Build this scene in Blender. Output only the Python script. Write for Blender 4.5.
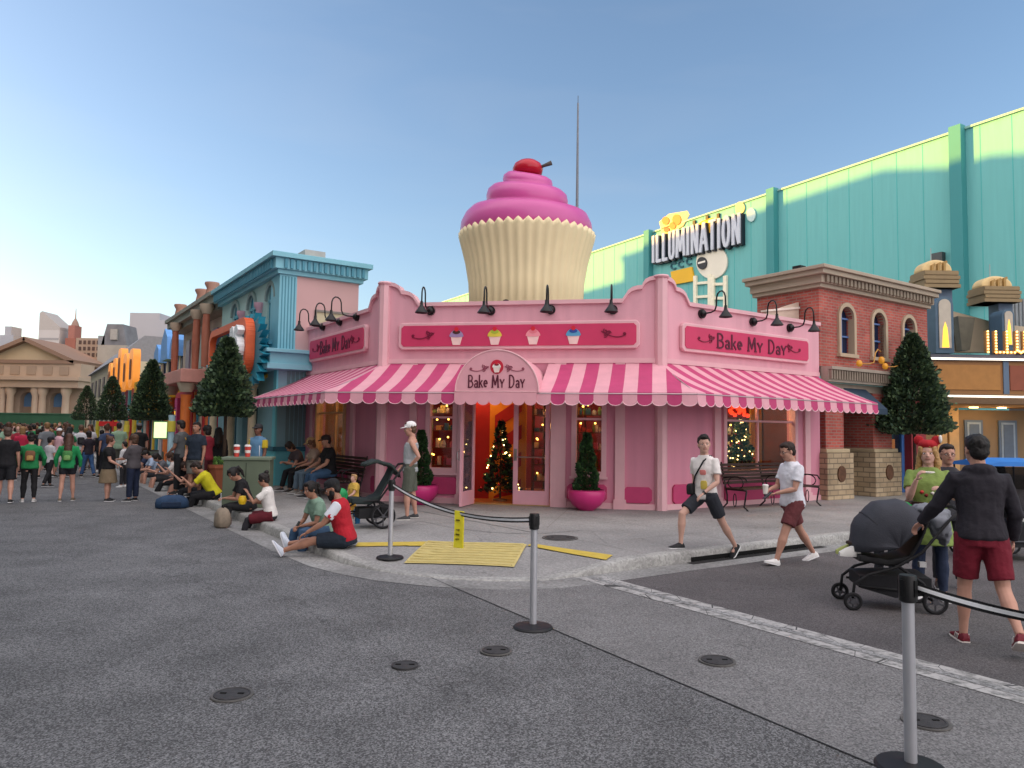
import bpy, math, random
from mathutils import Vector, Matrix, noise
random.seed(7)
C = bpy.context.scene.collection
for o in list(bpy.data.objects): bpy.data.objects.remove(o)
R_ = math.radians
S = bpy.context.scene
# ---------------------------------------------------------------- camera
FPX, CH = 740.0, 1.75
PITCH, ROLL = math.atan(46/740), 0.0145
cam = bpy.data.objects.new('camera', bpy.data.cameras.new('camera')); C.objects.link(cam)
cam.data.sensor_width = 36; cam.data.lens = FPX/1024*36
cam.data.clip_start = .05; cam.data.clip_end = 3000
RM = Matrix.Rotation(math.pi/2+PITCH, 4, 'X') @ Matrix.Rotation(ROLL, 4, 'Z')
cam.matrix_world = Matrix.Translation((0, 0, CH)) @ RM
S.camera = cam
# ---------------------------------------------------------------- light
SUN_AZ, SUN_EL = -82, 10.0            # azimuth measured from the view axis, negative = left
CLOUD_FILL = 6.2
w = bpy.data.worlds.new('World'); S.world = w; w.use_nodes = True
nt = w.node_tree; bg = nt.nodes['Background']
sky = nt.nodes.new('ShaderNodeTexSky'); sky.sky_type = 'NISHITA'; sky.sun_disc = False
sky.sun_elevation = R_(SUN_EL); sky.sun_rotation = R_(SUN_AZ)
sky.air_density = 1.0; sky.dust_density = 1.3; sky.ozone_density = 1.9; sky.altitude = 20
# added cloud-shaped fill light overhead and behind the camera (out of frame), thin veil elsewhere
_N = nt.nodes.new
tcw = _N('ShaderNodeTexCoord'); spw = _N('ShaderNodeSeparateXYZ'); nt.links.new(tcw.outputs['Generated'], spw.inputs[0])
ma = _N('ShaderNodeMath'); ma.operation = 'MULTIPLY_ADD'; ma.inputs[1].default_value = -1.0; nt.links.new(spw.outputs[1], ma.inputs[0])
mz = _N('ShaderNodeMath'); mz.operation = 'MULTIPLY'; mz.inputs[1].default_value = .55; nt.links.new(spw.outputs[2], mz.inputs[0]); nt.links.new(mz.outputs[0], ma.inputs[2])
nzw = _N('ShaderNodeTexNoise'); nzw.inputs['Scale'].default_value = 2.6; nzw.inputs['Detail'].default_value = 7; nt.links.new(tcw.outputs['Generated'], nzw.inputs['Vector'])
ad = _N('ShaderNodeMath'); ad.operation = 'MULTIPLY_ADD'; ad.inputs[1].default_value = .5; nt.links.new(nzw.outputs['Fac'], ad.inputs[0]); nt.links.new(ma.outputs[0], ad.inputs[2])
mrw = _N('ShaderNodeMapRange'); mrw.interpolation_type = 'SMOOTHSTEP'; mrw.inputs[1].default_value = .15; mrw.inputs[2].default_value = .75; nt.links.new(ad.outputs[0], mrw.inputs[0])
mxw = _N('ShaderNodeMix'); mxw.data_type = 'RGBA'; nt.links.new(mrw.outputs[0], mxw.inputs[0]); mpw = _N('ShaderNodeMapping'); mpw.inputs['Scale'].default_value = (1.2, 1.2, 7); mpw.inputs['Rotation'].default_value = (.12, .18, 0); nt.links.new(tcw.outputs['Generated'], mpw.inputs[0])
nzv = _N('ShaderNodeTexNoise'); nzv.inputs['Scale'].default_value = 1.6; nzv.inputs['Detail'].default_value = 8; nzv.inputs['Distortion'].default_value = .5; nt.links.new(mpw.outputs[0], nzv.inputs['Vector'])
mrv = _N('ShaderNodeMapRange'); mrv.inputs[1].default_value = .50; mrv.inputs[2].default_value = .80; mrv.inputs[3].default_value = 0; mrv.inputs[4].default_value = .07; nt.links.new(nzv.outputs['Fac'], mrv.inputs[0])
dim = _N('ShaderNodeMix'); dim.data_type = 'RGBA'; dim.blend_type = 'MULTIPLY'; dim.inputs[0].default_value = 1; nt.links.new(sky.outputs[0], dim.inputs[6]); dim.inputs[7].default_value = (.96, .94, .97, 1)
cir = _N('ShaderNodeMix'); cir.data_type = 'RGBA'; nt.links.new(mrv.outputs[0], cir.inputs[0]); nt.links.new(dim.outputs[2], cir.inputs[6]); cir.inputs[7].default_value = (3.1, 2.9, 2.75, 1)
nt.links.new(cir.outputs[2], mxw.inputs[6]); mxw.inputs[7].default_value = (CLOUD_FILL*1.06, CLOUD_FILL*.99, CLOUD_FILL*1.0, 1)
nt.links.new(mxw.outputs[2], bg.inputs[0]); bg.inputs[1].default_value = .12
sd = Vector((math.sin(R_(SUN_AZ))*math.cos(R_(SUN_EL)), math.cos(R_(SUN_AZ))*math.cos(R_(SUN_EL)), math.sin(R_(SUN_EL))))
sl = bpy.data.lights.new('sun', 'SUN'); sl.energy = 5.0; sl.angle = R_(.5); sl.color = (1, .50, .05)
so = bpy.data.objects.new('sun', sl); C.objects.link(so); so.rotation_euler = sd.to_track_quat('Z', 'Y').to_euler()
S.view_settings.view_transform = 'Standard'; S.view_settings.look = 'None'
S.view_settings.exposure = 1.38; S.view_settings.gamma = 1
# ---------------------------------------------------------------- pixel helpers (design-time measuring)
RI = RM.to_3x3()
def ray(px, py): return RI @ Vector(((px-512)/FPX, -(py-384)/FPX, -1))
def G(px, py, z=0):
    d = ray(px, py); t = (z-CH)/d.z
    return Vector((d.x*t, d.y*t, z))
def AT(px, py, Y):
    d = ray(px, py); t = Y/d.y
    return Vector((d.x*t, Y, CH+d.z*t))
def proj(P):
    q = RI.transposed() @ (Vector(P)-Vector((0, 0, CH)))
    return (512-FPX*q.x/q.z, 384+FPX*q.y/q.z)
# ---------------------------------------------------------------- materials
def hx(h):
    h = h.lstrip('#'); r = []
    for i in (0, 2, 4):
        c = int(h[i:i+2], 16)/255
        r.append(c/12.92 if c <= .04045 else ((c+.055)/1.055)**2.4)
    return r
_mc = {}
def M(col, rough=.65, var=.10, sc=5, bump=0, bsc=60, metal=0, emit=0, ecol=None, spec=.4):
    key = (col if isinstance(col, str) else tuple(col), rough, var, sc, bump, bsc, metal, emit, spec)
    if key in _mc: return _mc[key]
    c = hx(col) if isinstance(col, str) else list(col)
    m = bpy.data.materials.new('mat'); m.use_nodes = True; n = m.node_tree; L = n.links
    b = n.nodes['Principled BSDF']; b.inputs['Roughness'].default_value = rough; b.inputs['Metallic'].default_value = metal
    b.inputs['Specular IOR Level'].default_value = spec
    tc = n.nodes.new('ShaderNodeTexCoord'); nz = n.nodes.new('ShaderNodeTexNoise'); nz.inputs['Scale'].default_value = sc; nz.inputs['Detail'].default_value = 5
    L.new(tc.outputs['Object'], nz.inputs['Vector'])
    mr = n.nodes.new('ShaderNodeMapRange'); mr.inputs[1].default_value = .25; mr.inputs[2].default_value = .75
    mr.inputs[3].default_value = 1-var; mr.inputs[4].default_value = 1+var
    L.new(nz.outputs['Fac'], mr.inputs[0])
    hs = n.nodes.new('ShaderNodeHueSaturation'); hs.inputs['Color'].default_value = (*c, 1); L.new(mr.outputs[0], hs.inputs['Value'])
    L.new(hs.outputs[0], b.inputs['Base Color'])
    if bump:
        n2 = n.nodes.new('ShaderNodeTexNoise'); n2.inputs['Scale'].default_value = bsc; n2.inputs['Detail'].default_value = 3
        L.new(tc.outputs['Object'], n2.inputs['Vector'])
        bp = n.nodes.new('ShaderNodeBump'); bp.inputs['Strength'].default_value = bump; bp.inputs['Distance'].default_value = .02
        L.new(n2.outputs['Fac'], bp.inputs['Height']); L.new(bp.outputs[0], b.inputs['Normal'])
    if emit:
        b.inputs['Emission Color'].default_value = (*(hx(ecol) if ecol else c), 1); b.inputs['Emission Strength'].default_value = emit
    _mc[key] = m; return m
def nodes_mat(fn):
    m = bpy.data.materials.new('mat'); m.use_nodes = True; n = m.node_tree
    fn(n, n.nodes['Principled BSDF'], n.links); return m
def ground_mat(dark, light, sc1, patch, bump, tint=(1, 1, 1), cracks=0, stain=.25, lo=.36, hi=.66):
    def fn(n, b, L):
        N = n.nodes.new
        tc = N('ShaderNodeTexCoord')
        a = N('ShaderNodeTexNoise'); a.inputs['Scale'].default_value = sc1; a.inputs['Detail'].default_value = 2; a.inputs['Roughness'].default_value = .8
        v = N('ShaderNodeTexVoronoi'); v.inputs['Scale'].default_value = sc1*1.1
        p = N('ShaderNodeTexNoise'); p.inputs['Scale'].default_value = patch; p.inputs['Detail'].default_value = 6
        p2 = N('ShaderNodeTexNoise'); p2.inputs['Scale'].default_value = patch*.22; p2.inputs['Detail'].default_value = 5; p2.inputs['Distortion'].default_value = .6
        for x in (a, v, p, p2): L.new(tc.outputs['Object'], x.inputs['Vector'])
        r = N('ShaderNodeValToRGB'); e = r.color_ramp.elements
        e[0].position = lo; e[0].color = (*[dark*t for t in tint], 1); e[1].position = hi; e[1].color = (*[light*t for t in tint], 1)
        mx = N('ShaderNodeMix'); mx.data_type = 'FLOAT'; mx.inputs[0].default_value = .45
        L.new(a.outputs['Fac'], mx.inputs[2]); L.new(v.outputs['Color'], mx.inputs[3]); L.new(mx.outputs[0], r.inputs[0])
        m1 = N('ShaderNodeMapRange'); m1.inputs[1].default_value = .3; m1.inputs[2].default_value = .7; m1.inputs[3].default_value = 1-stain; m1.inputs[4].default_value = 1+stain
        L.new(p.outputs['Fac'], m1.inputs[0])
        m2 = N('ShaderNodeMapRange'); m2.inputs[1].default_value = .35; m2.inputs[2].default_value = .65; m2.inputs[3].default_value = 1-stain*.7; m2.inputs[4].default_value = 1+stain*.7
        L.new(p2.outputs['Fac'], m2.inputs[0])
        mm = N('ShaderNodeMath'); mm.operation = 'MULTIPLY'; L.new(m1.outputs[0], mm.inputs[0]); L.new(m2.outputs[0], mm.inputs[1])
        if cracks:
            vc = N('ShaderNodeTexVoronoi'); vc.feature = 'DISTANCE_TO_EDGE'; vc.inputs['Scale'].default_value = cracks
            nd = N('ShaderNodeTexNoise'); nd.inputs['Scale'].default_value = 2.2; nd.inputs['Detail'].default_value = 6; L.new(tc.outputs['Object'], nd.inputs['Vector'])
            va = N('ShaderNodeVectorMath'); va.operation = 'SCALE'; va.inputs[3].default_value = .9; L.new(nd.outputs['Color'], va.inputs[0])
            vb = N('ShaderNodeVectorMath'); L.new(tc.outputs['Object'], vb.inputs[0]); L.new(va.outputs[0], vb.inputs[1]); L.new(vb.outputs[0], vc.inputs['Vector'])
            cm = N('ShaderNodeMapRange'); cm.inputs[1].default_value = .0008; cm.inputs[2].default_value = .003; cm.inputs[3].default_value = .72; cm.inputs[4].default_value = 1; L.new(vc.outputs['Distance'], cm.inputs[0])
            # oil and gum spots
            vs = N('ShaderNodeTexVoronoi'); vs.inputs['Scale'].default_value = 1.7; vs.inputs['Randomness'].default_value = 1; L.new(vb.outputs[0], vs.inputs['Vector'])
            sm = N('ShaderNodeMapRange'); sm.inputs[1].default_value = .03; sm.inputs[2].default_value = .075; sm.inputs[3].default_value = .82; sm.inputs[4].default_value = 1; L.new(vs.outputs['Distance'], sm.inputs[0])
            m3 = N('ShaderNodeMath'); m3.operation = 'MULTIPLY'; L.new(cm.outputs[0], m3.inputs[0]); L.new(sm.outputs[0], m3.inputs[1])
            m4 = N('ShaderNodeMath'); m4.operation = 'MULTIPLY'; L.new(mm.outputs[0], m4.inputs[0]); L.new(m3.outputs[0], m4.inputs[1]); mm = m4
        hs = N('ShaderNodeHueSaturation'); L.new(r.outputs[0], hs.inputs['Color']); L.new(mm.outputs[0], hs.inputs['Value'])
        L.new(hs.outputs[0], b.inputs['Base Color']); b.inputs['Roughness'].default_value = .85; b.inputs['Specular IOR Level'].default_value = .3
        bp = N('ShaderNodeBump'); bp.inputs['Strength'].default_value = bump; bp.inputs['Distance'].default_value = .01
        L.new(mx.outputs[0], bp.inputs['Height']); L.new(bp.outputs[0], b.inputs['Normal'])
    return nodes_mat(fn)
def wall_mat(col, streak=.10, rough=.65, stain='#7a6a66', amt=.22):   # painted wall with vertical rain streaks, blotches and scuffs
    def fn(n, b, L):
        N = n.nodes.new; tc = N('ShaderNodeTexCoord'); mp = N('ShaderNodeMapping'); mp.inputs['Scale'].default_value = (5, 5, .35); L.new(tc.outputs['Object'], mp.inputs[0])
        a = N('ShaderNodeTexNoise'); a.inputs['Scale'].default_value = 1; a.inputs['Detail'].default_value = 6; L.new(mp.outputs[0], a.inputs['Vector'])
        c = N('ShaderNodeTexNoise'); c.inputs['Scale'].default_value = 1.3; c.inputs['Detail'].default_value = 8; c.inputs['Roughness'].default_value = .65; L.new(tc.outputs['Object'], c.inputs['Vector'])
        m1 = N('ShaderNodeMapRange'); m1.inputs[1].default_value = .3; m1.inputs[2].default_value = .7; m1.inputs[3].default_value = 1-streak; m1.inputs[4].default_value = 1+streak*.6; L.new(a.outputs['Fac'], m1.inputs[0])
        hs = N('ShaderNodeHueSaturation'); hs.inputs['Color'].default_value = (*(hx(col) if isinstance(col, str) else col), 1); L.new(m1.outputs[0], hs.inputs['Value'])
        m2 = N('ShaderNodeMapRange'); m2.inputs[1].default_value = .56; m2.inputs[2].default_value = .78; m2.inputs[3].default_value = 0; m2.inputs[4].default_value = amt; L.new(c.outputs['Fac'], m2.inputs[0])
        mx = N('ShaderNodeMix'); mx.data_type = 'RGBA'; L.new(m2.outputs[0], mx.inputs[0]); L.new(hs.outputs[0], mx.inputs[6]); mx.inputs[7].default_value = (*hx(stain), 1)
        L.new(mx.outputs[2], b.inputs['Base Color']); b.inputs['Roughness'].default_value = rough
        f = N('ShaderNodeTexNoise'); f.inputs['Scale'].default_value = 35; f.inputs['Detail'].default_value = 4; L.new(tc.outputs['Object'], f.inputs['Vector'])
        bp = N('ShaderNodeBump'); bp.inputs['Strength'].default_value = .12; bp.inputs['Distance'].default_value = .02; L.new(f.outputs['Fac'], bp.inputs['Height']); L.new(bp.outputs[0], b.inputs['Normal'])
    return nodes_mat(fn)
def brick_mat(c1, c2, mortar, bw=.22, bh=.075, ms=.012):
    def fn(n, b, L):
        N = n.nodes.new; tc = N('ShaderNodeTexCoord'); sp = N('ShaderNodeSeparateXYZ'); L.new(tc.outputs['Object'], sp.inputs[0])
        ad = N('ShaderNodeMath'); L.new(sp.outputs[0], ad.inputs[0]); L.new(sp.outputs[1], ad.inputs[1])
        cb = N('ShaderNodeCombineXYZ'); L.new(ad.outputs[0], cb.inputs[0]); L.new(sp.outputs[2], cb.inputs[1])
        br = N('ShaderNodeTexBrick'); L.new(cb.outputs[0], br.inputs['Vector']); br.inputs['Scale'].default_value = 1
        br.inputs['Brick Width'].default_value = bw; br.inputs['Row Height'].default_value = bh; br.inputs['Mortar Size'].default_value = ms
        br.inputs['Color1'].default_value = (*hx(c1), 1); br.inputs['Color2'].default_value = (*hx(c2), 1); br.inputs['Mortar'].default_value = (*hx(mortar), 1)
        nz = N('ShaderNodeTexNoise'); nz.inputs['Scale'].default_value = 1.7; nz.inputs['Detail'].default_value = 6; L.new(tc.outputs['Object'], nz.inputs['Vector'])
        mr = N('ShaderNodeMapRange'); mr.inputs[1].default_value = .3; mr.inputs[2].default_value = .7; mr.inputs[3].default_value = .75; mr.inputs[4].default_value = 1.25; L.new(nz.outputs['Fac'], mr.inputs[0])
        hs = N('ShaderNodeHueSaturation'); L.new(br.outputs['Color'], hs.inputs['Color']); L.new(mr.outputs[0], hs.inputs['Value']); L.new(hs.outputs[0], b.inputs['Base Color'])
        b.inputs['Roughness'].default_value = .85
        bp = N('ShaderNodeBump'); bp.inputs['Strength'].default_value = .5; bp.inputs['Distance'].default_value = .01; bp.invert = True
        L.new(br.outputs['Fac'], bp.inputs['Height']); L.new(bp.outputs[0], b.inputs['Normal'])
    return nodes_mat(fn)
def glass_mat(tint=(.9, .95, 1), refl=.12):
    def fn(n, b, L):
        N = n.nodes.new; out = n.nodes['Material Output']
        t = N('ShaderNodeBsdfTransparent'); t.inputs[0].default_value = (*tint, 1)
        g = N('ShaderNodeBsdfGlossy'); g.inputs['Roughness'].default_value = .04
        fr = N('ShaderNodeLayerWeight'); pw = N('ShaderNodeMath'); pw.operation = 'POWER'; pw.inputs[1].default_value = 4; L.new(fr.outputs['Facing'], pw.inputs[0])
        ad = N('ShaderNodeMath'); ad.inputs[1].default_value = refl; L.new(pw.outputs[0], ad.inputs[0])
        mx = N('ShaderNodeMixShader'); L.new(ad.outputs[0], mx.inputs[0]); L.new(t.outputs[0], mx.inputs[1]); L.new(g.outputs[0], mx.inputs[2])
        L.new(mx.outputs[0], out.inputs[0])
    return nodes_mat(fn)
# ---------------------------------------------------------------- mesh builder
WM = {}
class MB:
    def __init__(s, m=None): s.v = []; s.f = []; s.m = []; s.M = m.copy() if m else Matrix(); s.mi = 0
    def add(s, vs, fs):
        o = len(s.v); s.v += [s.M @ Vector(v) for v in vs]
        for f in fs: s.f.append(tuple(i+o for i in f)); s.m.append(s.mi)
        return s
    def box(s, x0, y0, z0, x1, y1, z1):
        x0, x1 = min(x0, x1), max(x0, x1); y0, y1 = min(y0, y1), max(y0, y1); z0, z1 = min(z0, z1), max(z0, z1)
        return s.add([(x0, y0, z0), (x1, y0, z0), (x1, y1, z0), (x0, y1, z0), (x0, y0, z1), (x1, y0, z1), (x1, y1, z1), (x0, y1, z1)],
              [(0, 3, 2, 1), (4, 5, 6, 7), (0, 1, 5, 4), (1, 2, 6, 5), (2, 3, 7, 6), (3, 0, 4, 7)])
    def rbox(s, x0, y0, z0, x1, y1, z1, c=.02):    # box with chamfered vertical + top/bottom edges
        P = [(x0+c, y0), (x1-c, y0), (x1, y0+c), (x1, y1-c), (x1-c, y1), (x0+c, y1), (x0, y1-c), (x0, y0+c)]
        cx, cy = (x0+x1)/2, (y0+y1)/2; sx = 1-2*c/max(.01, x1-x0)*.8; sy = 1-2*c/max(.01, y1-y0)*.8
        In = [(cx+(x-cx)*sx, cy+(y-cy)*sy) for x, y in P]
        rs = [[(x, y, z0) for x, y in In], [(x, y, z0+c) for x, y in P], [(x, y, z1-c) for x, y in P], [(x, y, z1) for x, y in In]]
        return s.rings(rs)
    def rings(s, rs, cap=True, close=False):
        n = len(rs[0]); vs = [p for r in rs for p in r]; fs = []
        for i in range(len(rs)-1):
            for j in range(n):
                k = (j+1) % n; fs.append((i*n+j, i*n+k, (i+1)*n+k, (i+1)*n+j))
        if cap: fs.append(tuple(range(n-1, -1, -1))); fs.append(tuple((len(rs)-1)*n+j for j in range(n)))
        if close:
            i = len(rs)-1
            for j in range(n): k = (j+1) % n; fs.append((i*n+j, i*n+k, k, j))
        return s.add(vs, fs)
    def prz(s, poly, z0, z1): return s.rings([[(x, y, z0) for x, y in poly], [(x, y, z1) for x, y in poly]])
    def pry(s, poly, y0, y1):   # poly in (x,z), counter-clockwise seen from -y; y0 nearer the street
        n = len(poly)
        return s.add([(x, y0, z) for x, z in poly]+[(x, y1, z) for x, z in poly],
              [tuple(range(n)), tuple(range(2*n-1, n-1, -1))]+[(i, i+n, (i+1) % n+n, (i+1) % n) for i in range(n)])
    def prx(s, poly, x0, x1):   # poly in (y,z)
        n = len(poly)
        return s.add([(x0, y, z) for y, z in poly]+[(x1, y, z) for y, z in poly],
              [tuple(range(n-1, -1, -1)), tuple(range(n, 2*n))]+[(i, (i+1) % n, (i+1) % n+n, i+n) for i in range(n)])
    def tube(s, pts, r, n=8, cap=True, flat=None):
        pts = [Vector(p) for p in pts]; k = len(pts); rr = r if isinstance(r, (list, tuple)) else [r]*k
        rs = []; up = None
        for i in range(k):
            d = (pts[min(i+1, k-1)]-pts[max(i-1, 0)]).normalized()
            if up is None:
                up = Vector((0, 0, 1)) if abs(d.z) < .9 else Vector((1, 0, 0))
            a = d.cross(up).normalized(); b = a.cross(d).normalized(); up = b
            ring = []
            for j in range(n):
                t = 2*math.pi*j/n; ra = rr[i]
                rb = ra*(flat if flat else 1)
                ring.append(pts[i]+a*math.cos(t)*ra+b*math.sin(t)*rb)
            rs.append(ring)
        return s.rings(rs, cap)
    def lathe(s, prof, c=(0, 0, 0), n=24, cap=True, rib=None):
        rs = []
        for r, z in prof:
            rs.append([(c[0]+r*math.cos(2*math.pi*j/n)*(1+(rib if rib and j % 2 else 0)), c[1]+r*math.sin(2*math.pi*j/n)*(1+(rib if rib and j % 2 else 0)), c[2]+z) for j in range(n)])
        return s.rings(rs, cap)
    def ell(s, c, r, n=12, rot=None):
        c = Vector(c); r = r if isinstance(r, (tuple, list)) else (r, r, r); rs = []
        for i in range(1, n):
            t = math.pi*i/n
            ring = []
            for j in range(n):
                a = 2*math.pi*j/n
                p = Vector((r[0]*math.sin(t)*math.cos(a), r[1]*math.sin(t)*math.sin(a), -r[2]*math.cos(t)))
                if rot: p = rot @ p
                ring.append(c+p)
            rs.append(ring)
        return s.rings(rs)
    def rib(s, pts, w, y0, y1):   # flat stroke in the xz plane
        for a, b in zip(pts[:-1], pts[1:]):
            dx, dz = b[0]-a[0], b[1]-a[1]; l = math.hypot(dx, dz) or 1e-6
            ux, uz = dx/l, dz/l; nx, nz = -uz*w/2, ux*w/2; e = w*.22
            P = [(a[0]-ux*e-nx, a[1]-uz*e-nz), (b[0]+ux*e-nx, b[1]+uz*e-nz), (b[0]+ux*e+nx, b[1]+uz*e+nz), (a[0]-ux*e+nx, a[1]-uz*e+nz)]
            y0 -= .00015
            s.pry(P, y0, y1)
        return s
    def grid_wall(s, xs, zs, y0, y1, opens):
        xs = sorted(set([round(x, 4) for x in xs]+[round(v, 4) for o in opens for v in (o[0], o[2])]))
        zs = sorted(set([round(z, 4) for z in zs]+[round(v, 4) for o in opens for v in (o[1], o[3])]))
        def solid(i, j):
            if i < 0 or j < 0 or i >= len(xs)-1 or j >= len(zs)-1: return False
            cx, cz = (xs[i]+xs[i+1])/2, (zs[j]+zs[j+1])/2
            return not any(o[0] < cx < o[2] and o[1] < cz < o[3] for o in opens)
        for i in range(len(xs)-1):
            for j in range(len(zs)-1):
                if not solid(i, j): continue
                a, b, c, d = xs[i], xs[i+1], zs[j], zs[j+1]
                V = [(a, y0, c), (b, y0, c), (b, y1, c), (a, y1, c), (a, y0, d), (b, y0, d), (b, y1, d), (a, y1, d)]
                F = [(0, 1, 5, 4), (2, 3, 7, 6)]
                if not solid(i-1, j): F.append((3, 0, 4, 7))
                if not solid(i+1, j): F.append((1, 2, 6, 5))
                if not solid(i, j-1): F.append((0, 3, 2, 1))
                if not solid(i, j+1): F.append((4, 5, 6, 7))
                s.add(V, F)
        return s
    def build(s, name, mats, parent=None, smooth=False, loc=None, bevel=0, auto=False):
        me = bpy.data.meshes.new(name)
        inv = Matrix()
        if parent: inv = WM[parent.name].inverted()
        elif loc is not None: inv = Matrix.Translation(loc).inverted()
        me.from_pydata([tuple(inv @ v) for v in s.v], [], s.f)
        mats = mats if isinstance(mats, (list, tuple)) else [mats]
        for m in mats: me.materials.append(m)
        if len(mats) > 1: me.polygons.foreach_set('material_index', s.m)
        if smooth: me.polygons.foreach_set('use_smooth', [True]*len(me.polygons))
        me.update()
        if smooth == 'auto' or auto: me.set_sharp_from_angle(angle=R_(40))
        o = bpy.data.objects.new(name, me); C.objects.link(o)
        if parent: o.parent = parent; WM[o.name] = WM[parent.name]
        else:
            if loc is not None: o.location = loc
            WM[o.name] = Matrix.Translation(loc or (0, 0, 0))
        if bevel:
            b = o.modifiers.new('b', 'BEVEL'); b.width = bevel; b.segments = 2; b.limit_method = 'ANGLE'
        return o
def tag(o, label=None, cat=None, group=None, kind=None):
    if label: o['label'] = label
    if cat: o['category'] = cat
    if group: o['group'] = group
    if kind: o['kind'] = kind
    return o
def thing(name, label, cat, loc=(0, 0, 0), rz=0, group=None):
    o = bpy.data.objects.new(name, None); C.objects.link(o); o.location = loc; o.rotation_euler = (0, 0, rz)
    o.empty_display_size = .1
    WM[o.name] = Matrix.Translation(loc) @ Matrix.Rotation(rz, 4, 'Z')
    return tag(o, label, cat, group)
def dup(root, loc, rz=0, label=None, scale=None):
    def cp(o, par):
        c = o.copy(); C.objects.link(c); c.parent = par
        for ch in list(o.children): cp(ch, c)
        return c
    r = cp(root, None); r.location = loc; r.rotation_euler = (0, 0, rz)
    if scale: r.scale = (scale,)*3 if not isinstance(scale, (tuple, list)) else scale
    if label: r['label'] = label
    return r
def frame(o, e): return Matrix.Translation((o[0], o[1], o[2] if len(o) > 2 else 0)) @ Matrix.Rotation(math.atan2(e[1], e[0]), 4, 'Z')
def FX(fr, px, py, y=0):   # pixel -> local (x,z) on the plane y of a facade frame
    inv = fr.inverted(); o = inv @ Vector((0, 0, CH)); d = inv.to_3x3() @ ray(px, py)
    t = (y-o.y)/d.y; p = o+d*t; return p.x, p.z
def lamp_point(name, loc, e, col, r=.3):
    l = bpy.data.lights.new(name, 'POINT'); l.energy = e; l.color = col; l.shadow_soft_size = r
    o = bpy.data.objects.new(name, l); C.objects.link(o); o.location = loc; return o
# ---------------------------------------------------------------- directions of the block
A34 = R_(34)
d1 = Vector((-math.sin(A34), math.cos(A34), 0)); d2 = Vector((math.cos(A34), math.sin(A34), 0))
em = Vector((math.cos(R_(11)), -math.sin(R_(11)), 0))
CR = Vector((3.08, 15.25, 0)); CL = CR-em*6.06
RLEN, LLEN = 5.48, 5.15
CE = CR+d2*RLEN; CB = CL+d1*LLEN
Fm, Fr, Fl = frame(CL, em), frame(CR, d2), frame(CB, -d1)
MLEN = 6.06
# ================================================================ GROUND
SW = .15
m_asph = ground_mat(.06, .255, 95, 1.6, .5, (1.0, 1, 1.02), stain=.18, cracks=.16, lo=.40, hi=.70)
m_asph2 = ground_mat(.105, .26, 85, 1.3, .4, (1.02, 1, 1.0), stain=.12, cracks=.35)
m_asph3 = ground_mat(.06, .14, 95, 1.3, .4, (1.06, .98, 1.0), stain=.14, cracks=.2)
m_conc = ground_mat(.24, .33, 40, .9, .15, (1, .98, .96), stain=.16, cracks=.2)
m_curb = ground_mat(.27, .40, 30, 1.4, .2, (1, .99, .95), stain=.2)
g = MB(); g.add([(-400, -60, 0), (400, -60, 0), (400, 900, 0), (-400, 900, 0)], [(0, 1, 2, 3)])
tag(g.build('road', m_asph), kind='structure')
# curb line (outer edge on the road)
cl = [Vector((-3.04, 10.85, 0))+d1*t for t in (90, 60, 40, 25, 15, 10, 6, 3, 1, 0)]
cl += [G(*q) for q in ((340, 563), (370, 570), (400, 575), (450, 580), (500, 582), (545, 581), (580, 577))]
c0 = G(625, 571)
_cl2 = []
for a_, b_ in zip(cl[9:-1], cl[10:]): _cl2 += [a_, a_.lerp(b_, 1/3), a_.lerp(b_, 2/3)]
cl = cl[:9]+_cl2+[cl[-1]]
cl += [c0+d2*t for t in (0, .6, 1.5, 3, 5, 8, 12, 20, 40)]
def ht(i):
    p = proj(cl[i])[0]
    if p < 300 or p > 640: return SW
    if p < 400: return SW-(SW-.02)*min(1, (p-300)/80)
    if p > 560: return .02+(SW-.02)*min(1, (p-560)/70)
    return .02
def off(i, d):
    a, b = cl[max(i-1, 0)], cl[min(i+1, len(cl)-1)]
    t = (b-a).normalized(); return cl[i]+Vector((-t.y, t.x, 0))*d
hh = [ht(i) for i in range(len(cl))]
# concrete gutter
g = MB(); vs = []
for i in range(len(cl)): a = off(i, -.42); vs += [(a.x, a.y, .004), (cl[i].x, cl[i].y, .004)]
g.add(vs, [(2*i, 2*i+2, 2*i+3, 2*i+1) for i in range(len(cl)-1)])
tag(g.build('gutter', ground_mat(.2, .3, 30, 1.4, .2, (1, .99, .97), stain=.2)), kind='structure')
# kerb (front face, rounded lip, top)
g = MB(); prof = lambda h: [(0, 0), (.012, h*.8), (.035, h*.97), (.07, h), (.18, h)]
vs = []
for i in range(len(cl)):
    for d, z in prof(hh[i]): a = off(i, d); vs.append((a.x, a.y, z))
g.add(vs, [(5*i+j, 5*i+5+j, 5*i+6+j, 5*i+1+j) for i in range(len(cl)-1) for j in range(4)])
tag(g.build('kerb', m_curb, smooth=True), kind='structure')
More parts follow.
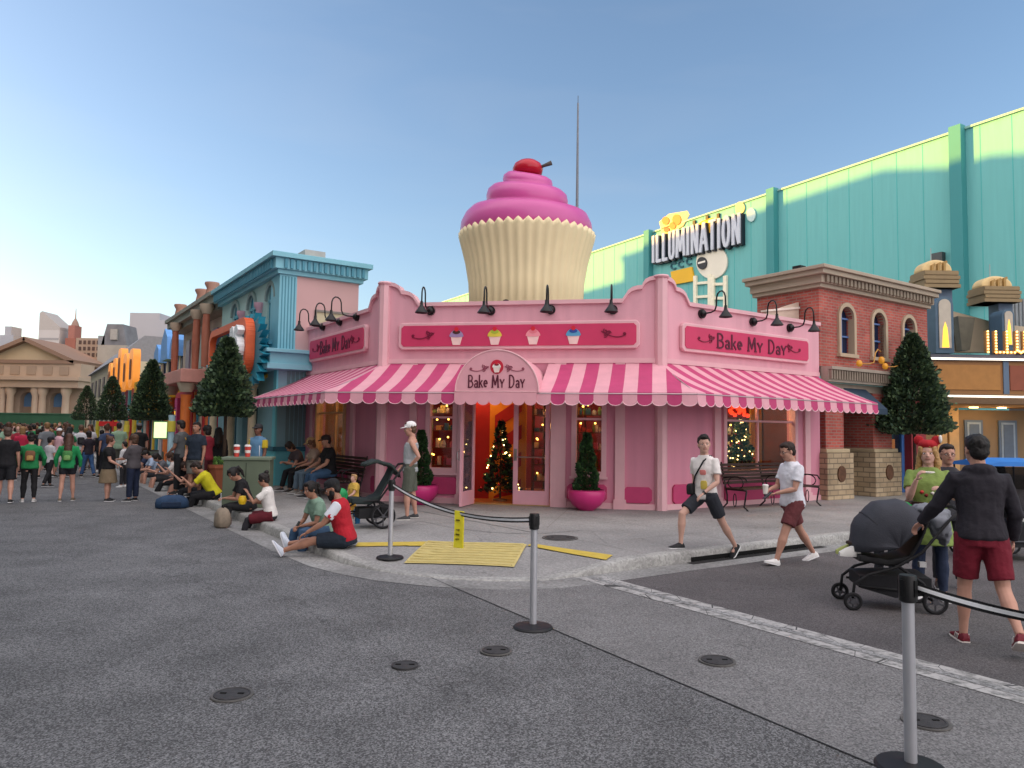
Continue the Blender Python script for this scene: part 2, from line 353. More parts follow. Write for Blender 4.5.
# sidewalk grid from the kerb inwards
g = MB(); ds = [.18, .4, .6, .8, 1.0]
def swz(h, d): k = min(1, max(0, (d-.18)/1.9)); return h+(SW-h)*k+.003*min(d, 1)
vs = []
for i in range(len(cl)):
    for d in ds: a = off(i, d); vs.append((a.x, a.y, swz(hh[i], d)))
n = len(ds)
g.add(vs, [(n*i+j, n*i+n+j, n*i+n+1+j, n*i+1+j) for i in range(len(cl)-1) for j in range(n-1)])
tag(g.build('sidewalk', m_conc, smooth=True), kind='structure')
g = MB(); P = [off(i, 1.0)+(Vector((.4, 1.9, 0)) if hh[i] < SW-.001 else Vector()) for i in range(len(cl))]
P = P+[P[-1]+d1*90, P[0]+d2*60]
g.add([(p.x, p.y, SW+.003) for p in P], [tuple(range(len(P)))])
tag(g.build('sidewalk', m_conc), kind='structure')
def zs(p):   # sidewalk height near the ramp
    best = (1e9, SW, 0)
    for i in range(len(cl)-1):
        a, b = cl[i], cl[i+1]; ab = b-a; q = Vector((p[0], p[1], 0)); t = max(0, min(1, (q-a).dot(ab)/ab.length_squared)); d = (a+ab*t-q).length
        if d < best[0]: best = (d, swz(hh[i]+(hh[i+1]-hh[i])*t, d), (ab.x*(q-a).y-ab.y*(q-a).x))
    zs.d = best[0] if best[2] > 0 else -best[0]
    return best[1]
g = MB(); st_ = .14; nx, ny = 58, 50; gv = []; gd = []
for j in range(ny):
    for i in range(nx):
        q = (-4.2+i*st_, 8.9+j*st_); z = zs(q); gd.append(zs.d); gv.append((q[0], q[1], z-.004))
fs = [(j*nx+i, j*nx+i+1, (j+1)*nx+i+1, (j+1)*nx+i) for j in range(ny-1) for i in range(nx-1)]
fs = [f for f in fs if all(gd[k] > .80 for k in f)]
g.add(gv, fs); tag(g.build('sidewalk', m_conc, smooth=True), kind='structure')
# lighter resurfaced strip, seam and white worn line
def sheet(name, pts, z, m):
    g = MB(); g.add([(p[0], p[1], z) for p in pts], [tuple(range(len(pts)))]); return tag(g.build(name, m), kind='structure')
def ext(a, b, k): return a+(b-a)*k
sA, sB = G(405, 567), G(880, 768); wA, wB = G(575, 578), G(1024, 705)
sheet('asphalt_strip', [sA, ext(sA, sB, 1.6), ext(wA, wB, 1.8), wA+Vector((0, .3, 0)), G(480, 590)][:4], .003, m_asph2)
wC, wD = G(604, 577), G(1024, 688)
sheet('side_street', [wC, ext(wC, wD, 1.6), Vector((14, -3, 0)), Vector((60, 30, 0)), c0+d2*40+Vector((.3, -.4, 0)), c0+Vector((.24, -.36, 0)), ], .0035, m_asph3)
def worn(n, b, L):
    N = n.nodes.new; tc = N('ShaderNodeTexCoord')
    a = N('ShaderNodeTexNoise'); a.inputs['Scale'].default_value = 9; a.inputs['Detail'].default_value = 8; a.inputs['Roughness'].default_value = .75
    v = N('ShaderNodeTexVoronoi'); v.feature = 'DISTANCE_TO_EDGE'; v.inputs['Scale'].default_value = 2.6
    for x in (a, v): L.new(tc.outputs['Object'], x.inputs['Vector'])
    lt = N('ShaderNodeMath'); lt.operation = 'LESS_THAN'; lt.inputs[1].default_value = .008; L.new(v.outputs['Distance'], lt.inputs[0])
    r = N('ShaderNodeValToRGB'); e = r.color_ramp.elements; e[0].position = .46; e[0].color = (.42, .41, .40, 1); e[1].position = .62; e[1].color = (.15, .15, .145, 1); L.new(a.outputs['Fac'], r.inputs[0])
    mx = N('ShaderNodeMix'); mx.data_type = 'RGBA'; L.new(lt.outputs[0], mx.inputs[0]); L.new(r.outputs[0], mx.inputs[6]); mx.inputs[7].default_value = (.06, .06, .06, 1)
    L.new(mx.outputs[2], b.inputs['Base Color']); b.inputs['Roughness'].default_value = .8
m_worn = nodes_mat(worn)
sheet('road_line', [wA, ext(wA, wB, 1.7), ext(wC, wD, 1.7), wC], .0075, m_worn)
wM, wN = wA.lerp(wC, .38), ext(wA, wB, 1.7).lerp(ext(wC, wD, 1.7), .38); wO, wP = wA.lerp(wC, .62), ext(wA, wB, 1.7).lerp(ext(wC, wD, 1.7), .62)
sheet('road_line_groove', [wM, wN, wP, wO], .0105, ground_mat(.16, .34, 40, 2, .3, (1, 1, 1), stain=.25))
sN = Vector((-(sB-sA).y, (sB-sA).x, 0)).normalized()*.007
sheet('asphalt_seam', [sA-sN, ext(sA, sB, 1.6)-sN, ext(sA, sB, 1.6)+sN*.6, sA+sN*.6], .0065, M('#39393b', .9, .4, 14))
# yellow sidewalk markings and tactile pad
m_yel = M('#c9b04a', .7, .12, 8)
m_yelp = M('#c9b878', .75, .15, 6)
def surf(px, py):
    p = G(px, py, .05)
    for _ in range(3): z = zs(p); p = G(px, py, z)
    return Vector((p.x, p.y, z))
def quad_strip(name, pxs, m, dz=.014):
    g = MB(); P = [surf(*q) for q in pxs]; n = len(P)//2
    vs = []
    K = 24
    for i in range(K+1):
        t = i/K; a = P[0].lerp(P[1], t); b = P[3].lerp(P[2], t)
        for j in range(5):
            c = a.lerp(b, j/4); c.z = zs(c)+dz; vs.append(c)
    g.add(vs, [(5*i+j, 5*i+5+j, 5*i+6+j, 5*i+1+j) for i in range(K) for j in range(4)])
    return g.build(name, m)
pad = quad_strip('tactile_pad', [(404, 564), (514, 568), (527, 545), (427, 542)], m_yelp)
tag(pad, kind='structure')
g = MB(); P = [surf(*q) for q in [(404, 564), (514, 568), (527, 545), (427, 542)]]
for i in range(9):
    t = (i+.5)/9; a = P[0].lerp(P[3], t).lerp(P[1].lerp(P[2], t), .02); b = P[0].lerp(P[3], t).lerp(P[1].lerp(P[2], t), .98)
    pts = [a.lerp(b, k/8) for k in range(9)]
    for q in pts: q.z = zs(q)+.019
    g.tube(pts, .018, 6)
tag(g.build('tactile_ridges', M('#c4b67c', .75, .12, 7)), kind='structure')
for nm, q in (('yellow_line', [(355, 547), (428, 546), (428, 542), (358, 543)]), ('yellow_line', [(527, 546), (606, 560), (613, 556), (532, 544)])):
    tag(quad_strip(nm, q, m_yel, .012), kind='structure')
# sidewalk expansion joints
g = MB()
def joint(a, b):
    t = (b-a).normalized(); nn = Vector((-t.y, t.x, 0))*.004
    K = 30; vs = []
    for i in range(K+1):
        c = a.lerp(b, i/K); z = zs(c)+.003
        vs += [(c+nn).xy.to_3d()+Vector((0, 0, z)), (c-nn).xy.to_3d()+Vector((0, 0, z))]
    g.add(vs, [(2*i, 2*i+1, 2*i+3, 2*i+2) for i in range(K)])
for i, t in enumerate((.5, 2.5, 4.5, 6.5, 8.5)):
    a = c0+d2*t; joint(a+d1*.2, a+d1*4.6)
for t in (1.2, 2.9):
    joint(c0+d1*t+d2*1.2, c0+d1*t+d2*10)
for t in (.5, 2.5, 4.5, 7, 10, 13, 16):
    a = Vector((-3.04, 10.85, 0))+d1*t; joint(a+d2*.2, a+d2*3.2)
joint(Vector((-3.04, 10.85, 0))+d2*1.7+d1*2, Vector((-3.04, 10.85, 0))+d2*1.7+d1*20)
for s_ in (1.2, 4.2): joint(CL+em*s_-Vector((.19, .98, 0))*.3, CL+em*s_-Vector((.19, .98, 0))*3.4)
tag(g.build('sidewalk_joints', M('#76716c', .9)), kind='structure')
# manhole covers
m_iron = M('#3a393a', .75, .3, 30, bump=.4, bsc=90)
m_ring = M('#5c5a58', .8, .2, 20)
def manhole(px, py, r, label, zz=None, ring=True):
    p = surf(px, py) if zz is None else G(px, py, zz)
    t = thing('manhole_cover', label, 'manhole cover', (p.x, p.y, p.z), 0, 'round iron covers in the paving')
    g = MB(WM[t.name]); g.lathe([(r, .0), (r, .012), (r*.9, .014), (r*.88, .010), (r*.3, .011)], n=28); g.build('lid', m_iron, t, smooth='auto')
    for k in (-1, 1): MB(WM[t.name]).box(k*r*.5-.02, -.008, .0105, k*r*.5+.02, .008, .016).build('lift_slot', M('#0c0c0c', .9), t)
    if ring:
        g = MB(WM[t.name]); g.lathe([(r*1.0, .006), (r*1.16, .009), (r*1.18, .0), (r*1.0, .0)], n=28, cap=False); g.build('rim', m_ring, t, smooth='auto')
manhole(232, 695, .115, 'round iron cover at lower left of the road, nearest the left edge', .004)
manhole(405, 666, .10, 'faint round patched cover in the road between two darker ones', .004, False)
manhole(496, 651, .11, 'round iron cover in the road below the middle barrier post', .007)
manhole(717, 661, .12, 'round iron cover on the lighter road strip left of the white line', .007)
manhole(926, 722, .12, 'round cover beside the nearest barrier post at lower right', .007)
manhole(560, 538, .23, 'large dark round cover set in the sidewalk before the shop door', None)
# shadow along the kerb foot, painted as two thin dark strips
t = thing('gutter_shade', 'long dark strip of painted shade along the curb under the walking men', 'shade_strip', tuple(c0+d2*1.2), math.atan2(d2.y, d2.x))
g = MB(WM[t.name]); g.box(0, -.012, .012, 2.6, .0, .07); g.build('shade_core', M('#070707', .95), t)
g = MB(WM[t.name]); g.box(-.1, -.13, .005, 2.9, -.013, .010); g.build('shade_edge', M('#262424', .9, .3, 12), t)
# ================================================================ BIG SOUNDSTAGE WALL (behind)
WY = 36.5
W1 = AT(1024, 110, WY); HW = W1.z
a30 = R_(30.35); wd = Vector((-math.sin(a30), math.cos(a30), 0))   # receding to the left
# frame: viewed from outside, right = -wd ; origin far-left end
WL = 75.0
WO = Vector((W1.x, W1.y, 0))+wd*WL
Fw = frame(WO, -wd)
m_teal = wall_mat((.15, .46, .45), .05, .75, '#4a9a9a', .12)
m_teal2 = M((.05, .26, .27), .7, .04, .5)
bw_ = thing('soundstage', 'huge windowless teal building with mural and sunlit top edge behind the pink shop', 'building', tuple(WO), math.atan2(-wd.y, -wd.x))
g = MB(Fw); g.box(0, 0, 0, WL+30, 30, HW); g.build('wall', m_teal, bw_)
g = MB(Fw)
k = 0
while k*1.55 < WL+28:
    g.box(k*1.55, -.012, .5, k*1.55+.03, .01, HW-.05); k += 1
g.build('panel_seams', M('#4ab3b1', .8, .05), bw_)
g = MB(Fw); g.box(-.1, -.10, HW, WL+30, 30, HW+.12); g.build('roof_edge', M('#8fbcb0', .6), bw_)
for px in (957, 770, 646):
    x, z = FX(Fw, px, 250, -.5)
    g = MB(Fw); g.box(x-.32, -.5, 0, x+.32, -.001, HW+.22); g.build('pilaster', m_teal2, bw_)
x, z = FX(Fw, 957, 312, 0)
g = MB(Fw); g.tube([(x, -.1, z+.2), (x+30, -.1, z+.2)], .05, 6); g.build('conduit', m_teal2, bw_)
x, z = FX(Fw, 940, 258, 0); g = MB(Fw); g.box(x-.3, -.35, z-.25, x+.3, -.001, z+.25); g.build('wall_light', M('#4a4f50', .5), bw_)
# mural
def wpoly(px): return [FX(Fw, *q) for q in px]
def mural(name, px, col, y0=-.16, y1=-.02, emit=0, label=None, rough=.6):
    P = wpoly(px)
    A = sum(P[i][0]*P[(i+1) % len(P)][1]-P[(i+1) % len(P)][0]*P[i][1] for i in range(len(P)))
    if A < 0: P = P[::-1]
    g = MB(Fw); g.pry(P, y0, y1); o = g.build(name, M(col, rough, .06, 1), bw_)
    if label: o['label'] = label
    return o
def ring_px(cx, cy, rx, ry, n=28, a0=0, a1=2*math.pi): return [(cx+rx*math.cos(a0+(a1-a0)*i/n), cy-ry*math.sin(a0+(a1-a0)*i/n)) for i in range(n)]
mural('mural_banana', [(689, 238), (694, 228), (704, 221), (714, 218), (722, 219), (723, 224), (714, 232), (700, 237), (692, 246)], '#e8b423', label='yellow banana shape above the letters')
for q in ((694, 221), (707, 216), (718, 214)): mural('mural_banana_stub', [(q[0], q[1]+5), (q[0]+2.4, q[1]+4.6), (q[0]+2.4, q[1]-.6), (q[0], q[1])], '#3b3d30')
mural('mural_block', [(672, 272), (693, 267), (696, 281), (674, 285)], '#e6b326', label='plain yellow rectangle under the letters')
mural('mural_lens', ring_px(713, 262, 15.5, 17), '#e6e0cf', -.14, label='white disc')
mural('mural_badge', ring_px(704, 263.5, 4.8, 6.2), '#2c3036', -.24, -.145)
mural('mural_badge_band', [(700.5, 264.6), (707.6, 262.6), (707.6, 260.8), (700.5, 262.8)], '#e8e4da', -.27, -.245)
for q in ((667, 221, 3.6, 4), (678, 220, 4.4, 5.5), (674, 226, 3.2, 3.6)): mural('mural_fruit', ring_px(*q, 14), '#e2763c', -.17)
mural('mural_fruit', ring_px(668, 230, 3, 2.4, 12), '#8e5a3a', -.17)
mural('mural_blob', [(660, 222), (670, 214), (688, 211), (690, 215), (684, 226), (672, 233), (663, 234)], '#d9c58e', -.10)
mural('mural_blob', ring_px(741, 208, 4.6, 6, 14), '#cfc890', -.12)
mural('mural_swirl', ring_px(752, 215, 4.4, 7, 14), '#bfd8d4', -.12)
for i, q in enumerate(((674.5, 266), (682, 264), (690, 261.5))):
    P = wpoly([(q[0]+3*math.cos(a), q[1]+3*math.sin(a)) for a in [.9+.5*j for j in range(10)]])
    g = MB(Fw); g.rib(P, .12, -.1, -.02); g.build('mural_curl', M('#245e6a', .6), bw_)
for x0, x1, yt, yt2 in ((696.5, 711, 276, 274.5), (714, 726.5, 276.5, 276)):
    a0 = FX(Fw, x0, yt); a1 = FX(Fw, x1, yt2)
    g = MB(Fw)
    for a in (a0, a1): g.box(a[0]-.16, -.2, a[1]-9, a[0]+.16, -.02, a[1])
    for k in range(7):
        zz0 = a0[1]-.7-k*1.05; zz1 = zz0+(a1[1]-a0[1])
        g.add([(a0[0], -.15, zz0), (a1[0], -.15, zz1), (a1[0], -.15, zz1+.2), (a0[0], -.15, zz0+.2), (a0[0], -.05, zz0), (a1[0], -.05, zz1), (a1[0], -.05, zz1+.2), (a0[0], -.05, zz0+.2)],
              [(0, 1, 2, 3), (7, 6, 5, 4), (4, 5, 1, 0), (3, 2, 6, 7)])
    g.build('mural_ladder', M('#efe8cf', .6), bw_)
# stroke glyphs
def arc(cx, cz, rx, rz, a0, a1, n=8): return [(cx+rx*math.cos(R_(a0+(a1-a0)*i/n)), cz+rz*math.sin(R_(a0+(a1-a0)*i/n))) for i in range(n+1)]
GL = {
 'B': (.50, [[(.08, 0), (.08, 1)], [(.08, 1)]+arc(.2, .76, .2, .24, 90, -90)+[(.08, .52)], [(.08, .52)]+arc(.22, .26, .23, .26, 90, -90)+[(.08, 0)]]),
 'a': (.36, [arc(.17, .36, .13, .2, 140, 0)+[(.30, 0)], arc(.17, .15, .12, .15, 20, 380, 12)]),
 'k': (.38, [[(.06, 0), (.06, 1.02)], [(.08, .24), (.30, .58)], [(.16, .36), (.34, 0)]]),
 'e': (.36, [[(.05, .30), (.30, .33)]+arc(.17, .32, .13, .25, 5, 300, 12)]),
 'M': (.66, [[(.06, 0), (.10, 1)], [(.10, 1), (.31, .2)], [(.31, .2), (.52, 1)], [(.52, 1), (.58, 0)]]),
 'y': (.42, [[(.02, .66), (.19, .30)], [(.36, .66), (.19, .30), (.19, 0)]]),
 'D': (.54, [[(.08, 0), (.08, 1)], [(.08, 1)]+arc(.18, .5, .28, .5, 90, -90, 12)+[(.08, 0)]]),
 'Y': (.50, [[(.02, .92), (.23, .42)], [(.44, .92), (.23, .42), (.21, -.08)]]),
 'I': (.26, [[(.12, 0), (.12, 1)]]), 'L': (.42, [[(.1, 1), (.1, 0), (.38, 0)]]),
 'U': (.52, [[(.1, 1), (.1, .25)]+arc(.25, .22, .15, .22, 180, 360, 8)+[(.40, 1)]]),
 'N': (.56, [[(.1, 0), (.1, 1)], [(.1, 1), (.44, 0)], [(.44, 0), (.44, 1)]]),
 'A': (.54, [[(.04, 0), (.25, 1)], [(.25, 1), (.46, 0)], [(.12, .3), (.38, .3)]]),
 'T': (.46, [[(.22, 0), (.22, 1)], [(.02, 1), (.42, 1)]]),
 'O': (.54, [arc(.26, .5, .18, .5, 0, 360, 16)]), 'C': (.5, [arc(.27, .5, .2, .5, 50, 310, 14)]),
 'n': (.36, [[(.06, 0), (.06, .6)], arc(.18, .4, .12, .2, 180, 0, 6)+[(.30, 0)]]), 's': (.34, [arc(.17, .44, .12, .14, 30, 240, 7)+arc(.17, .16, .12, .15, 100, -150, 8)]),
 'P': (.48, [[(.08, 0), (.08, 1)], [(.08, 1)]+arc(.2, .74, .2, .26, 90, -90)+[(.08, .48)]]), 'E': (.42, [[(.38, 0), (.08, 0), (.08, 1), (.38, 1)], [(.08, .5), (.32, .5)]]),
 ' ': (.24, [])}
def text_w(t): return sum(GL[c][0]+.06 for c in t)
def write(g, t, x, z, h, y0, y1, w=.11, wx=1.0, serif=True):
    for c in t:
        W, st = GL[c]
        for k, pl in enumerate(st):
            g.rib([(x+p[0]*h*wx, z+p[1]*h) for p in pl], w*h*(1 if k == 0 or c in 'MNA' else .8), y0-.0006*k, y1)
        if serif and c in 'BkMDY':
            for sx in ({'B': (.08,), 'k': (.06,), 'M': (.06, .58), 'D': (.08,), 'Y': (.21,)}[c]):
                g.rib([(x+(sx-.07)*h*wx, z), (x+(sx+.07)*h*wx, z)], w*h*.5, y0-.004, y1)
        x += (W+.06)*h*wx
# ILLUMINATION raised letters on the wall
a0 = FX(Fw, 655.5, 263.5); a1 = FX(Fw, 746, 243.5); tp = FX(Fw, 655.5, 237)
Ht = .96*(tp[1]-a0[1]); wtot = a1[0]-a0[0]; T = 'ILLUMINATION'; sxk = wtot/(text_w(T)*Ht)
zrise = (a1[1]-a0[1])/wtot
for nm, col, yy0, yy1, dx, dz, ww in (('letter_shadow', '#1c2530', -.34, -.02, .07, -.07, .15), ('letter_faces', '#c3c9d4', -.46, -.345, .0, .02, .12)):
    g = MB(Fw); x = a0[0]
    for c in T:
        write(g, c, x+dx, a0[1]+dz+(x-a0[0])*zrise, Ht*1.0, yy0, yy1, ww, sxk, False); x += (GL[c][0]+.06)*Ht*sxk
    g.build(nm, M(col, .5, .05), bw_)
# ---------------------------------------------------------------- studio sheds behind / left of the camera (they shade the street)
def shed(name, label, o, e, L, D, H, col):
    t = thing(name, label, 'building', tuple(o), math.atan2(e.y, e.x)); g = MB(WM[t.name]); g.box(0, 0, 0, L, D, H); g.build('wall', M(col, .8, .06, .5), t)
    g = MB(WM[t.name]); g.box(-.2, -.2, H, L+.2, D+.2, H+.4); g.build('cornice', M('#8d8578', .8), t)
    g = MB(WM[t.name])
    k = 3
    while k < L-3: g.box(k, -.1, 1, k+1.6, -.002, 3.6); g.box(k, -.1, 5, k+1.2, -.002, 7); k += 4.5
    g.build('windows', M('#2c3640', .2), t)
    return t
def so_(t): return -14*d2+d1*t
shed('studio_building', 'long grey studio building on the opposite side of the street', so_(-25), d1, 92.5, 22, 28.0, '#b9b5ac')
shed('studio_building', 'tan studio building on the opposite side of the street, next to the tallest one', so_(67.8), d1, 6, 22, 29.3, '#b49f86')
shed('studio_building', 'tallest studio building on the opposite side of the street', so_(74.1), d1, 25.6, 22, 30.4, '#9aa0a4')
shed('studio_building', 'pale studio building beyond the tallest one on the opposite side of the street', so_(100), d1, 13, 20, 28.2, '#b8b2a6')
shed('studio_building', 'lowest and farthest building on the opposite side of the street', so_(120), d1, 100, 16, 15, '#a8a296')
# ================================================================ THE PINK SHOP
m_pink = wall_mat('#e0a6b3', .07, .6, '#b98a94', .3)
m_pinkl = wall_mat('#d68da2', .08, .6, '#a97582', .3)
m_pinkd = M('#c9829c', .6, .06, 1.5)
m_trim = M('#e3b3ba', .55, .05, 3)
m_hot = M('#cf2f72', .5, .07, 3)
m_strA = M('#dea3af', .75, .07, 4, bump=.15, bsc=30)
m_strB = M('#bb4272', .75, .08, 4, bump=.15, bsc=30)
m_dkred = M('#5a1030', .5)
m_blk = M('#141416', .4, .15, 8)
m_glass = glass_mat((.72, .74, .76), .03)
shop = thing('bakery_shop', 'pink corner bakery with striped awning and three hot pink sign boards', 'shop', tuple(CL+em*3+Vector((0, 0, SW))))
ZT, ZP = 4.48, 4.95
def px_rect(fr, x0, y0, x1, y1):   # pixel rectangle -> local x0,z0,x1,z1 at mid height
    ym = (y0+y1)/2; a = FX(fr, x0, ym)[0]; b = FX(fr, x1, ym)[0]; xm = (x0+x1)/2
    zt = FX(fr, xm, y0)[1]; zb = FX(fr, xm, y1)[1]
    return [a, zb, b, zt]
WT = .22
win = {}
# openings, local x / z
o_mL = [FX(Fm, 428, 440)[0], FX(Fm, 440, 470)[1], FX(Fm, 455, 440)[0], 2.62]
o_mR = [FX(Fm, 574, 440)[0], FX(Fm, 590, 474)[1], FX(Fm, 604, 440)[0], 2.62]
o_dr = [FX(Fm, 472, 440)[0], SW, FX(Fm, 551, 440)[0], 2.62]
o_r = [FX(Fr, 724, 440)[0], FX(Fr, 760, 472)[1], FX(Fr, 795, 440)[0], 2.62]
o_l = [FX(Fl, 317, 430)[0], FX(Fl, 330, 458)[1], FX(Fl, 345, 430)[0], 2.62]
prof_c = [(0, ZP), (.13, ZP), (.24, ZP-.02), (.33, ZP-.07), (.38, ZP-.15), (.39, ZP-.19), (.50, ZP-.20), (.60, ZP-.23), (.68, ZP-.29), (.73, ZP-.37), (.80, ZT), ]
def top_profile(L, left, right):
    P = []
    if left: P += prof_c
    else: P += [(0, ZT)]
    if right: P += [(L-d, z) for d, z in prof_c[::-1]]
    else: P += [(L, ZT)]
    return P
def facade(fr, L, opens, left, right, name='wall'):
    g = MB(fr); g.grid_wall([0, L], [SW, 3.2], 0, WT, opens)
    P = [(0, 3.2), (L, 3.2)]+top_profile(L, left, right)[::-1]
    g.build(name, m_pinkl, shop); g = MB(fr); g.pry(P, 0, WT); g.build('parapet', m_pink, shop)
    # cap following the profile
    g = MB(fr); tp = top_profile(L, left, right)
    vs = []
    for x, z in tp: vs += [(x, -.06, z-.035), (x, -.06, z+.05), (x, WT+.04, z+.05), (x, WT+.04, z-.035)]
    n = len(tp)
    g.add(vs, [(4*i+j, 4*i+(j+1) % 4, 4*i+4+(j+1) % 4, 4*i+4+j) for i in range(n-1) for j in range(4)]+[(3, 2, 1, 0), tuple(4*(n-1)+j for j in range(4))])
    g.build('parapet_cap', m_trim, shop)
    g = MB(fr); g.box(0.02, -.03, 3.18, L-.02, -.001, 3.28); g.build('awning_rail', m_trim, shop)
    for a_, b_ in ([(0, L)] if not any(o[1] <= SW for o in opens) else [(0, o_dr[0]-.12), (o_dr[2]+.15, L)]): MB(fr).box(a_, -.035, SW, b_, -.001, SW+.12).build('skirting', m_trim, shop)
facade(Fm, MLEN, [o_mL, o_mR, o_dr], True, True)
facade(Fr, RLEN, [o_r], True, False)
facade(Fl, LLEN, [o_l], False, True)
# corner posts
for c, fr in ((CL, Fm), (CR, Fr)):
    g = MB(Matrix.Translation((c.x, c.y, 0)))
    P = [(.13*math.cos(R_(a)), .13*math.sin(R_(a))) for a in range(0, 360, 45)]
    g.prz(P, SW, ZP+.0); g.build('corner_post', m_trim, shop)
    g = MB(Matrix.Translation((c.x, c.y, 0))); g.lathe([(.15, 0), (.17, .03), (.15, .06)], c=(0, 0, ZP), n=12); g.build('post_cap', m_trim, shop)
# pilasters and coloured base panels
def pil(fr, px, wd_, py=450):
    x = FX(fr, px, py)[0]; g = MB(fr); g.box(x-wd_/2, -.06, SW+.121, x+wd_/2, -.001, 3.17); g.box(x-wd_/2-.03, -.08, SW, x+wd_/2+.03, -.036, SW+.2); g.build('pilaster', m_trim, shop)
for px in (462, 560, 620): pil(Fm, px, .2 if px != 560 else .24)
pil(Fm, 413, .16)
for px in (716, 806): pil(Fr, px, .2)
for px in (353, 312): pil(Fl, px, .2)
def chamf(x0, z0, x1, z1, c): return [(x0+c, z0), (x1-c, z0), (x1, z0+c), (x1, z1-c), (x1-c, z1), (x0+c, z1), (x0, z1-c), (x0, z0+c)]
def panel(fr, x0, x1, py0, py1, pxm=None):
    r = px_rect(fr, x0, py0, x1, py1); g = MB(fr); g.pry(chamf(r[0], r[1], r[2], r[3], .06), -.045, -.001); g.build('base_panel', M('#c04070', .5, .06), shop, bevel=.008)
panel(Fm, 424, 458, 477, 494); panel(Fm, 567, 607, 484, 501); panel(Fm, 624, 652, 487, 503)
panel(Fr, 672, 704, 484, 503); panel(Fr, 724, 796, 482, 499); panel(Fl, 372, 379, 476, 492); panel(Fl, 316, 347, 468, 481)
# windows
def window(fr, o, vx=(), hz=(), ledge=True, col=None):
    fm = col or m_trim; g = MB(fr); x0, z0, x1, z1 = o; t = .05
    g.box(x0-.05, -.05, z0-.06, x0+t, WT*.6, z1); g.box(x1-t, -.05, z0-.06, x1+.05, WT*.6, z1)
    g.box(x0+t, -.05, z0-.06, x1-t, WT*.6, z0+t); 
    f = g.build('window', fm, shop)
    g = MB(fr)
    for v in vx: g.box(v-.022, .02, z0+t, v+.022, .09, z1)
    for h in hz: g.box(x0+t, .015, h-.022, x1-t, .095, h+.022)
    if vx or hz: g.build('mullions', fm, f)
    if ledge: MB(fr).box(x0-.08, -.10, z0-.10, x1+.08, -.051, z0-.05).build('sill', fm, f)
    MB(fr).box(x0+.01, .05, z0, x1-.01, .056, z1).build('pane', m_glass, f)
zh = FX(Fm, 590, 419)[1]
window(Fm, o_mL, (), (zh,)); window(Fm, o_mR, (), (zh,))
window(Fr, o_r, (FX(Fr, 759, 440)[0],), (FX(Fr, 750, 421)[1],)); window(Fl, o_l, (FX(Fl, 334, 430)[0],), (FX(Fl, 330, 413)[1],), col=M('#cfa878', .5))
# doors: left leaf open inwards-out (seen edge on), right leaf closed
m_door = M('#e3a9b6', .45, .04)
def door(M_, w_, name='door', handle_side=0):
    g = MB(M_); t = .1
    H0, H1 = SW+.02, 2.6
    g.box(0, 0, H0, t, .05, H1); g.box(w_-t, 0, H0, w_, .05, H1); g.box(t, 0, H0, w_-t, .05, H0+.3); g.box(t, 0, H1-.12, w_-t, .05, H1)
    d = g.build(name, m_door, shop, bevel=.004)
    MB(M_).box(t, .02, H0+.3, w_-t, .028, H1-.12).build('pane', m_glass, d)
    hx_ = .05 if handle_side == 0 else w_-.05
    g = MB(M_); g.box(hx_-.03, -.02, 1.1, hx_+.03, -.001, 1.35); g.tube([(hx_, -.02, 1.3), (hx_, -.07, 1.28), (hx_, -.07, 1.14), (hx_, -.02, 1.12)], .012, 6); g.tube([(t, -.04, 1.18), (w_-t, -.04, 1.18)], .014, 6)
    g.build('handle', M('#a9a4a2', .3, .05, metal=.9), d)
    return d
dx0 = FX(Fm, 513, 440)[0]; dw = o_dr[2]-dx0-.03
door(Fm @ Matrix.Translation((dx0, .05, 0)), dw)
door(Fm @ Matrix.Translation((o_dr[0]+.03, -.02, 0)) @ Matrix.Rotation(R_(-96), 4, 'Z'), dw, handle_side=1)
MB(Fm).box(o_dr[0]-.11, -.07, SW, o_dr[0], WT, 3.0).build('door_frame', m_trim, shop); MB(Fm).box(o_dr[2], -.07, SW, o_dr[2]+.14, WT, 3.0).build('door_frame', m_trim, shop)
g = MB(Fm); g.box(o_dr[0]+.001, 0, SW+.001, o_dr[2]-.001, WT, SW+.025); g.build('threshold', M('#b89a6a', .4, metal=.5), shop)
# ---- sign boards
def spiral(cx, cz, r, turns, a0, sgn=1, n=16): return [(cx+r*(1-i/n*.85)*math.cos(R_(a0)+sgn*turns*2*math.pi*i/n), cz+r*(1-i/n*.85)*math.sin(R_(a0)+sgn*turns*2*math.pi*i/n)) for i in range(n+1)]
def flourish(g, x, z, h, sgn, y0, y1):   # scroll with a small rose
    P = [(x-sgn*h*1.7*t, z-h*.28*math.sin(t*2.6)) for t in [i/8 for i in range(9)]]
    g.rib(P, h*.09, y0, y1); ex, ez = P[-1]
    g.rib(spiral(ex, ez+h*.16, h*.18, 1.1, -90, -sgn), h*.085, y0-.003, y1)
    for a, rr in ((0, .34), (120, .3), (240, .3)):
        g.rib(spiral(x+h*.2*math.cos(R_(a)), z+h*.12+h*.22*math.sin(R_(a)), h*.24, 1.2, a), h*.075, y0-.005, y1)
    g.rib([(x, z), (x+sgn*h*.5, z+h*.3)], h*.08, y0-.004, y1)
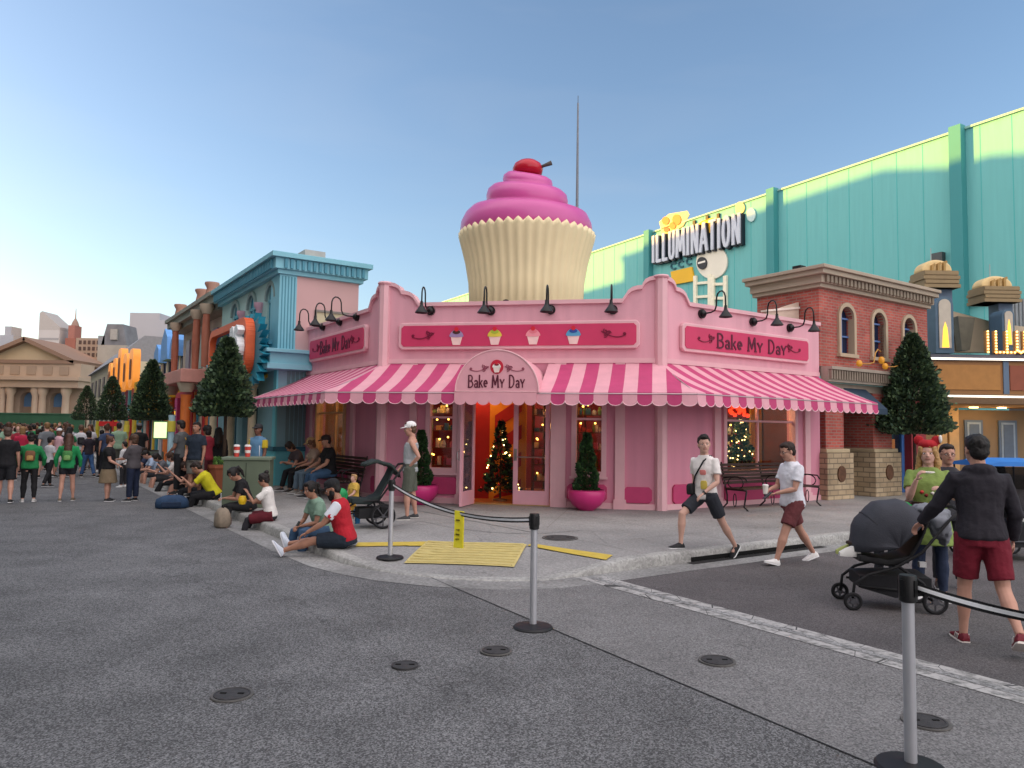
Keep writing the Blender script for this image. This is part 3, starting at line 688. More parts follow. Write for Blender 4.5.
def cupcake_flat(g_list, x, z, h):   # list of MB: liner, frosting, cherry, topping
    gl, gf, gc, gt, y = g_list
    gl.pry([(x-.22*h, z-.5*h), (x+.22*h, z-.5*h), (x+.36*h, z+.02*h), (x-.36*h, z+.02*h)], y-.012, y)
    gf.pry([(x+.43*h*math.cos(R_(a))*(1-.12*math.sin(R_(a))), z+.02*h+(.38*h if a <= 180 else .06*h)*math.sin(R_(a))) for a in range(0, 360, 15)], y-.02, y-.0125)
    gt.pry([(x+.24*h*math.cos(R_(a)), z+.26*h+.12*h*math.sin(R_(a))) for a in range(0, 360, 30)], y-.026, y-.0205)
    gc.pry([(x+.13*h*math.cos(R_(a)), z+.42*h+.13*h*math.sin(R_(a))) for a in range(0, 360, 30)], y-.032, y-.0265)
def sign(fr, r, txt, flo=True):
    x0, z0, x1, z1 = r; c = .07
    g = MB(fr); g.pry(chamf(x0, z0, x1, z1, c), -.10, -.001); b = g.build('sign_board', m_trim, shop, bevel=.02)
    g = MB(fr); g.pry(chamf(x0+.07, z0+.07, x1-.07, z1-.07, c*.8), -.115, -.1005); g.build('sign_face', M('#cb3c66', .5, .05, 3), b)
    zm = (z0+z1)/2; h = (z1-z0)
    if txt:
        g = MB(fr); hh_ = h*.50; L_ = text_w(txt)*hh_; avail = (x1-x0)*.56; wx = avail/L_
        write(g, txt, x0+(x1-x0)*.235, zm-hh_*.5, hh_, -.128, -.1155, .15, wx); g.build('lettering', m_dkred, b)
        g = MB(fr); flourish(g, x0+(x1-x0)*.195, zm, h*.36, 1, -.128, -.1155); flourish(g, x1-(x1-x0)*.185, zm, h*.36, -1, -.128, -.1155); g.build('scrollwork', M('#7a1238', .5), b)
    return b
rm = px_rect(Fm, 400, 322, 640, 349.5); b = sign(Fm, rm, None)
zm = (rm[1]+rm[3])/2; hS = rm[3]-rm[1]
g = MB(Fm); flourish(g, FX(Fm, 431, 336)[0], zm, hS*.36, 1, -.128, -.1155); flourish(g, FX(Fm, 607, 336)[0], zm, hS*.36, -1, -.128, -.1155); g.build('scrollwork', M('#7a1238', .5), b)
for px, fc, tc_ in ((458, '#a08bb5', '#4a2c28'), (496, '#d9cf4a', '#a8c13f'), (534, '#ee9aa6', '#e2808e'), (574, '#5aa5cc', '#2b4fa0')):
    x = FX(Fm, px, 336)[0]; gl, gf, gc, gt = MB(Fm), MB(Fm), MB(Fm), MB(Fm)
    cupcake_flat((gl, gf, gc, gt, -.116), x, zm-.02, hS*.62)
    e = gl.build('cupcake_emblem', M('#f3d3cd', .5), b); gf.build('frosting', M(fc, .5), e); gt.build('topping', M(tc_, .5), e); gc.build('cherry', M('#d42a3a', .4), e)
sign(Fr, px_rect(Fr, 679, 331, 806, 358), 'Bake My Day'); 
sign(Fl, px_rect(Fl, 313, 332, 369, 357), 'Bake My Day')
# ---- awning: sloped striped sheets with scalloped valance
PJ, ZA, ZV, ZB = 1.54, 3.18, 2.49, 2.23
n1 = Vector((-math.sin(R_(11)), -math.cos(R_(11)), 0)); n2 = -d1; n0 = -d2
oR = CR+(n1+n2)/(1+n1.dot(n2))*PJ; oL = CL+(n1+n0)/(1+n1.dot(n0))*PJ
oE = CE-d2*.1+n2*PJ; oB = CB-d1*.05+n0*PJ
CEa, CBa = CE-d2*.1, CB-d1*.05
def awn(ai, bi, ao, bo, nst, name, skip=None, k_range=None):
    # ai,bi wall edge; ao,bo outer edge; stripes run straight out from the wall, equal width on outer edge
    e = (bo-ao).normalized(); L = (bo-ao).length
    gA = [MB(), MB()]; 
    si = (ai-ao).dot(e); ei = (bi-ao).dot(e)
    def inner(s):   # wall-side point for outer parameter s (clip at hips)
        return None
    nrm = (ai-ao)-e*si   # horizontal vector outer edge -> wall
    g = MB(); wst = L/nst
    for k in range(nst):
        if k_range and not (k_range[0] <= k < k_range[1]): continue
        s0, s1 = k*wst, (k+1)*wst; g.mi = k % 2
        def depth(s):
            d = 1.0
            if si > 1e-4: d = min(d, s/si)
            if ei < L-1e-4: d = min(d, (L-s)/(L-ei))
            return max(0, min(1, d))
        cuts = sorted(set([s0, s1]+[c for c in (si, ei) if s0 < c < s1]))
        for a, b in zip(cuts[:-1], cuts[1:]):
            if skip and a >= skip[0]-1e-3 and b <= skip[1]+1e-3: continue
            da, db = depth(a), depth(b); K = 5
            V = []
            for i in range(K+1):
                t = i/K
                for s_, dd in ((a, da), (b, db)):
                    q = ao+e*s_+nrm*dd*t; z = ZV+(ZA-ZV)*dd*t-.05*math.sin(math.pi*min(1, dd*t)); V.append((q.x, q.y, z))
            g.add(V, [(2*i, 2*i+1, 2*i+3, 2*i+2) for i in range(K)])
        # valance scallop (thin cloth with thickness)
        if skip and s0 >= skip[0]-1e-3 and s1 <= skip[1]+1e-3: continue
        on = -nrm.normalized()*.012
        P = [(s0, ZV)]+[(s0+wst*.5-wst*.5*math.cos(math.pi*i/8), ZB+.09-.085*math.sin(math.pi*i/8)) for i in range(9)]+[(s1, ZV)]
        jit = random.uniform(-.01, .01)
        f = [(ao+e*p[0]+on*(1.6*(ZV-p[1])*4+jit*(ZV-p[1])*10)) for p in P]
        n = len(P)
        g.add([(f[i].x, f[i].y, P[i][1]) for i in range(n)]+[((f[i]-on*.5).x, (f[i]-on*.5).y, P[i][1]) for i in range(n)], [tuple(range(n)), tuple(range(2*n-1, n-1, -1))]+[(i, i+n, (i+1) % n+n, (i+1) % n) for i in range(n)])
    a = g.build(name, [m_strA, m_strB] if name != 'x' else None, shop, smooth=False)
    # white binding along the scallops
    g = MB()
    for k in range(nst):
        s0 = k*wst
        if k_range and not (k_range[0] <= k < k_range[1]): continue
        if skip and s0 >= skip[0]-1e-3 and s0+wst <= skip[1]+1e-3: continue
        g.tube([ao+e*(s0+wst*.5-wst*.5*math.cos(math.pi*i/8))-nrm.normalized()*.022*(1)+Vector((0, 0, ZB+.09-.085*math.sin(math.pi*i/8))) for i in range(9)], .008, 4)
    g.build('binding', M('#ecc3cb', .7), a)
    return a
skw = [FX(Fm @ Matrix.Translation((0, -PJ, 0)), q, 395, 0)[0] for q in (458, 543)]
xo = (oL-(CL+n1*PJ)).dot(em)
Lmid = (oR-oL).length; nst = 27; wst = Lmid/nst
k0 = round((skw[0]-xo)/wst); k1 = round((skw[1]-xo)/wst)
awn(CL, CR, oL, oR, nst, 'awning', k_range=(0, k0)); awn(CL, CR, oL, oR, nst, 'awning', k_range=(k1, nst))
awn(CR, CEa, oR, oE, 26, 'awning')
awn(CBa, CL, oB, oL, 23, 'awning')
# awning frame struts + side cheeks
g = MB()
for c, oo in ((CEa, oE), (CBa, oB), (CR, oR), (CL, oL)):
    g.tube([c+Vector((0, 0, ZA-.06)), oo+Vector((0, 0, ZV-.03))], .016, 6); g.tube([c+Vector((0, 0, ZV-.03)), oo+Vector((0, 0, ZV-.03))], .016, 6)
for a, b in ((oB, oL), (oL, oR), (oR, oE)): g.tube([a+Vector((0, 0, ZV-.03)), b+Vector((0, 0, ZV-.03))], .014, 6)
g.build('awning_frame', M('#b9a3a8', .4, metal=.5), shop)
# ---- arched entrance canopy
x0c = xo+k0*wst; x1c = xo+k1*wst; cxm = (x0c+x1c)/2+.03; rw = (x1c-x0c)/2+.01; Hc = 3.30-ZV
yF = -PJ-.03
gc = MB(Fm)
arcp = [(cxm-rw*math.cos(math.pi*i/24), ZV+Hc*math.sin(math.pi*i/24)) for i in range(25)]
gc.pry([(x0c, ZV-.02)]+arcp[::-1][0:0]+[(x1c, ZV-.02)]+arcp[::-1], yF, yF+.03)
vs = []
for i in range(25):
    x, z = arcp[i]; yb = -.02
    vs += [(x, yF+.03, z), (x, min(yb, -(z-ZV)*0-.02), z+0.0)]
gc.add(vs, [(2*i, 2*i+1, 2*i+3, 2*i+2) for i in range(24)])
nS = 7; ws = (x1c-x0c)/nS
for k in range(nS):
    s0 = x0c+k*ws
    P = [(s0, ZV-.02)]+[(s0+ws*.5-ws*.5*math.cos(math.pi*i/8), ZB+.08-.085*math.sin(math.pi*i/8)) for i in range(9)]+[(s0+ws, ZV-.02)]
    gc.pry(P, yF-.004, yF+.012)
can = gc.build('entrance_canopy', M('#e3a5b0', .75, .05, 4, bump=.1, bsc=20), shop, smooth='auto')
g = MB(Fm); g.tube([(x, yF-.004, z) for x, z in arcp], .014, 5); g.tube([(x0c, yF-.004, ZV), (x1c, yF-.004, ZV)], .008, 4); g.build('piping', M('#eebfc4', .7), can)
hh_ = .235; txt = 'Bake My Day'; g = MB(Fm); wx = (FX(Fm @ Matrix.Translation((0, -PJ, 0)), 530, 384, 0)[0]-FX(Fm @ Matrix.Translation((0, -PJ, 0)), 472, 384, 0)[0])/(text_w(txt)*hh_)
zt_ = FX(Fm @ Matrix.Translation((0, -PJ, 0)), 500, 387.5, 0)[1]
write(g, txt, cxm-text_w(txt)*hh_*wx/2, zt_, hh_, yF-.008, yF-.0005, .12, wx); g.build('lettering', M('#5b1a30', .6), can)
g = MB(Fm); flourish(g, cxm-.24, zt_+.36, .16, 1, yF-.008, yF-.0005); flourish(g, cxm+.24, zt_+.36, .16, -1, yF-.008, yF-.0005); g.build('scrollwork', M('#94455a', .6), can)
g = MB(Fm); g.pry([(cxm+.13*math.cos(R_(a)), zt_+.40+.14*math.sin(R_(a))) for a in range(0, 360, 20)], yF-.008, yF-.0005); e = g.build('cupcake_emblem', M('#c9243e', .5), can)
gl, gf, gc_, gt = MB(Fm), MB(Fm), MB(Fm), MB(Fm); cupcake_flat((gl, gf, gc_, gt, yF-.0085), cxm, zt_+.39, .2)
gl.build('liner', M('#f3dcd4', .5), e); gf.build('frosting', M('#f2e9e2', .5), e); gt.build('topping', M('#8c1c30', .5), e); gc_.build('cherry', M('#d42a3a', .4), e)
# ---- gooseneck lamps (parts of the shop)
def gooseneck(fr, px, py):
    x, z = FX(fr, px, py); m = fr @ Matrix.Translation((x, 0, z)); g = MB(m)
    g.lathe([(.095, 0), (.095, .03), (.05, .06)], n=16) if 0 else g.pry([(.1*math.cos(R_(a)), .1*math.sin(R_(a))) for a in range(0, 360, 24)], -.06, -.001)
    g.ell((0, -.08, 0), (.075, .05, .075), 10)
    b = g.build('wall_lamp', m_blk, shop, smooth='auto')
    g = MB(m); P = [(0, -.08, 0), (0, -.28, .0), (0, -.38, .03), (0, -.42, .12), (0, -.43, .30), (0, -.46, .38), (0, -.52, .42), (0, -.58, .42), (0, -.63, .38), (0, -.66, .30), (0, -.67, .05)]
    g.tube(P, .017, 8); g.build('arm', m_blk, b, smooth=True)
    g = MB(m); g.lathe([(.03, .10), (.035, .02), (.06, -.03), (.135, -.13), (.14, -.15), (.125, -.14), (.05, -.04), (.03, 0)], c=(0, -.67, .0), n=16, cap=False); g.build('lamp_shade', m_blk, b, smooth='auto')
for px, py in ((431, 311), (491, 311), (551, 310), (613, 310)): gooseneck(Fm, px, py)
for px, py in ((701, 314), (752, 322), (789, 328)): gooseneck(Fr, px, py)
for px, py in ((358, 317), (341, 322), (324, 327)): gooseneck(Fl, px, py)
# roof slab and roof floodlight
rv = [CB, CL, CR, CE, CE+d1*6, CB+d2*6]
g = MB(); g.prz([(p.x, p.y) for p in [CB+d2*.3, CL+Vector((.2, .3, 0)), CR+Vector((-.05, .4, 0)), CE+d1*.3, CE+d1*9, CB+d2*9+d1*2]], 4.0, 4.12); g.build('roof', M('#9a9088', .9), shop)
x, z = FX(Fm @ Matrix.Translation((0, .8, 0)), 507, 295, 0)
mf = Fm @ Matrix.Translation((x, .8, 4.12)); g = MB(mf); g.box(-.12, -.1, 0, .12, .1, .05); g.tube([(0, 0, .05), (0, 0, .42)], .02, 6); g.tube([(0, -.1, .48), (0, .1, .52)], [.1, .075], 12); g.box(-.28, -.06, .34, .28, .0, .36)
fl = g.build('roof_floodlight', m_blk, shop)
# ---- interior
m_iw = M('#8c2f3a', .8); m_or = M('#d98a1c', .6); m_rd = M('#a81f18', .6)
# interior floor, ceiling, back walls
g = MB(); g.prz([(p.x, p.y) for p in [CB+d2*.25+d1*-.1, CL+Vector((.15, .25, 0)), CR+Vector((-.05, .3, 0)), CE+d1*.25-d2*.1, CE+d1*6-d2*.1, CB+d2*7]], SW+.001, SW+.02); g.build('interior_floor', M('#b06a3a', .4, .3, 6), shop)
g = MB(); g.prz([(p.x, p.y) for p in [CB+d2*.25, CL+Vector((.15, .25, 0)), CR+Vector((-.05, .3, 0)), CE+d1*.25, CE+d1*6, CB+d2*7]], 2.95, 3.0); g.build('interior_ceiling', M('#caa58c', .8), shop)
g = MB(Fm); g.box(-1.5, 4.6, SW, MLEN+1.0, 4.75, 2.95); g.build('interior_back_wall', m_iw, shop)
g = MB(Fr); g.box(1.2, 2.3, SW, RLEN-.02, 2.4, 2.95); g.box(RLEN-.12, .23, SW, RLEN-.02, 2.3, 2.95); g.build('interior_partition', M('#7d4030', .8), shop)
g = MB(Fl); g.box(.02, 2.0, SW, 3.6, 2.1, 2.95); g.box(.02, .23, SW, .1, 2.0, 2.95); g.build('interior_partition', M('#b98a50', .8), shop)
# striped wall inside the doorway (diagonal bands)
xs0 = o_dr[0]+.02
g = MB(Fm); g.box(xs0-.3, 1.2, SW+.02, xs0+.10, 1.3, 2.95); g.build('interior_red_post', m_rd, shop)
g = MB(Fm); bx0, bx1 = xs0+.10, xs0+.95
g.mi = 0; g.box(bx0, 1.2, SW+.02, bx1, 1.3, 2.95)
g.mi = 1
for k in range(7):
    z0 = -.1+k*.62; lo = max(SW+.03, z0)
    P = [(bx0+.12, z0), (bx1-.1, z0+.42), (bx1-.1, z0+.74), (bx0+.12, z0+.32)]
    P = [(x, min(2.9, max(SW+.03, z))) for x, z in P]
    if P[2][1]-P[1][1] > .02 or P[3][1]-P[0][1] > .02: g.pry(P, 1.185, 1.199)
g.build('candy_stripe_wall', [m_or, m_rd], shop)
# shelves with goods, sub-parts of the shelf
gcols = ['#c9503a', '#e0b04a', '#7f9c4a', '#d8d0c0', '#5a3424', '#3f6e8a', '#c96a8a', '#e6d27a', '#8a2a2a', '#ded6ca']
def shelf(fr, x0, x1, y, zs_, seed, light=True):
    rnd = random.Random(seed); g = MB(fr)
    g.box(x0, y, SW+.02, x0+.03, y+.3, 2.6); g.box(x1-.03, y, SW+.02, x1, y+.3, 2.6)
    for z in zs_: g.box(x0+.03, y, z, x1-.03, y+.3, z+.025)
    sh = g.build('shelf', M('#6b4028', .6), shop)
    gd = MB(fr); mats = [M(c, .5, .15, 12) for c in gcols]
    for z in zs_:
        x = x0+.06
        while x < x1-.14:
            w_ = rnd.uniform(.05, .13); h_ = rnd.uniform(.07, .22); gd.mi = rnd.randrange(len(mats))
            if rnd.random() < .5: gd.box(x, y+.04, z+.026, x+w_, y+.2, z+.026+h_)
            else: gd.lathe([(w_*.4, 0), (w_*.48, h_*.5), (w_*.3, h_*.8), (w_*.12, h_)], c=(x+w_/2, y+.12, z+.026), n=8)
            x += w_+.015
    gd.build('goods', mats, sh)
    gb = MB(fr)
    for z in zs_:
        for k in range(2): gb.ell((rnd.uniform(x0+.1, x1-.1), y-.02, z+.18+rnd.uniform(0, .1)), .022, 6)
    gb.build('light_bulbs', M('#ffd070', .5, 0, emit=6, ecol='#ffb84a'), sh)
    return sh
ZS = [.5, .9, 1.3, 1.7, 2.1, 2.45]
shelf(Fm, o_mL[0]-.45, o_mL[0]+.62, 1.0, ZS, 1); shelf(Fm, o_mR[0]-.1, o_mR[2]+.3, 1.3, ZS, 2)
shelf(Fm, dx0, o_dr[2]+.5, 2.4, ZS, 3); shelf(Fm, o_dr[0]+.9, o_dr[2]-.1, 4.2, ZS, 31)
shelf(Fr, o_r[0]+.5, o_r[0]+1.5, 1.5, ZS, 4); shelf(Fr, o_r[0]+1.55, o_r[0]+2.5, 1.5, ZS, 41); MB(Fr).box(o_r[2]+.35, 1.55, SW, o_r[2]+.8, 1.6, 2.9).build('yellow_curtain', M('#c9923a', .8, .1), shop)
shelf(Fl, o_l[0]+.5, o_l[2]+.2, 1.2, ZS, 6)
for fr, x, y, e, nm in ((Fm, 3.0, 3.0, 34, 'a'), (Fm, 1.9, .9, 7, 'b'), (Fm, 4.6, 1.0, 5, 'c'), (Fr, 2.9, 1.0, 60, 'd'), (Fl, 2.6, 1.2, 22, 'e'), (Fm, .9, .8, 9, 'f')):
    p = fr @ Vector((x, y, 2.75)); lamp_point('interior_lamp', p, e, (1, .68, .34), .15)
# ---- giant cupcake on the roof
cY = 20.0; cb_ = AT(526, 300, cY); cc = Vector((cb_.x, cY, 4.12))
cup = thing('giant_cupcake', 'giant cupcake with cream pleated liner, magenta frosting and red cherry on the shop roof', 'cupcake sculpture', tuple(cc))
def zat(py): return AT(526, py, cY).z-4.12
pxm = cY/740*1.0
mc = WM[cup.name]
g = MB(mc); NR = 88; rs = []
rp = [(1.55, 0), (1.60, zat(290)), (1.66, zat(270)), (1.73, zat(255)), (1.80, zat(243.5)), (1.83, zat(239)), (1.80, zat(236))]
for k, (r, z) in enumerate(rp):
    ring = []
    for j in range(NR):
        a = 2*math.pi*j/NR; amp = .028 if k < 5 else .02
        rr = r*(1+amp*math.cos(a*44)); z_ = z+(.05*math.cos(a*22) if k >= 5 else 0)
        ring.append((rr*math.cos(a), rr*math.sin(a), z_))
    rs.append(ring)
r0 = 61*pxm   # bottom radius
sc = [(55, 300), (57.5, 285), (61, 265), (65, 250), (68, 241), (68.5, 238.5), (66, 236)]
rs = []
for k, (rpx, py) in enumerate(sc):
    ring = []
    for j in range(176):
        a = 2*math.pi*j/176; rr = rpx*pxm*(1+.016*math.cos(a*44)); z_ = (0 if k == 0 else zat(py))+(.045*math.cos(a*44) if k >= 4 else 0)
        ring.append((rr*math.cos(a), rr*math.sin(a), z_))
    rs.append(ring)
g.rings(rs); g.build('liner', M('#ecdcb2', .65, .06, 1.2), cup, smooth=True)
fp = [(64, 240), (66, 238), (67, 232), (66, 225), (62, 217), (55, 211), (46, 207.5), (40, 206.5), (41, 204), (41.5, 199), (40, 193), (35, 188.5), (27, 186.5), (24.5, 186), (25.5, 182), (24.5, 178), (20, 174.5), (14, 173), (10, 172)]
g = MB(mc); rs = []
for rpx, py in fp:
    ring = []
    for j in range(64):
        a = 2*math.pi*j/64; rr = rpx*pxm*(1+.012*math.sin(a+py*.05)); ring.append((rr*math.cos(a), rr*math.sin(a), zat(py)+.16*math.sin(a-.5)*(1 if rpx < 60 else .2)))
    rs.append(ring)
g.rings(rs); g.build('frosting', M('#c9559a', .32, .06, .8, spec=.5), cup, smooth=True)
g = MB(mc); g.lathe([(8*pxm, zat(176)), (14.5*pxm, zat(174)), (15.6*pxm, zat(169)), (13.5*pxm, zat(164.5)), (9*pxm, zat(161.5)), (3*pxm, zat(161)), (.5*pxm, zat(162))], n=28); g.build('cherry', M('#b8122c', .25, .05), cup, smooth=True)
g = MB(mc); g.tube([(8*pxm, -.1, zat(170)), (16*pxm, -.15, zat(167.5)), (24*pxm, -.2, zat(165))], [.05, .045, .07], 8); g.build('stem', M('#4b4540', .6), cup, smooth=True)
# tall antenna mast behind
p = AT(577, 215, 24.0); t = thing('antenna_mast', 'thin tall metal mast rising behind the giant cupcake', 'mast', (p.x, 24.0, 0))
zt = AT(577, 103, 24.0).z
MB(WM[t.name]).tube([(0, 0, 0), (0, 0, zt*.7), (0, 0, zt)], [.07, .05, .028], 8).build('pole', M('#7c7f86', .5, metal=.4), t)
MB(WM[t.name]).tube([(0, 0, zt), (0, 0, zt+.25)], .012, 5).build('tip', M('#55585c', .5), t)
# ================================================================ STREET ROW (left), in a frame along d1
B0 = CB-d2*.80
Fs = frame(B0, -d1)          # x: towards the near end (0), negative = away; y: into the building; outward = street
Fside = frame(B0, d2)        # near gable end of the blue building (faces the shop side)
def bt(name_or, label, o, e, cat='building'): return thing(name_or, label, cat, tuple(o), math.atan2(e.y, e.x))
m_lb = M('#84c4d4', .6, .06, 2); m_lbd = M('#4f93a8', .6, .06, 2); m_mint = M('#a9ccc8', .6, .06, 2); m_dkgl = M('#1f3a48', .15, .2, 2)
blue = bt('blue_storefront', 'light blue two storey storefront with arched upper windows left of the bakery', B0, -d1)
def box_part(name, fr, b, m, par, bev=0): g = MB(fr); g.box(*b); return g.build(name, m, par, bevel=bev)
BL = 6.9; DP = 2.25
z1_, z2_ = 3.3, 3.85
# lower storey
g = MB(Fs); ops = [(-5.9, SW, -4.3, 2.9), (-3.6, .9, -1.9, 2.9)]
g.grid_wall([-BL, 0], [SW, z1_], 0, DP, ops); g.build('lower_wall', M('#87b3c0', .6, .06, 2), blue)
box_part('base_course', Fside, (-.04, -.04, SW, DP+.3, -.001, 1.08), M('#62b8c6', .6, .05), blue)
box_part('base_course', Fs, (-1.2, -.05, SW, .045, -.001, 1.08), M('#62c6d2', .6, .05), blue)
box_part('base_band', Fside, (-.09, -.09, 1.081, DP+.3, -.0, 1.2), M('#2b6d84', .6), blue)
box_part('base_band', Fs, (-1.25, -.09, 1.081, .09, -.051, 1.2), M('#2b6d84', .6), blue)
g = MB(Fside)
k = 0
while k*.12 < DP-.1: g.box(.25+k*.12, -.012, 1.21, .25+k*.12+.09, -.001, 3.28); k += 1
g.build('siding_boards', M('#6f8f95', .7, .08, 3), blue)
box_part('corner_post', Fs, (-.24, -.05, 1.201, .04, -.001, z1_), M('#6ec9d6', .6, .05), blue)
box_part('shop_window', Fs, (-3.6, .25, .9, -1.9, .3, 2.9), m_dkgl, blue)
d = box_part('door', Fs, (-5.9, .25, SW, -4.3, .3, 2.9), M('#2e6f86', .5), blue); box_part('pane', Fs, (-5.6, .235, .7, -4.6, .249, 2.6), m_dkgl, d)
for x in (-4.0, -1.55, -6.5): 
    g = MB(Fs); g.lathe([(.16, 0), (.16, .2), (.12, .25), (.11, 2.7), (.15, 2.8), (.18, 2.95)], c=(x, -.25, SW), n=14); g.build('column', M('#d8c2a2', .6), blue, smooth='auto')
# ledge between storeys, wraps the corner
for fr, b in ((Fs, (-BL, -.42, z1_, .42, DP, z1_+.16)), (Fs, (-BL, -.34, z1_+.16, .34, DP, z2_-.1)), (Fs, (-BL, -.46, z2_-.1, .46, DP, z2_))): box_part('ledge', fr, b, m_lb, blue, .01)
# upper storey with arches
ZU, ZC = 3.85, 5.95
ax = [FX(Fs, px, 320)[0] for px in (271, 252, 236)]
aw = [.62, .62, .62]
ops = [(x-.4, 4.15, x+.4, 5.38) for x in ax]
g = MB(Fs); g.grid_wall([-BL, 0], [ZU, 5.38], 0, DP, ops)
# arches: slab above 4.95 with half circles cut out
P = [(-BL, ZC), (-BL, 5.38)]
for x in sorted(ax): P += [(x-.4*math.cos(math.pi*i/10), 5.38+.4*math.sin(math.pi*i/10)) for i in range(11)]
P += [(0, 5.38), (0, ZC)]
g.pry(P[::1], 0, .25); g.box(-BL, .25, 5.38, 0, DP, ZC); g.build('upper_wall', m_mint, blue)
for x in ax:
    w_ = box_part('arched_window', Fs, (x-.4, .05, 4.15, x+.4, .08, 5.79), M('#2f87a4', .25, .15, 2), blue)
    g = MB(Fs); g.box(x-.03, .02, 4.15, x+.03, .049, 5.76); g.box(x-.4, .02, 5.32, x+.4, .0495, 5.4); g.build('mullions', M('#63b4c6', .5), w_)
    g = MB(Fs)
    vs = []
    for i in range(13):
        a = math.pi*i/12
        for r in (.4, .52): vs += [(x-r*math.cos(a), -.07, 5.38+r*math.sin(a)), (x-r*math.cos(a), -.001, 5.38+r*math.sin(a))]
    g.add(vs, [f for i in range(12) for f in ((4*i, 4*i+4, 4*i+6, 4*i+2), (4*i+2, 4*i+6, 4*i+7, 4*i+3), (4*i, 4*i+1, 4*i+5, 4*i+4))]); g.build('arch_trim', M('#7f9694', .6), w_)
    g = MB(Fs); g.box(x-.4, -.16, 4.05, x+.4, -.001, 4.15); g.build('sill', m_lbd, w_)
xs_ = sorted(ax)
for x in [(xs_[0]+xs_[1])/2, (xs_[1]+xs_[2])/2]:
    g = MB(Fs); g.lathe([(.13, 0), (.11, .08), (.10, 1.05), (.16, 1.15), (.16, 1.25)], c=(x, -.06, 4.15), n=12); g.build('pink_column', M('#caa3b5', .6), blue, smooth='auto')
box_part('corner_pilaster', Fs, (-.75, -.06, z2_, .06, -.001, ZC), m_lb, blue); box_part('corner_pilaster', Fside, (-.06, -.061, z2_, .42, -.001, ZC), m_lb, blue)
g = MB(Fside)
for k in range(5): g.box(.0+k*.085, -.075, z2_+.05, .03+k*.085, -.062, ZC-.05)
g.build('fluting', m_lbd, blue)
box_part('gable_wall', Fside, (.42, -.03, z2_, DP, -.001, ZC), M('#cfa9a8', .7, .06, 1), blue)
g = MB(Fside); g.box(1.0, -.06, 4.3, DP, -.031, 5.0); g.build('wall_panel', M('#c7bfa0', .7, .08, 2), blue)
g = MB(Fside); g.box(.95, -.10, 5.0, DP+.02, -.031, 5.06); g.box(.95, -.10, 4.2, 1.0, -.031, 5.0); g.build('panel_frame', M('#85807a', .6), blue)
# cornice with dentils
for b in ((-BL-.1, -.14, ZC, .14, DP+.1, ZC+.12), (-BL-.2, -.24, ZC+.12, .24, DP+.2, ZC+.42), (-BL-.3, -.36, ZC+.42, .36, DP+.3, ZC+.56)): box_part('cornice', Fs, b, m_lb, blue, .01)
g = MB(Fs); k = 0
while k*.16 < BL: g.box(-k*.16-.08, -.30, ZC+.14, -k*.16, -.241, ZC+.40); k += 1
m2 = Fside; 
gg = MB(Fside); k = 0
while k*.16 < DP: gg.box(k*.16, -.30, ZC+.14, k*.16+.08, -.241, ZC+.40); k += 1
g.build('dentils', m_lbd, blue); gg.build('dentils', m_lbd, blue)
box_part('roof_vent', Fs, (-.9, .7, ZC+.56, -.2, 1.3, ZC+.85), M('#b5b2ac', .7), blue)
# yellow awning beneath the sign
g = MB(Fs); g.prx([(0, 3.25), (-1.3, 2.5), (-1.3, 2.2), (-1.26, 2.2), (-1.26, 2.45), (0, 3.15)], -4.6, -1.0); g.build('yellow_awning', M('#c9a53a', .7, .06), blue)
# jagged teal sign with an orange rounded frame and white script
sx0, sx1 = FX(Fs, 226, 345, -.6)[0], FX(Fs, 262, 345, -.6)[0]
zt_, zb_ = FX(Fs, 258, 312, -.9)[1], FX(Fs, 258, 372, -.9)[1]
sg = thing('shop_sign', 'jagged teal burst sign with orange frame and white script on the light blue storefront', 'sign', tuple(Fs @ Vector(((sx0+sx1)/2, -.4, zb_))), math.atan2(-d1.y, -d1.x))
rnd = random.Random(3); P = []
cxs, czs = (sx0+sx1)/2-.2, (zt_+zb_)/2
n = 30; hw, hh2 = (sx1-sx0)/2+.15, (zt_-zb_)/2+.25
P = []
for i in range(n*2):
    a = 2*math.pi*i/(2*n); r = 1.0 if i % 2 == 0 else .8
    r *= rnd.uniform(.93, 1.05); sq = 1/max(abs(math.cos(a)), abs(math.sin(a)))**.5
    P.append((cxs+hw*r*sq*math.cos(a), czs+hh2*r*sq*math.sin(a)))
g = MB(Fs); g.pry(P, -.55, -.36); g.build('burst_board', M('#2a8fa6', .5, .1, 2), sg)
def rr(x0, z0, x1, z1, r, n=6):
    o = []
    for cx_, cz_, a0 in ((x1-r, z1-r, 0), (x0+r, z1-r, 90), (x0+r, z0+r, 180), (x1-r, z0+r, 270)):
        o += [(cx_+r*math.cos(R_(a0+90*i/n)), cz_+r*math.sin(R_(a0+90*i/n))) for i in range(n+1)]
    return o
g = MB(Fs); q = rr(sx0-1.4, zb_+.2, sx1-.95, zt_+.0, .4)
g.rib(q+[q[0]], .2, -.80, -.56); g.build('orange_frame', M('#e0663a', .5), sg)
g = MB(Fs); g.pry(rr(sx0-1.35, zb_+.25, sx1-1.0, zt_-.05, .35), -.62, -.56); g.build('inner_board', M('#3d86b0', .5), sg)
g = MB(Fs); hL = (zt_-zb_)*.62; write(g, 'ns', sx1-1.85, zb_+.62, hL*1.25, -1.0, -.81, .15, .95, False); g.build('lettering', M('#e8eef0', .5), sg)
g = MB(Fs)
for x in (cxs-1.2, cxs+.8): g.box(x-.04, -.36, czs-.05, x+.04, -.001, czs+.05)
g.build('brackets', M('#33454c', .5, metal=.5), sg)
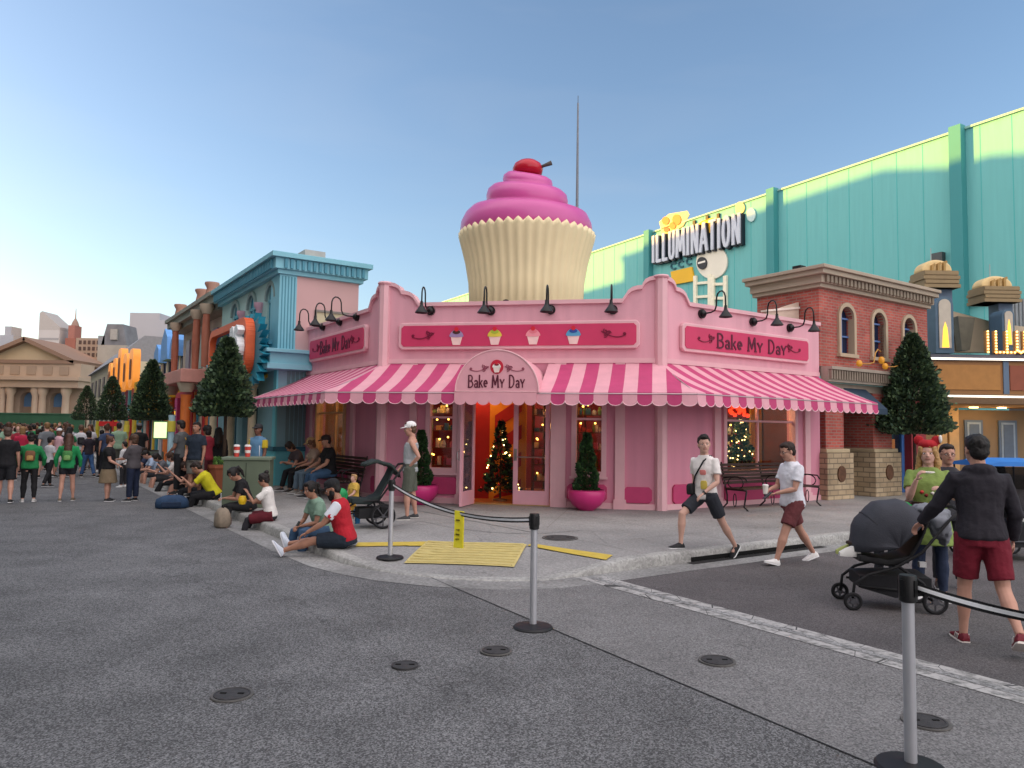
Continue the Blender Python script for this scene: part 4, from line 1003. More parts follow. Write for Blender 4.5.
# ---- orange column building
def rowb(name, label, x0, x1, dep=5): return thing(name, label, 'building', tuple(Fs @ Vector((x1, 0, 0))), math.atan2(-d1.y, -d1.x))
xa, xb = -16.2, -7.25
oc = rowb('column_building', 'cream and pink building with orange columns and a projecting pink slab', xa, xb)
g = MB(Fs); g.box(xa, .4, SW, xb, 5, 6.3); g.build('wall', M('#c6b6a6', .7, .2, 1.2), oc)
box_part('lower_front', Fs, (xa+.3, .1, SW, xb-.2, .399, 3.2), M('#b8475a', .6, .15, 1), oc)
for b in ((xa, -.1, 5.9, xb, .6, 6.1), (xa-.1, -.3, 6.1, xb+.1, .6, 6.35), (xa-.2, -.4, 6.35, xb+.1, .6, 6.5)): box_part('cornice', Fs, b, M('#8f9286', .7), oc)
box_part('slab', Fs, (xa+2.6, -.9, 3.35, xb-1.8, .39, 3.85), M('#d89a8e', .6, .08), oc, .03)
for x, zz0, zz1, r in ((xa+3.2, SW, 3.0, .20), (xb-2.3, SW, 3.0, .18)):
    g = MB(Fs); g.lathe([(r*1.3, 0), (r*1.3, .15), (r, .25), (r, zz1-zz0-.2), (r*1.15, zz1-zz0-.1)], c=(x, -.6, zz0), n=14); g.build('orange_column', M('#e27b3c', .5), oc, smooth='auto')
    g = MB(Fs); g.lathe([(r*1.2, 0), (r*1.5, .15), (r*1.9, .34)], c=(x, -.6, zz1), n=14); g.build('capital', M('#cbbda6', .6), oc, smooth='auto')
for x in (xa+2.4, xb-2.2, xb-.5):
    g = MB(Fs); g.lathe([(.12, 0), (.15, 1.1), (.12, 1.9)], c=(x, -.35, 3.86), n=12); g.build('upper_column', M('#b06a54', .5), oc, smooth='auto')
    g = MB(Fs); g.lathe([(.15, 0), (.24, .2), (.24, .35)], c=(x, -.35, 5.76), n=12); g.build('upper_capital', M('#bca994', .6), oc, smooth='auto')
    g = MB(Fs); g.lathe([(.22, 0), (.18, .2), (.26, .35), (.25, .42)], c=(x, -.2, 6.5), n=12); g.build('roof_urn', M('#b98a78', .6), oc, smooth='auto')
for k in range(6):
    x = xa+1.0+k*1.3; w_ = box_part('upper_window', Fs, (x, .33, 4.1, x+.8, .399, 5.5), M(['#8c7f96', '#a5a08a', '#7f9c96', '#b08a84'][k % 4], .4, .3, 2.5), oc)
box_part('pink_doorway', Fs, (xa+.9, -.2, SW, xa+2.6, .09, 2.9), M('#d0508f', .6), oc); box_part('doorway_lit', Fs, (xa+1.25, -.22, SW, xa+2.2, -.201, 2.4), M('#e8c040', .5, emit=.5), oc)
for k in range(9):
    x = xb-.4-k*.55; box_part('stripe_panel', Fs, (x, .05, SW, x+.28, .099, 3.1), M(['#c83a3a', '#e8d8c0', '#2f8aa0', '#d9763a'][k % 4], .6), oc)
# ---- blue house and yellow front
xa, xb = -24.0, -16.6
bh = rowb('blue_house', 'bright blue toy-like house above a yellow shopfront band', xa, xb)
g = MB(Fs); g.box(xa, .6, SW, xb, 5, 5.0); g.build('wall', M('#4f86d0', .6, .12, 1), bh)
box_part('yellow_front', Fs, (xa, -.6, 2.0, xb, .59, 4.0), M('#d8aa28', .6, .1, 2), bh)
box_part('lower_front', Fs, (xa, -.3, SW, xb, .59, 2.0), M('#6c93b0', .6, .3, .8), bh)
for x, zz, hh3, ww in ((xb-1.2, 5.0, 1.1, 1.6), (xb-3.6, 5.0, 1.6, 2.0), (xb-6, 5.0, 1.0, 1.6)):
    g = MB(Fs); g.pry([(x-ww/2, zz), (x+ww/2, zz), (x+ww/2*.8, zz+hh3*.7), (x, zz+hh3), (x-ww/2*.9, zz+hh3*.6)], .2, 2); g.build('gable', M('#6ea5e0', .6), bh)
for x in (xb-1.0, xb-2.6, xb-4.4, xb-6.0):
    w_ = box_part('window', Fs, (x-.5, .52, 4.05, x+.5, .599, 4.95), M('#22354f', .3), bh); box_part('frame', Fs, (x-.14, .50, 4.05, x+.14, .519, 5.2), M('#e8e4da', .5), w_)
for k in range(8):
    x = xa+.3+k*.95; box_part('shopfront_panel', Fs, (x, -.36, SW, x+.5, -.301, 1.95), M(['#e0b93a', '#3b8c98', '#d9d2c4', '#c8503c', '#6aa0d0'][k % 5], .5, .1), bh)
# ---- orange sculpted sign building
xa, xb = -42, -24.5
ob = rowb('theatre_front', 'grey green shopfront with glowing orange sculpted roof sign', xa, xb)
g = MB(Fs); g.box(xa, .8, SW, xb, 6, 4.6); g.build('wall', M('#8a8a68', .7, .2, .6), ob)
box_part('poster_band', Fs, (xa, .2, 2.4, xb, .79, 4.2), M('#b9b3b8', .7, .2, 1), ob)
for k in range(10):
    x = xa+.8+k*1.7; box_part('poster', Fs, (x, .13, 2.6, x+.9, .199, 4.0), M(['#7a3552', '#3f9aa0', '#b05a5e', '#5c6b8a'][k % 4], .6, .2, 3), ob)
rnd = random.Random(11)
for k in range(5):
    x = xa+2+k*2.9; g = MB(Fs)
    h = 1.9+rnd.uniform(-.4, .8)
    g.pry(rr(x-.9, 3.9, x+.9, 4.1+h, .5), -.3, .1); g.build('sculpted_letter', M('#e08a34', .4, .2, 1.5, emit=.25), ob)
    g = MB(Fs); g.pry(rr(x-.35, 4.4, x+.35, 4.1+h-.6, .25), -.34, -.301); g.build('letter_hollow', M('#7a4a2a', .6), ob)
for k in range(9):
    x = xa+1+k*1.9; box_part('shopfront_panel', Fs, (x, .05, SW, x+1.0, .199, 2.3), M(['#c63a34', '#e6c53a', '#3b8c98', '#d9d2c4', '#2f5f54'][k % 5], .5, .1), ob)
# ---- far cream block
xa, xb = -66, -42.5
cbk = rowb('cream_block', 'cream stone block with grey mansard roof at the far end of the shops', xa, xb)
g = MB(Fs); g.box(xa, .5, SW, xb, 9, 6.6); g.build('wall', M('#c6bca2', .8, .1, .5), cbk)
g = MB(Fs); g.prx([(.2, 6.6), (2.2, 8.6), (7.5, 8.6), (9, 6.6)], xa, xb); g.build('roof', M('#8f8f93', .8), cbk)
for k in range(6):
    for zz in (1.5, 4.2): w_ = box_part('window', Fs, (xa+2+k*3.6, .42, zz, xa+3.4+k*3.6, .499, zz+1.6), M('#5a5f66', .3), cbk)
# ================================================================ LIBRARY FACADE at the end of the street (faces us)
LY = 105.0
lc = AT(33, 418, LY)
def LP(px, py, y=0): p = AT(px, py, LY+y); return p.x, p.z
lib = thing('library_facade', 'classical stone library with pediment, paired columns and arched blue windows at the street end', 'building', (lc.x, LY, 0))
m_st = M('#b39c88', .8, .1, .4); m_st2 = M('#9d8876', .8, .1, .4)
Fq = Matrix.Translation((0, LY, 0))
xl, xr = LP(-60, 400)[0], LP(88, 400)[0]
zpod, zent, ztop, zap = LP(40, 418)[1], LP(40, 388)[1], LP(40, 364)[1], LP(31, 340)[1]
g = MB(Fq)
arx = [LP(px, 400)[0] for px in (-28, 0.5, 27, 57)]
aw_ = .95*105/740*7.0/2*1.0
aw_ = LP(34, 400)[0]-LP(27, 400)[0]
zsp = LP(27, 399)[1]
P = [(xl, zent), (xl, 0), ]
for x in arx: P += [(x-aw_, 0)]+[(x-aw_*math.cos(math.pi*i/10), zsp+aw_*math.sin(math.pi*i/10)) for i in range(11)]+[(x+aw_, 0)]
P += [(xr, 0), (xr, zent)]
g.pry(P, 0, 2.0); g.build('wall', m_st, lib)
for x in arx:
    w_ = box_part('arched_window', Fq, (x-aw_, .9, zpod+1.2, x+aw_, 1.0, zsp+aw_), M('#6f96bf', .2, .1, .3), lib)
    box_part('window_base', Fq, (x-aw_, .7, 0, x+aw_, .9, zpod+1.6), m_st2, lib)
for px in (7, 15, 40, 47, 70, -14, -7):
    x = LP(px, 400)[0]; g = MB(Fq); g.lathe([(.75, 0), (.75, .5), (.5, .8), (.45, zent-1.2), (.7, zent-.5), (.7, zent)], c=(x, -1.0, 0), n=14); g.build('column', M('#bda692', .8, .1, .5), lib, smooth='auto')
xe = LP(86, 380)[0]
for b in ((xl, -1.9, zent, xe, 2, zent+1.0), (xl, -2.3, zent+1.0, xe+.3, 2, zent+1.5), (xl, -1.4, zent+1.5, xe, 2, ztop)): box_part('entablature', Fq, b, m_st, lib)
for k in range(10): 
    x = xl+1.5+k*2.3
    if x < xe-1: box_part('relief_panel', Fq, (x, -1.5, zent+1.8, x+1.3, -1.401, ztop-.4), m_st2, lib)
pa = LP(31, 340)[0]; pr_ = LP(76, 362)[0]; pl = 2*pa-pr_
g = MB(Fq); g.pry([(pl, ztop+.5), (pr_, ztop+.5), (pa, zap-.3)], -.6, 8); g.build('pediment', M('#bfae92', .8, .1, .4), lib)
g = MB(Fq); g.rib([(pl-.5, ztop+.2), (pr_+.5, ztop+.2)], .5, -1.6, 8); g.rib([(pl-.5, ztop+.3), (pa, zap)], .55, -1.6, 8); g.rib([(pa, zap), (pr_+.5, ztop+.3)], .55, -1.6, 8); g.build('pediment_cornice', M('#8a6f5e', .8), lib)
# green hoarding before it
p = AT(0, 424, 80); q = AT(84, 424, 80); t = thing('green_hoarding', 'long green construction hoarding before the stone library', 'hoarding', (p.x, 80, 0))
zt_ = AT(40, 414, 80).z
g = MB(); g.box(p.x-15, 80, 0, q.x, 80.15, zt_); g.build('panel', M('#3f6a4e', .8, .15, .8), t)
g = MB(); g.box(p.x-15, 79.9, zt_, q.x, 80.2, zt_+.1); g.build('rail', M('#5a7f64', .7), t)
# ---- skyline
def tower(name, label, px0, px1, Y, pyt, depth, col, roof=None):
    a, b = AT(px0, 400, Y).x, AT(px1, 400, Y).x; z = AT((px0+px1)/2, pyt, Y).z
    t = thing(name, label, 'tower' if 'tower' in name else 'building', ((a+b)/2, Y, 0)); return t, a, b, z
def bxp(n, b, m, t): g = MB(); g.box(*b); return g.build(n, m, t)
t, a, b, z = tower('slant_roof_tower', 'pale tower with steep slanted roof on the skyline above the library', 35, 56, 150, 330, 5, '')
m_ft = M('#b4b0ae', .85, .06, .2)
bxp('body', (a, 150, 0, b, 155, z), m_ft, t); zs1, zs2 = AT(37, 311, 150).z, AT(56, 327, 150).z
g = MB(Matrix.Translation((0, 150, 0))); g.pry([(a, z), (b, z), (b, zs2), (a+.5, zs1), (a, zs1-.4)], 0, 5); g.build('slanted_roof', M('#a5a09c', .85), t)
for k in range(9): bxp('window_band', (a+.15, 149.95, z-2-k*1.5, b-.15, 149.999, z-1.6-k*1.5), M('#8f8d8e', .6), t)
t, a, b, z = tower('brick_spire_tower', 'slim red brick tower with a pointed spire on the skyline', 62, 72, 150, 338, 3, '')
bxp('body', (a, 150, 0, b, 153, z), M('#8f5a4c', .85, .1, .5), t); mx = (a+b)/2
zq = AT(67, 325, 150).z; bxp('upper_body', (a+.35, 150.3, z, b-.35, 152.7, zq), M('#96655a', .85), t)
g = MB(); g.lathe([(.8, 0), (.55, .8), (.12, 1.6), (.05, 3.6)], c=(mx, 151.5, zq), n=8); g.build('spire', M('#8d7468', .8), t)
t, a, b, z = tower('grey_round_tower', 'grey stepped tower at the far left edge of the skyline', -4, 10, 150, 335, 3, '')
bxp('body', (a, 150, 0, b, 154, z), M('#9a9ca2', .85), t); bxp('upper_body', (a+.7, 150.4, z, b-.8, 153.6, AT(3, 326, 150).z), M('#9a9ca2', .85), t)
t, a, b, z = tower('lattice_block', 'brown block with a lattice of small windows right of the brick spire', 73, 97, 118, 338, 5, '')
bxp('body', (a, 118, 0, b, 124, z), M('#9c8a7c', .85, .1, .4), t)
for i in range(5):
    for j in range(9): bxp('window', (a+.5+i*.72, 117.93, z-1.0-j*1.0, a+.9+i*.72, 117.999, z-.4-j*1.0), M('#4c3a34', .6), t)
t, a, b, z = tower('ornate_grey_block', 'ornate grey block with dark gabled mansard left of the plain grey hall', 95, 124, 112, 345, 5, '')
bxp('body', (a, 112, 0, b, 117, z), M('#a79f94', .85, .15, .5), t)
mx = (a+b)/2+.3; g = MB(Matrix.Translation((0, 112, 0))); g.pry([(mx-2.0, z), (mx+1.9, z), (mx+1.2, AT(110, 324, 112).z), (mx-1.2, AT(110, 324, 112).z)], 0, 4); g.build('mansard', M('#77777b', .85, .2, .8), t)
bxp('dormer', (mx-.5, 111.7, z+.8, mx+.5, 111.999, z+2.4), M('#a39e98', .8), t); bxp('side_block', (a, 112, z, a+1.0, 115, z+1.4), M('#8c8d90', .85), t)
t, a, b, z = tower('grey_hall', 'big plain pale grey hall on the skyline with sunlit left end', 126, 176, 122, 313, 20, '')
z2 = AT(160, 320, 122).z
g = MB(); g.prz([(a, 122), (AT(152, 400, 122).x, 122), (b+8, 122), (b+8, 150), (a-3, 150)], 0, z2); g.build('body', M('#aaa9ae', .85, .04, .2), t)
g = MB(); g.prz([(a, 122), (AT(156, 400, 122).x, 122), (AT(156, 400, 122).x, 140), (a-2.6, 140)], z2, z); g.build('raised_roof', M('#aaa9ae', .85, .04, .2), t)
# ================================================================ BRICK BUILDING (right)
m_brick = brick_mat('#a04640', '#b55a4e', '#9a766c'); m_stone = brick_mat('#b5a184', '#a08c70', '#7d705c', .34, .13, .015); m_beige = M('#ae9f8e', .7, .08, 2)
Fb = frame(CE+d2*.02, d2); BLn = 5.25; ZBt, ZCb, ZCt = 3.45, 5.42, 5.93
brk = thing('brick_building', 'two storey red brick building with beige cornice and three arched windows right of the bakery', 'building', tuple(CE), math.atan2(d2.y, d2.x))
ax = [FX(Fb, px, 330)[0] for px in (846, 878, 908)]; zw0, zw1 = FX(Fb, 846, 354)[1], FX(Fb, 846, 318)[1]; rw_ = .29
g = MB(Fb); g.grid_wall([0, BLn], [ZBt, zw1], 0, .3, [(x-rw_, zw0, x+rw_, zw1) for x in ax])
P = [(0, ZCb), (0, zw1)]
for x in ax: P += [(x-rw_*math.cos(math.pi*i/10), zw1+rw_*math.sin(math.pi*i/10)) for i in range(11)]
P += [(BLn, zw1), (BLn, ZCb)]
g.pry(P, 0, .3); g.box(0, .3, ZBt, .3, 1.85, ZCb); g.box(BLn-.3, .3, ZBt, BLn, 1.85, ZCb); g.box(.3, 1.55, ZBt, BLn-.3, 1.85, ZCb); g.build('wall', m_brick, brk)
for x in ax:
    w_ = box_part('arched_window', Fb, (x-rw_, .16, zw0, x+rw_, .2, zw1+rw_), M('#1d2a45', .12, .2, 3), brk)
    g = MB(Fb); g.box(x-.018, .12, zw0, x+.018, .159, zw1+rw_); 
    for zz in (zw0+.02, (zw0+zw1)/2, zw1): g.box(x-rw_, .11, zz-.02, x+rw_, .1595, zz+.02)
    g.build('mullions', M('#5f7fb5', .5), w_)
    g = MB(Fb); ro, ri = rw_+.10, rw_
    path = [(x-ri, zw0-.0)]+[(x-ri*math.cos(math.pi*i/12), zw1+ri*math.sin(math.pi*i/12)) for i in range(13)]+[(x+ri, zw0)]
    out_ = [(x-ro, zw0)]+[(x-ro*math.cos(math.pi*i/12), zw1+ro*math.sin(math.pi*i/12)) for i in range(13)]+[(x+ro, zw0)]
    vs = []
    for (a, b), (c, d) in zip(path, out_): vs += [(a, -.06, b), (c, -.06, d), (a, .12, b), (c, -.001, d)]
    n = len(path)
    g.add(vs, [f for i in range(n-1) for f in ((4*i, 4*i+4, 4*i+5, 4*i+1), (4*i+1, 4*i+5, 4*i+7, 4*i+3), (4*i, 4*i+2, 4*i+6, 4*i+4))])
    g.box(x-ro-.03, -.10, zw0-.09, x+ro+.03, .12, zw0); g.build('stone_surround', M('#b8a48c', .7, .08, 3), w_)
for b in ((-.08, -.10, ZCb, BLn+.05, 1.95, ZCb+.1), (-.14, -.17, ZCb+.1, BLn+.08, 1.98, ZCb+.30), (-.26, -.30, ZCb+.30, BLn+.1, 2.05, ZCb+.42), (-.32, -.37, ZCb+.42, BLn+.1, 2.1, ZCt)): box_part('cornice', Fb, b, m_beige, brk, .012)
g = MB(Fb); k = 0
while k*.17 < BLn-.1: g.box(k*.17, -.235, ZCb+.12, k*.17+.10, -.1705, ZCb+.29); k += 1
g.build('dentils', M('#8d7f70', .7), brk)
ZL1, ZL0 = 3.42, 3.02
for b in ((0.03, -.32, ZL1-.06, BLn-1.4, -.001, ZL1+.02), (0.03, -.22, ZL0+.04, BLn-1.4, -.001, ZL1-.06)): box_part('ledge', Fb, b, M('#a3978a', .7), brk)
g = MB(Fb); k = 0
while .05+k*.11 < BLn-1.5: g.box(.05+k*.11, -.29, ZL0+.1, .05+k*.11+.055, -.221, ZL1-.07); k += 1
g.build('dentils', M('#8d8072', .7), brk)
box_part('lower_lintel', Fb, (.02, -.04, 2.86, BLn, 1.5, ZL0+.03), M('#94887a', .7), brk)
ent = box_part('entry_recess', Fb, (0.02, 1.5, SW, BLn, 1.6, 3.0), M('#3c1f28', .8), brk)
for x0, x1 in ((.03, 1.0), (2.15, 3.25)):
    zst = 1.30
    g = MB(Fb); g.box(x0-.08, -.22, SW, x1+.08, .9, zst); g.build('stone_pier', m_stone, brk, bevel=.02)
    g = MB(Fb); g.box(x0-.02, -.16, zst, x1+.02, .9, zst+.10); g.build('pier_cap', M('#b8a788', .7), brk, bevel=.015)
    g = MB(Fb); g.box(x0+.1, -.06, zst+.10, x1-.1, .9, 2.86); g.build('brick_pier', m_brick, brk)
    xm = (x0+x1)/2; g = MB(Fb); g.pry([(xm+.17*math.cos(R_(a)), .78+.2*math.sin(R_(a))) for a in range(0, 360, 20)], -.25, -.2205); g.build('round_plaque', M('#5c3c28', .5, .3, 14), brk)
box_part('low_stone_wall', Fb, (1.09, .5, SW, 2.06, .8, .8), m_stone, brk)
box_part('inner_red_wall', Fb, (1.3, 1.38, .8, 2.2, 1.49, 2.8), M('#8a2a36', .7), brk)
box_part('navy_post', Fb, (1.09, .2, SW, 1.24, .4, 2.85), M('#1d2c52', .6), brk)
xd0, xd1 = 3.42, 4.45
g = MB(Fb); g.box(xd0, .3, SW, xd0+.14, .42, 2.85); g.box(xd1-.14, .3, SW, xd1, .42, 2.85); g.box(xd0+.14, .3, 2.5, xd1-.14, .42, 2.85); dr = g.build('door', M('#3f6aa8', .5), brk); box_part('pane', Fb, (xd0+.14, .36, SW, xd1-.14, .38, 2.5), M('#1d2430', .15, .3, 4), dr); box_part('notice', Fb, (xd0+.36, .345, 1.2, xd0+.62, .359, 1.65), M('#b5703a', .6), dr)
box_part('red_panel', Fb, (4.46, .1, SW, BLn+.0, .4, 2.85), M('#8a3038', .7), brk)
g = MB(Fb); g.prx([(.0, 2.98), (-.62, 2.42), (-.62, 2.28), (-.58, 2.28), (-.58, 2.36), (.0, 2.85)], .95, 1.95); g.build('navy_awning', M('#2b3d50', .7, .1), brk)
# yellow pipe lights above the ledge
for xx in (FX(Fb, 846, 362)[0], FX(Fb, 872, 366)[0]):
    g = MB(Fb); g.tube([(xx, -.34, 3.55), (xx+.2, -.5, 3.55), (xx+.42, -.5, 3.6), (xx+.5, -.5, 3.85), (xx+.62, -.5, 3.95), (xx+.75, -.5, 3.9)], .016, 6); pl_ = g.build('yellow_pipe_lamp', M('#c08a3c', .4), brk, smooth=True)
    g = MB(Fb); g.ell((xx, -.36, 3.56), (.09, .07, .09), 8); g.ell((xx+.78, -.5, 3.68), (.08, .08, .10), 8); g.build('lamp_body', M('#c98a2a', .3, emit=.12), pl_, smooth=True)
# cream wall panel seen over the bakery roof
t = thing('roof_screen', 'weathered cream panel standing on the bakery roof before the brick gable', 'screen', tuple(Fb @ Vector((-.6, .9, 4.12))), math.atan2(d2.y, d2.x))
g = MB(Fb @ Matrix.Translation((0, .55, 0))); g.pry([(-1.35, 4.12), (-.03, 4.12), (-.03, FX(Fb, 820, 307, .3)[1]+.1), (-1.35, 4.72)], 0, .08); g.build('panel', M('#c9b7a6', .8, .15, 3), t)
g = MB(Fb @ Matrix.Translation((0, .55, 0))); g.rib([(-1.38, 4.76), (-.05, 4.97)], .05, -.04, .12); g.build('top_rail', M('#e3d8cc', .7), t)
x, z = FX(Fb, 792, 262, .4); g = MB(Fb); g.tube([(.9, 1.2, ZCt), (.9, 1.2, ZCt+.2)], .02, 6); g.box(.78, 1.05, ZCt+.2, 1.02, 1.3, ZCt+.36)
f_ = g.build('roof_floodlight', m_blk, brk)
# ================================================================ YELLOW MARQUEE THEATRE (right edge, faces us)
TY = 23.0
Ft = Matrix.Translation((0, TY, 0))
def TP(px, py, y=0): p = AT(px, py, TY+y); return p.x, p.z
mq = thing('marquee_theatre', 'yellow and brown theatre front with marquee and bulb-lit letters at the right edge', 'theatre', (AT(980, 480, TY).x, TY, 0))
x0 = TP(905, 430)[0]; x1 = x0+12
m_ty = M('#857052', .6, .08, 1.5); m_br = M('#94683c', .6, .08, 1.5); m_gb = M('#5b6f86', .55, .06, 2)
bxl = lambda n, b, m, par=None, bev=0: box_part(n, Ft, b, m, par or mq, bev)
bxl('lower_wall', (x0, 0, 0.15, x1, .4, TP(980, 410)[1]), m_ty)
zA, zB_, zC_, zD = TP(980, 353)[1], TP(980, 361)[1], TP(980, 395)[1], TP(980, 404)[1]
ymq = -1.6
def TQ(px, py): return TP(px, py, ymq)
xm0 = TQ(932, 370)[0]
zA, zB_, zC_, zD = TQ(980, 355)[1], TQ(980, 361)[1], TQ(980, 394)[1], TQ(980, 404)[1]
bxl('marquee_box', (xm0, ymq, zC_, x1, 0, zB_), m_br); bxl('marquee_top', (xm0-.08, ymq-.08, zB_, x1, 0, zA), M('#4a4a55', .5)); bxl('light_strip', (xm0-.1, ymq-.12, zB_+.02, x1, ymq-.081, zB_+.07), M('#fff3e0', .4, emit=.8))
bxl('marquee_lip', (xm0-.08, ymq-.08, zD, x1, 0, zC_), M('#6b5238', .6)); bxl('light_strip', (xm0-.1, ymq-.12, zC_-.1, x1, ymq-.081, zC_-.05), M('#fff3e0', .4, emit=.8))
bxl('marquee_soffit', (xm0, ymq, zD-.06, x1, 0, zD-.001), M('#a8753a', .6))
for xx in (TQ(1003, 380)[0], ): bxl('marquee_divider', (xx, ymq-.03, zC_, xx+.16, ymq-.001, zB_), m_gb)
bxl('marquee_panel', (TQ(1008, 380)[0]+.05, ymq-.025, zC_+.12, x1, ymq-.001, zB_-.12), M('#8a4a34', .6))
bxl('marquee_panel', (xm0+.15, ymq-.025, zC_+.12, TQ(1000, 380)[0], ymq-.001, zB_-.12), M('#a8763c', .6))
for px in (957, 991, 1020):
    x = TQ(px, 410)[0]; g = MB(Ft); g.lathe([(.12, 0), (.12, .02)], c=(x, -.8, zD-.081), n=14); g.build('soffit_light', M('#ffd9a0', .4, emit=7, ecol='#ffc070'), mq); lamp_point('soffit_lamp', Ft @ Vector((x, -.8, zD-.25)), 2.5, (1, .7, .35), .08)
for px0, px1 in ((964, 982), (998, 1016)):
    a, b = TP(px0, 440)[0], TP(px1, 440)[0]; za, zb2 = TP(973, 420)[1], TP(973, 462)[1]
    f_ = bxl('poster_case', (a, -.06, zb2, b, -.001, za), m_gb); bxl('case_trim', (a+.07, -.075, zb2+.07, b-.07, -.061, za-.07), M('#8fa3b5', .5), f_); bxl('case_inner', (a+.13, -.09, zb2+.13, b-.13, -.0751, za-.13), M('#55677c', .4), f_)
for px in (936, 948): a = TP(px, 440)[0]; bxl('pilaster', (a, -.08, .15, a+.3, -.001, zD-.06), M('#c0a070', .6))
bxl('skirting', (x0, -.05, .15, x1, -.001, .6), M('#4c4438', .6))
# upper backdrop, pylons with domes
ub = TP(955, 310, 1)[0]
g = MB(Matrix.Translation((0, TY+1, 0))); P = [TP(950, 352, 1), TP(1100, 352, 1), TP(1100, 335, 1), TP(1001, 324, 1), TP(952, 311, 1)]; g.pry(P, 0, .4); g.build('upper_wall', M('#c2b196', .7, .08, 2), mq)
def dome_tower(pxc, pyt, pyb, wpx, Y, ov):
    s = Y/740; cx_ = AT(pxc, pyt, Y).x; zt = AT(pxc, pyt, Y).z; zb3 = AT(pxc, pyb, Y).z; m = Matrix.Translation((cx_, Y, 0)); hw = wpx*s/2
    g = MB(m); zc_ = zt-(zt-zb3)*.42
    g.box(hw*.1, -.3, zb3-1.9, hw*.95, .2, zb3); tw_ = g.build('tower_shaft', m_gb, mq)
    g = MB(m)
    for k in range(4): o = .05*k; g.box(-hw*1.12+(.04 if k % 2 else 0), -.62+o*.2, zb3+k*(zc_-zb3)/4, hw*1.12-(.04 if k % 2 else 0), .3, zb3+(k+.8)*(zc_-zb3)/4)
    g.box(-hw*1.05, -.55, zb3, hw*1.05, .25, zc_); g.build('tower_bands', M('#8f7a58', .6), tw_)
    g = MB(m); r = hw*.95; hd_ = zt-zc_
    g.pry([(r*math.cos(math.pi*i/16), zc_+hd_*math.sin(math.pi*i/16)**.8) for i in range(17)], -.35, .2)
    g.build('tower_dome', M('#dcc08a', .6), tw_, bevel=.06)
    g = MB(m)
    for k in range(3): x = -.22*hw/0.6+k*.22*hw/.6; g.rib([(x, zc_+.02), (x, zc_+hd_*(.45+.12*k)), (x+.07, zc_+hd_*(.56+.12*k))], .07, -.43, -.351)
    g.build('dome_fins', M('#a8864e', .6), tw_)
    g = MB(m); g.tube([(0, 0, zt), (0, 0, zt+.45)], .015, 5); g.build('rod', M('#99aaaa', .5), tw_)
    return tw_
dome_tower(931, 262, 291, 32, 23.6, 0); dome_tower(990, 278, 305, 33, 23.6, 0)
def pylon(px0, px1, pyt, pyb, Y):
    a, b = AT(px0, pyt, Y).x, AT(px1, pyt, Y).x; zt = AT(px0, pyt, Y).z; zb3 = AT(px0, pyb, Y).z; m = Matrix.Translation((0, Y, 0)); w2 = (b-a)/2; c_ = (a+b)/2
    P = [(a, zb3), (b, zb3)]+[(c_+w2*math.cos(math.pi*i/12), zt-w2+w2*math.sin(math.pi*i/12)) for i in range(13)]
    g = MB(m); g.pry(P, 0, .6); p_ = g.build('pylon', M('#4a6478', .5), mq)
    w3 = w2*.66; P = [(c_-w3, zb3+.15), (c_+w3, zb3+.15)]+[(c_+w3*math.cos(math.pi*i/12), zt-w2+w3*math.sin(math.pi*i/12)) for i in range(13)]
    g = MB(m); g.pry(P, -.03, -.001); g.build('oval_window', M('#b9b0a0', .3, .1), p_)
    g = MB(m); g.pry([(c_-w3*.6, zb3+.17), (c_+w3*.6, zb3+.17), (c_+w3*.35, zb3+.75), (c_, zb3+.95), (c_-w3*.35, zb3+.75)], -.035, -.0301); g.build('uplight_glow', M('#ffcf5a', .4, emit=.6, ecol='#ffb020'), p_)  # uplight's pool of light on the pylon, drawn as a glowing patch
pylon(935, 953, 296, 353, 22.2); pylon(1002, 1014, 309, 350, 22.4)
g = MB(Matrix.Translation((0, TY+.6, 0))); P = [TP(962, 350, .6), TP(970, 350, .6), TP(975, 318, .6), TP(958, 316, .6)]; g.pry(P, 0, .3); k_ = g.build('keystone_relief', M('#6f6a5a', .6, .2, 6), mq)
# bulb letters ILLU
m_bulb = M('#ffe6b0', .4, emit=1.8, ecol='#ffc469')
zl0, zl1 = TQ(1000, 355)[1]+.02, TQ(1000, 331)[1]
xx = TQ(984, 345)[0]; bulbs = MB(Matrix.Translation((0, TY+ymq, 0)))
for c, px in (('I', 984), ('L', 992), ('L', 1003), ('U', 1013), ('M', 1026)):
    g = MB(Matrix.Translation((0, TY+ymq, 0))); X = TQ(px, 345)[0]; h = zl1-zl0
    wch = {'I': .18, 'L': .30, 'U': .34, 'M': .5}[c]
    st = {'I': [[(0, 0), (0, 1)]], 'L': [[(0, 1), (0, 0), (1, 0)]], 'U': [[(0, 1), (0, .1), (.5, 0), (1, .1), (1, 1)]], 'M': [[(0, 0), (0, 1), (.5, .3), (1, 1), (1, 0)]]}[c]
    w_ = .22 if c != 'I' else 0
    for pl in st: g.rib([(X+.06+p[0]*w_, zl0+.05+p[1]*(h-.08)) for p in pl], .10, -.08, .02)
    L_ = g.build('bulb_letter', M('#a07a4a', .5), mq)
    gb = MB(Matrix.Translation((0, TY+ymq, 0)))
    for pl in st:
        for p, q in zip(pl[:-1], pl[1:]):
            dl = math.hypot((q[0]-p[0])*w_, (q[1]-p[1])*h); nb = max(2, int(dl/.095))
            for i in range(nb+1):
                t_ = i/nb; gb.ell((X+.06+(p[0]+(q[0]-p[0])*t_)*w_, -.10, zl0+.05+(p[1]+(q[1]-p[1])*t_)*(h-.08)), .028, 5)
    gb.build('bulbs', m_bulb, L_)
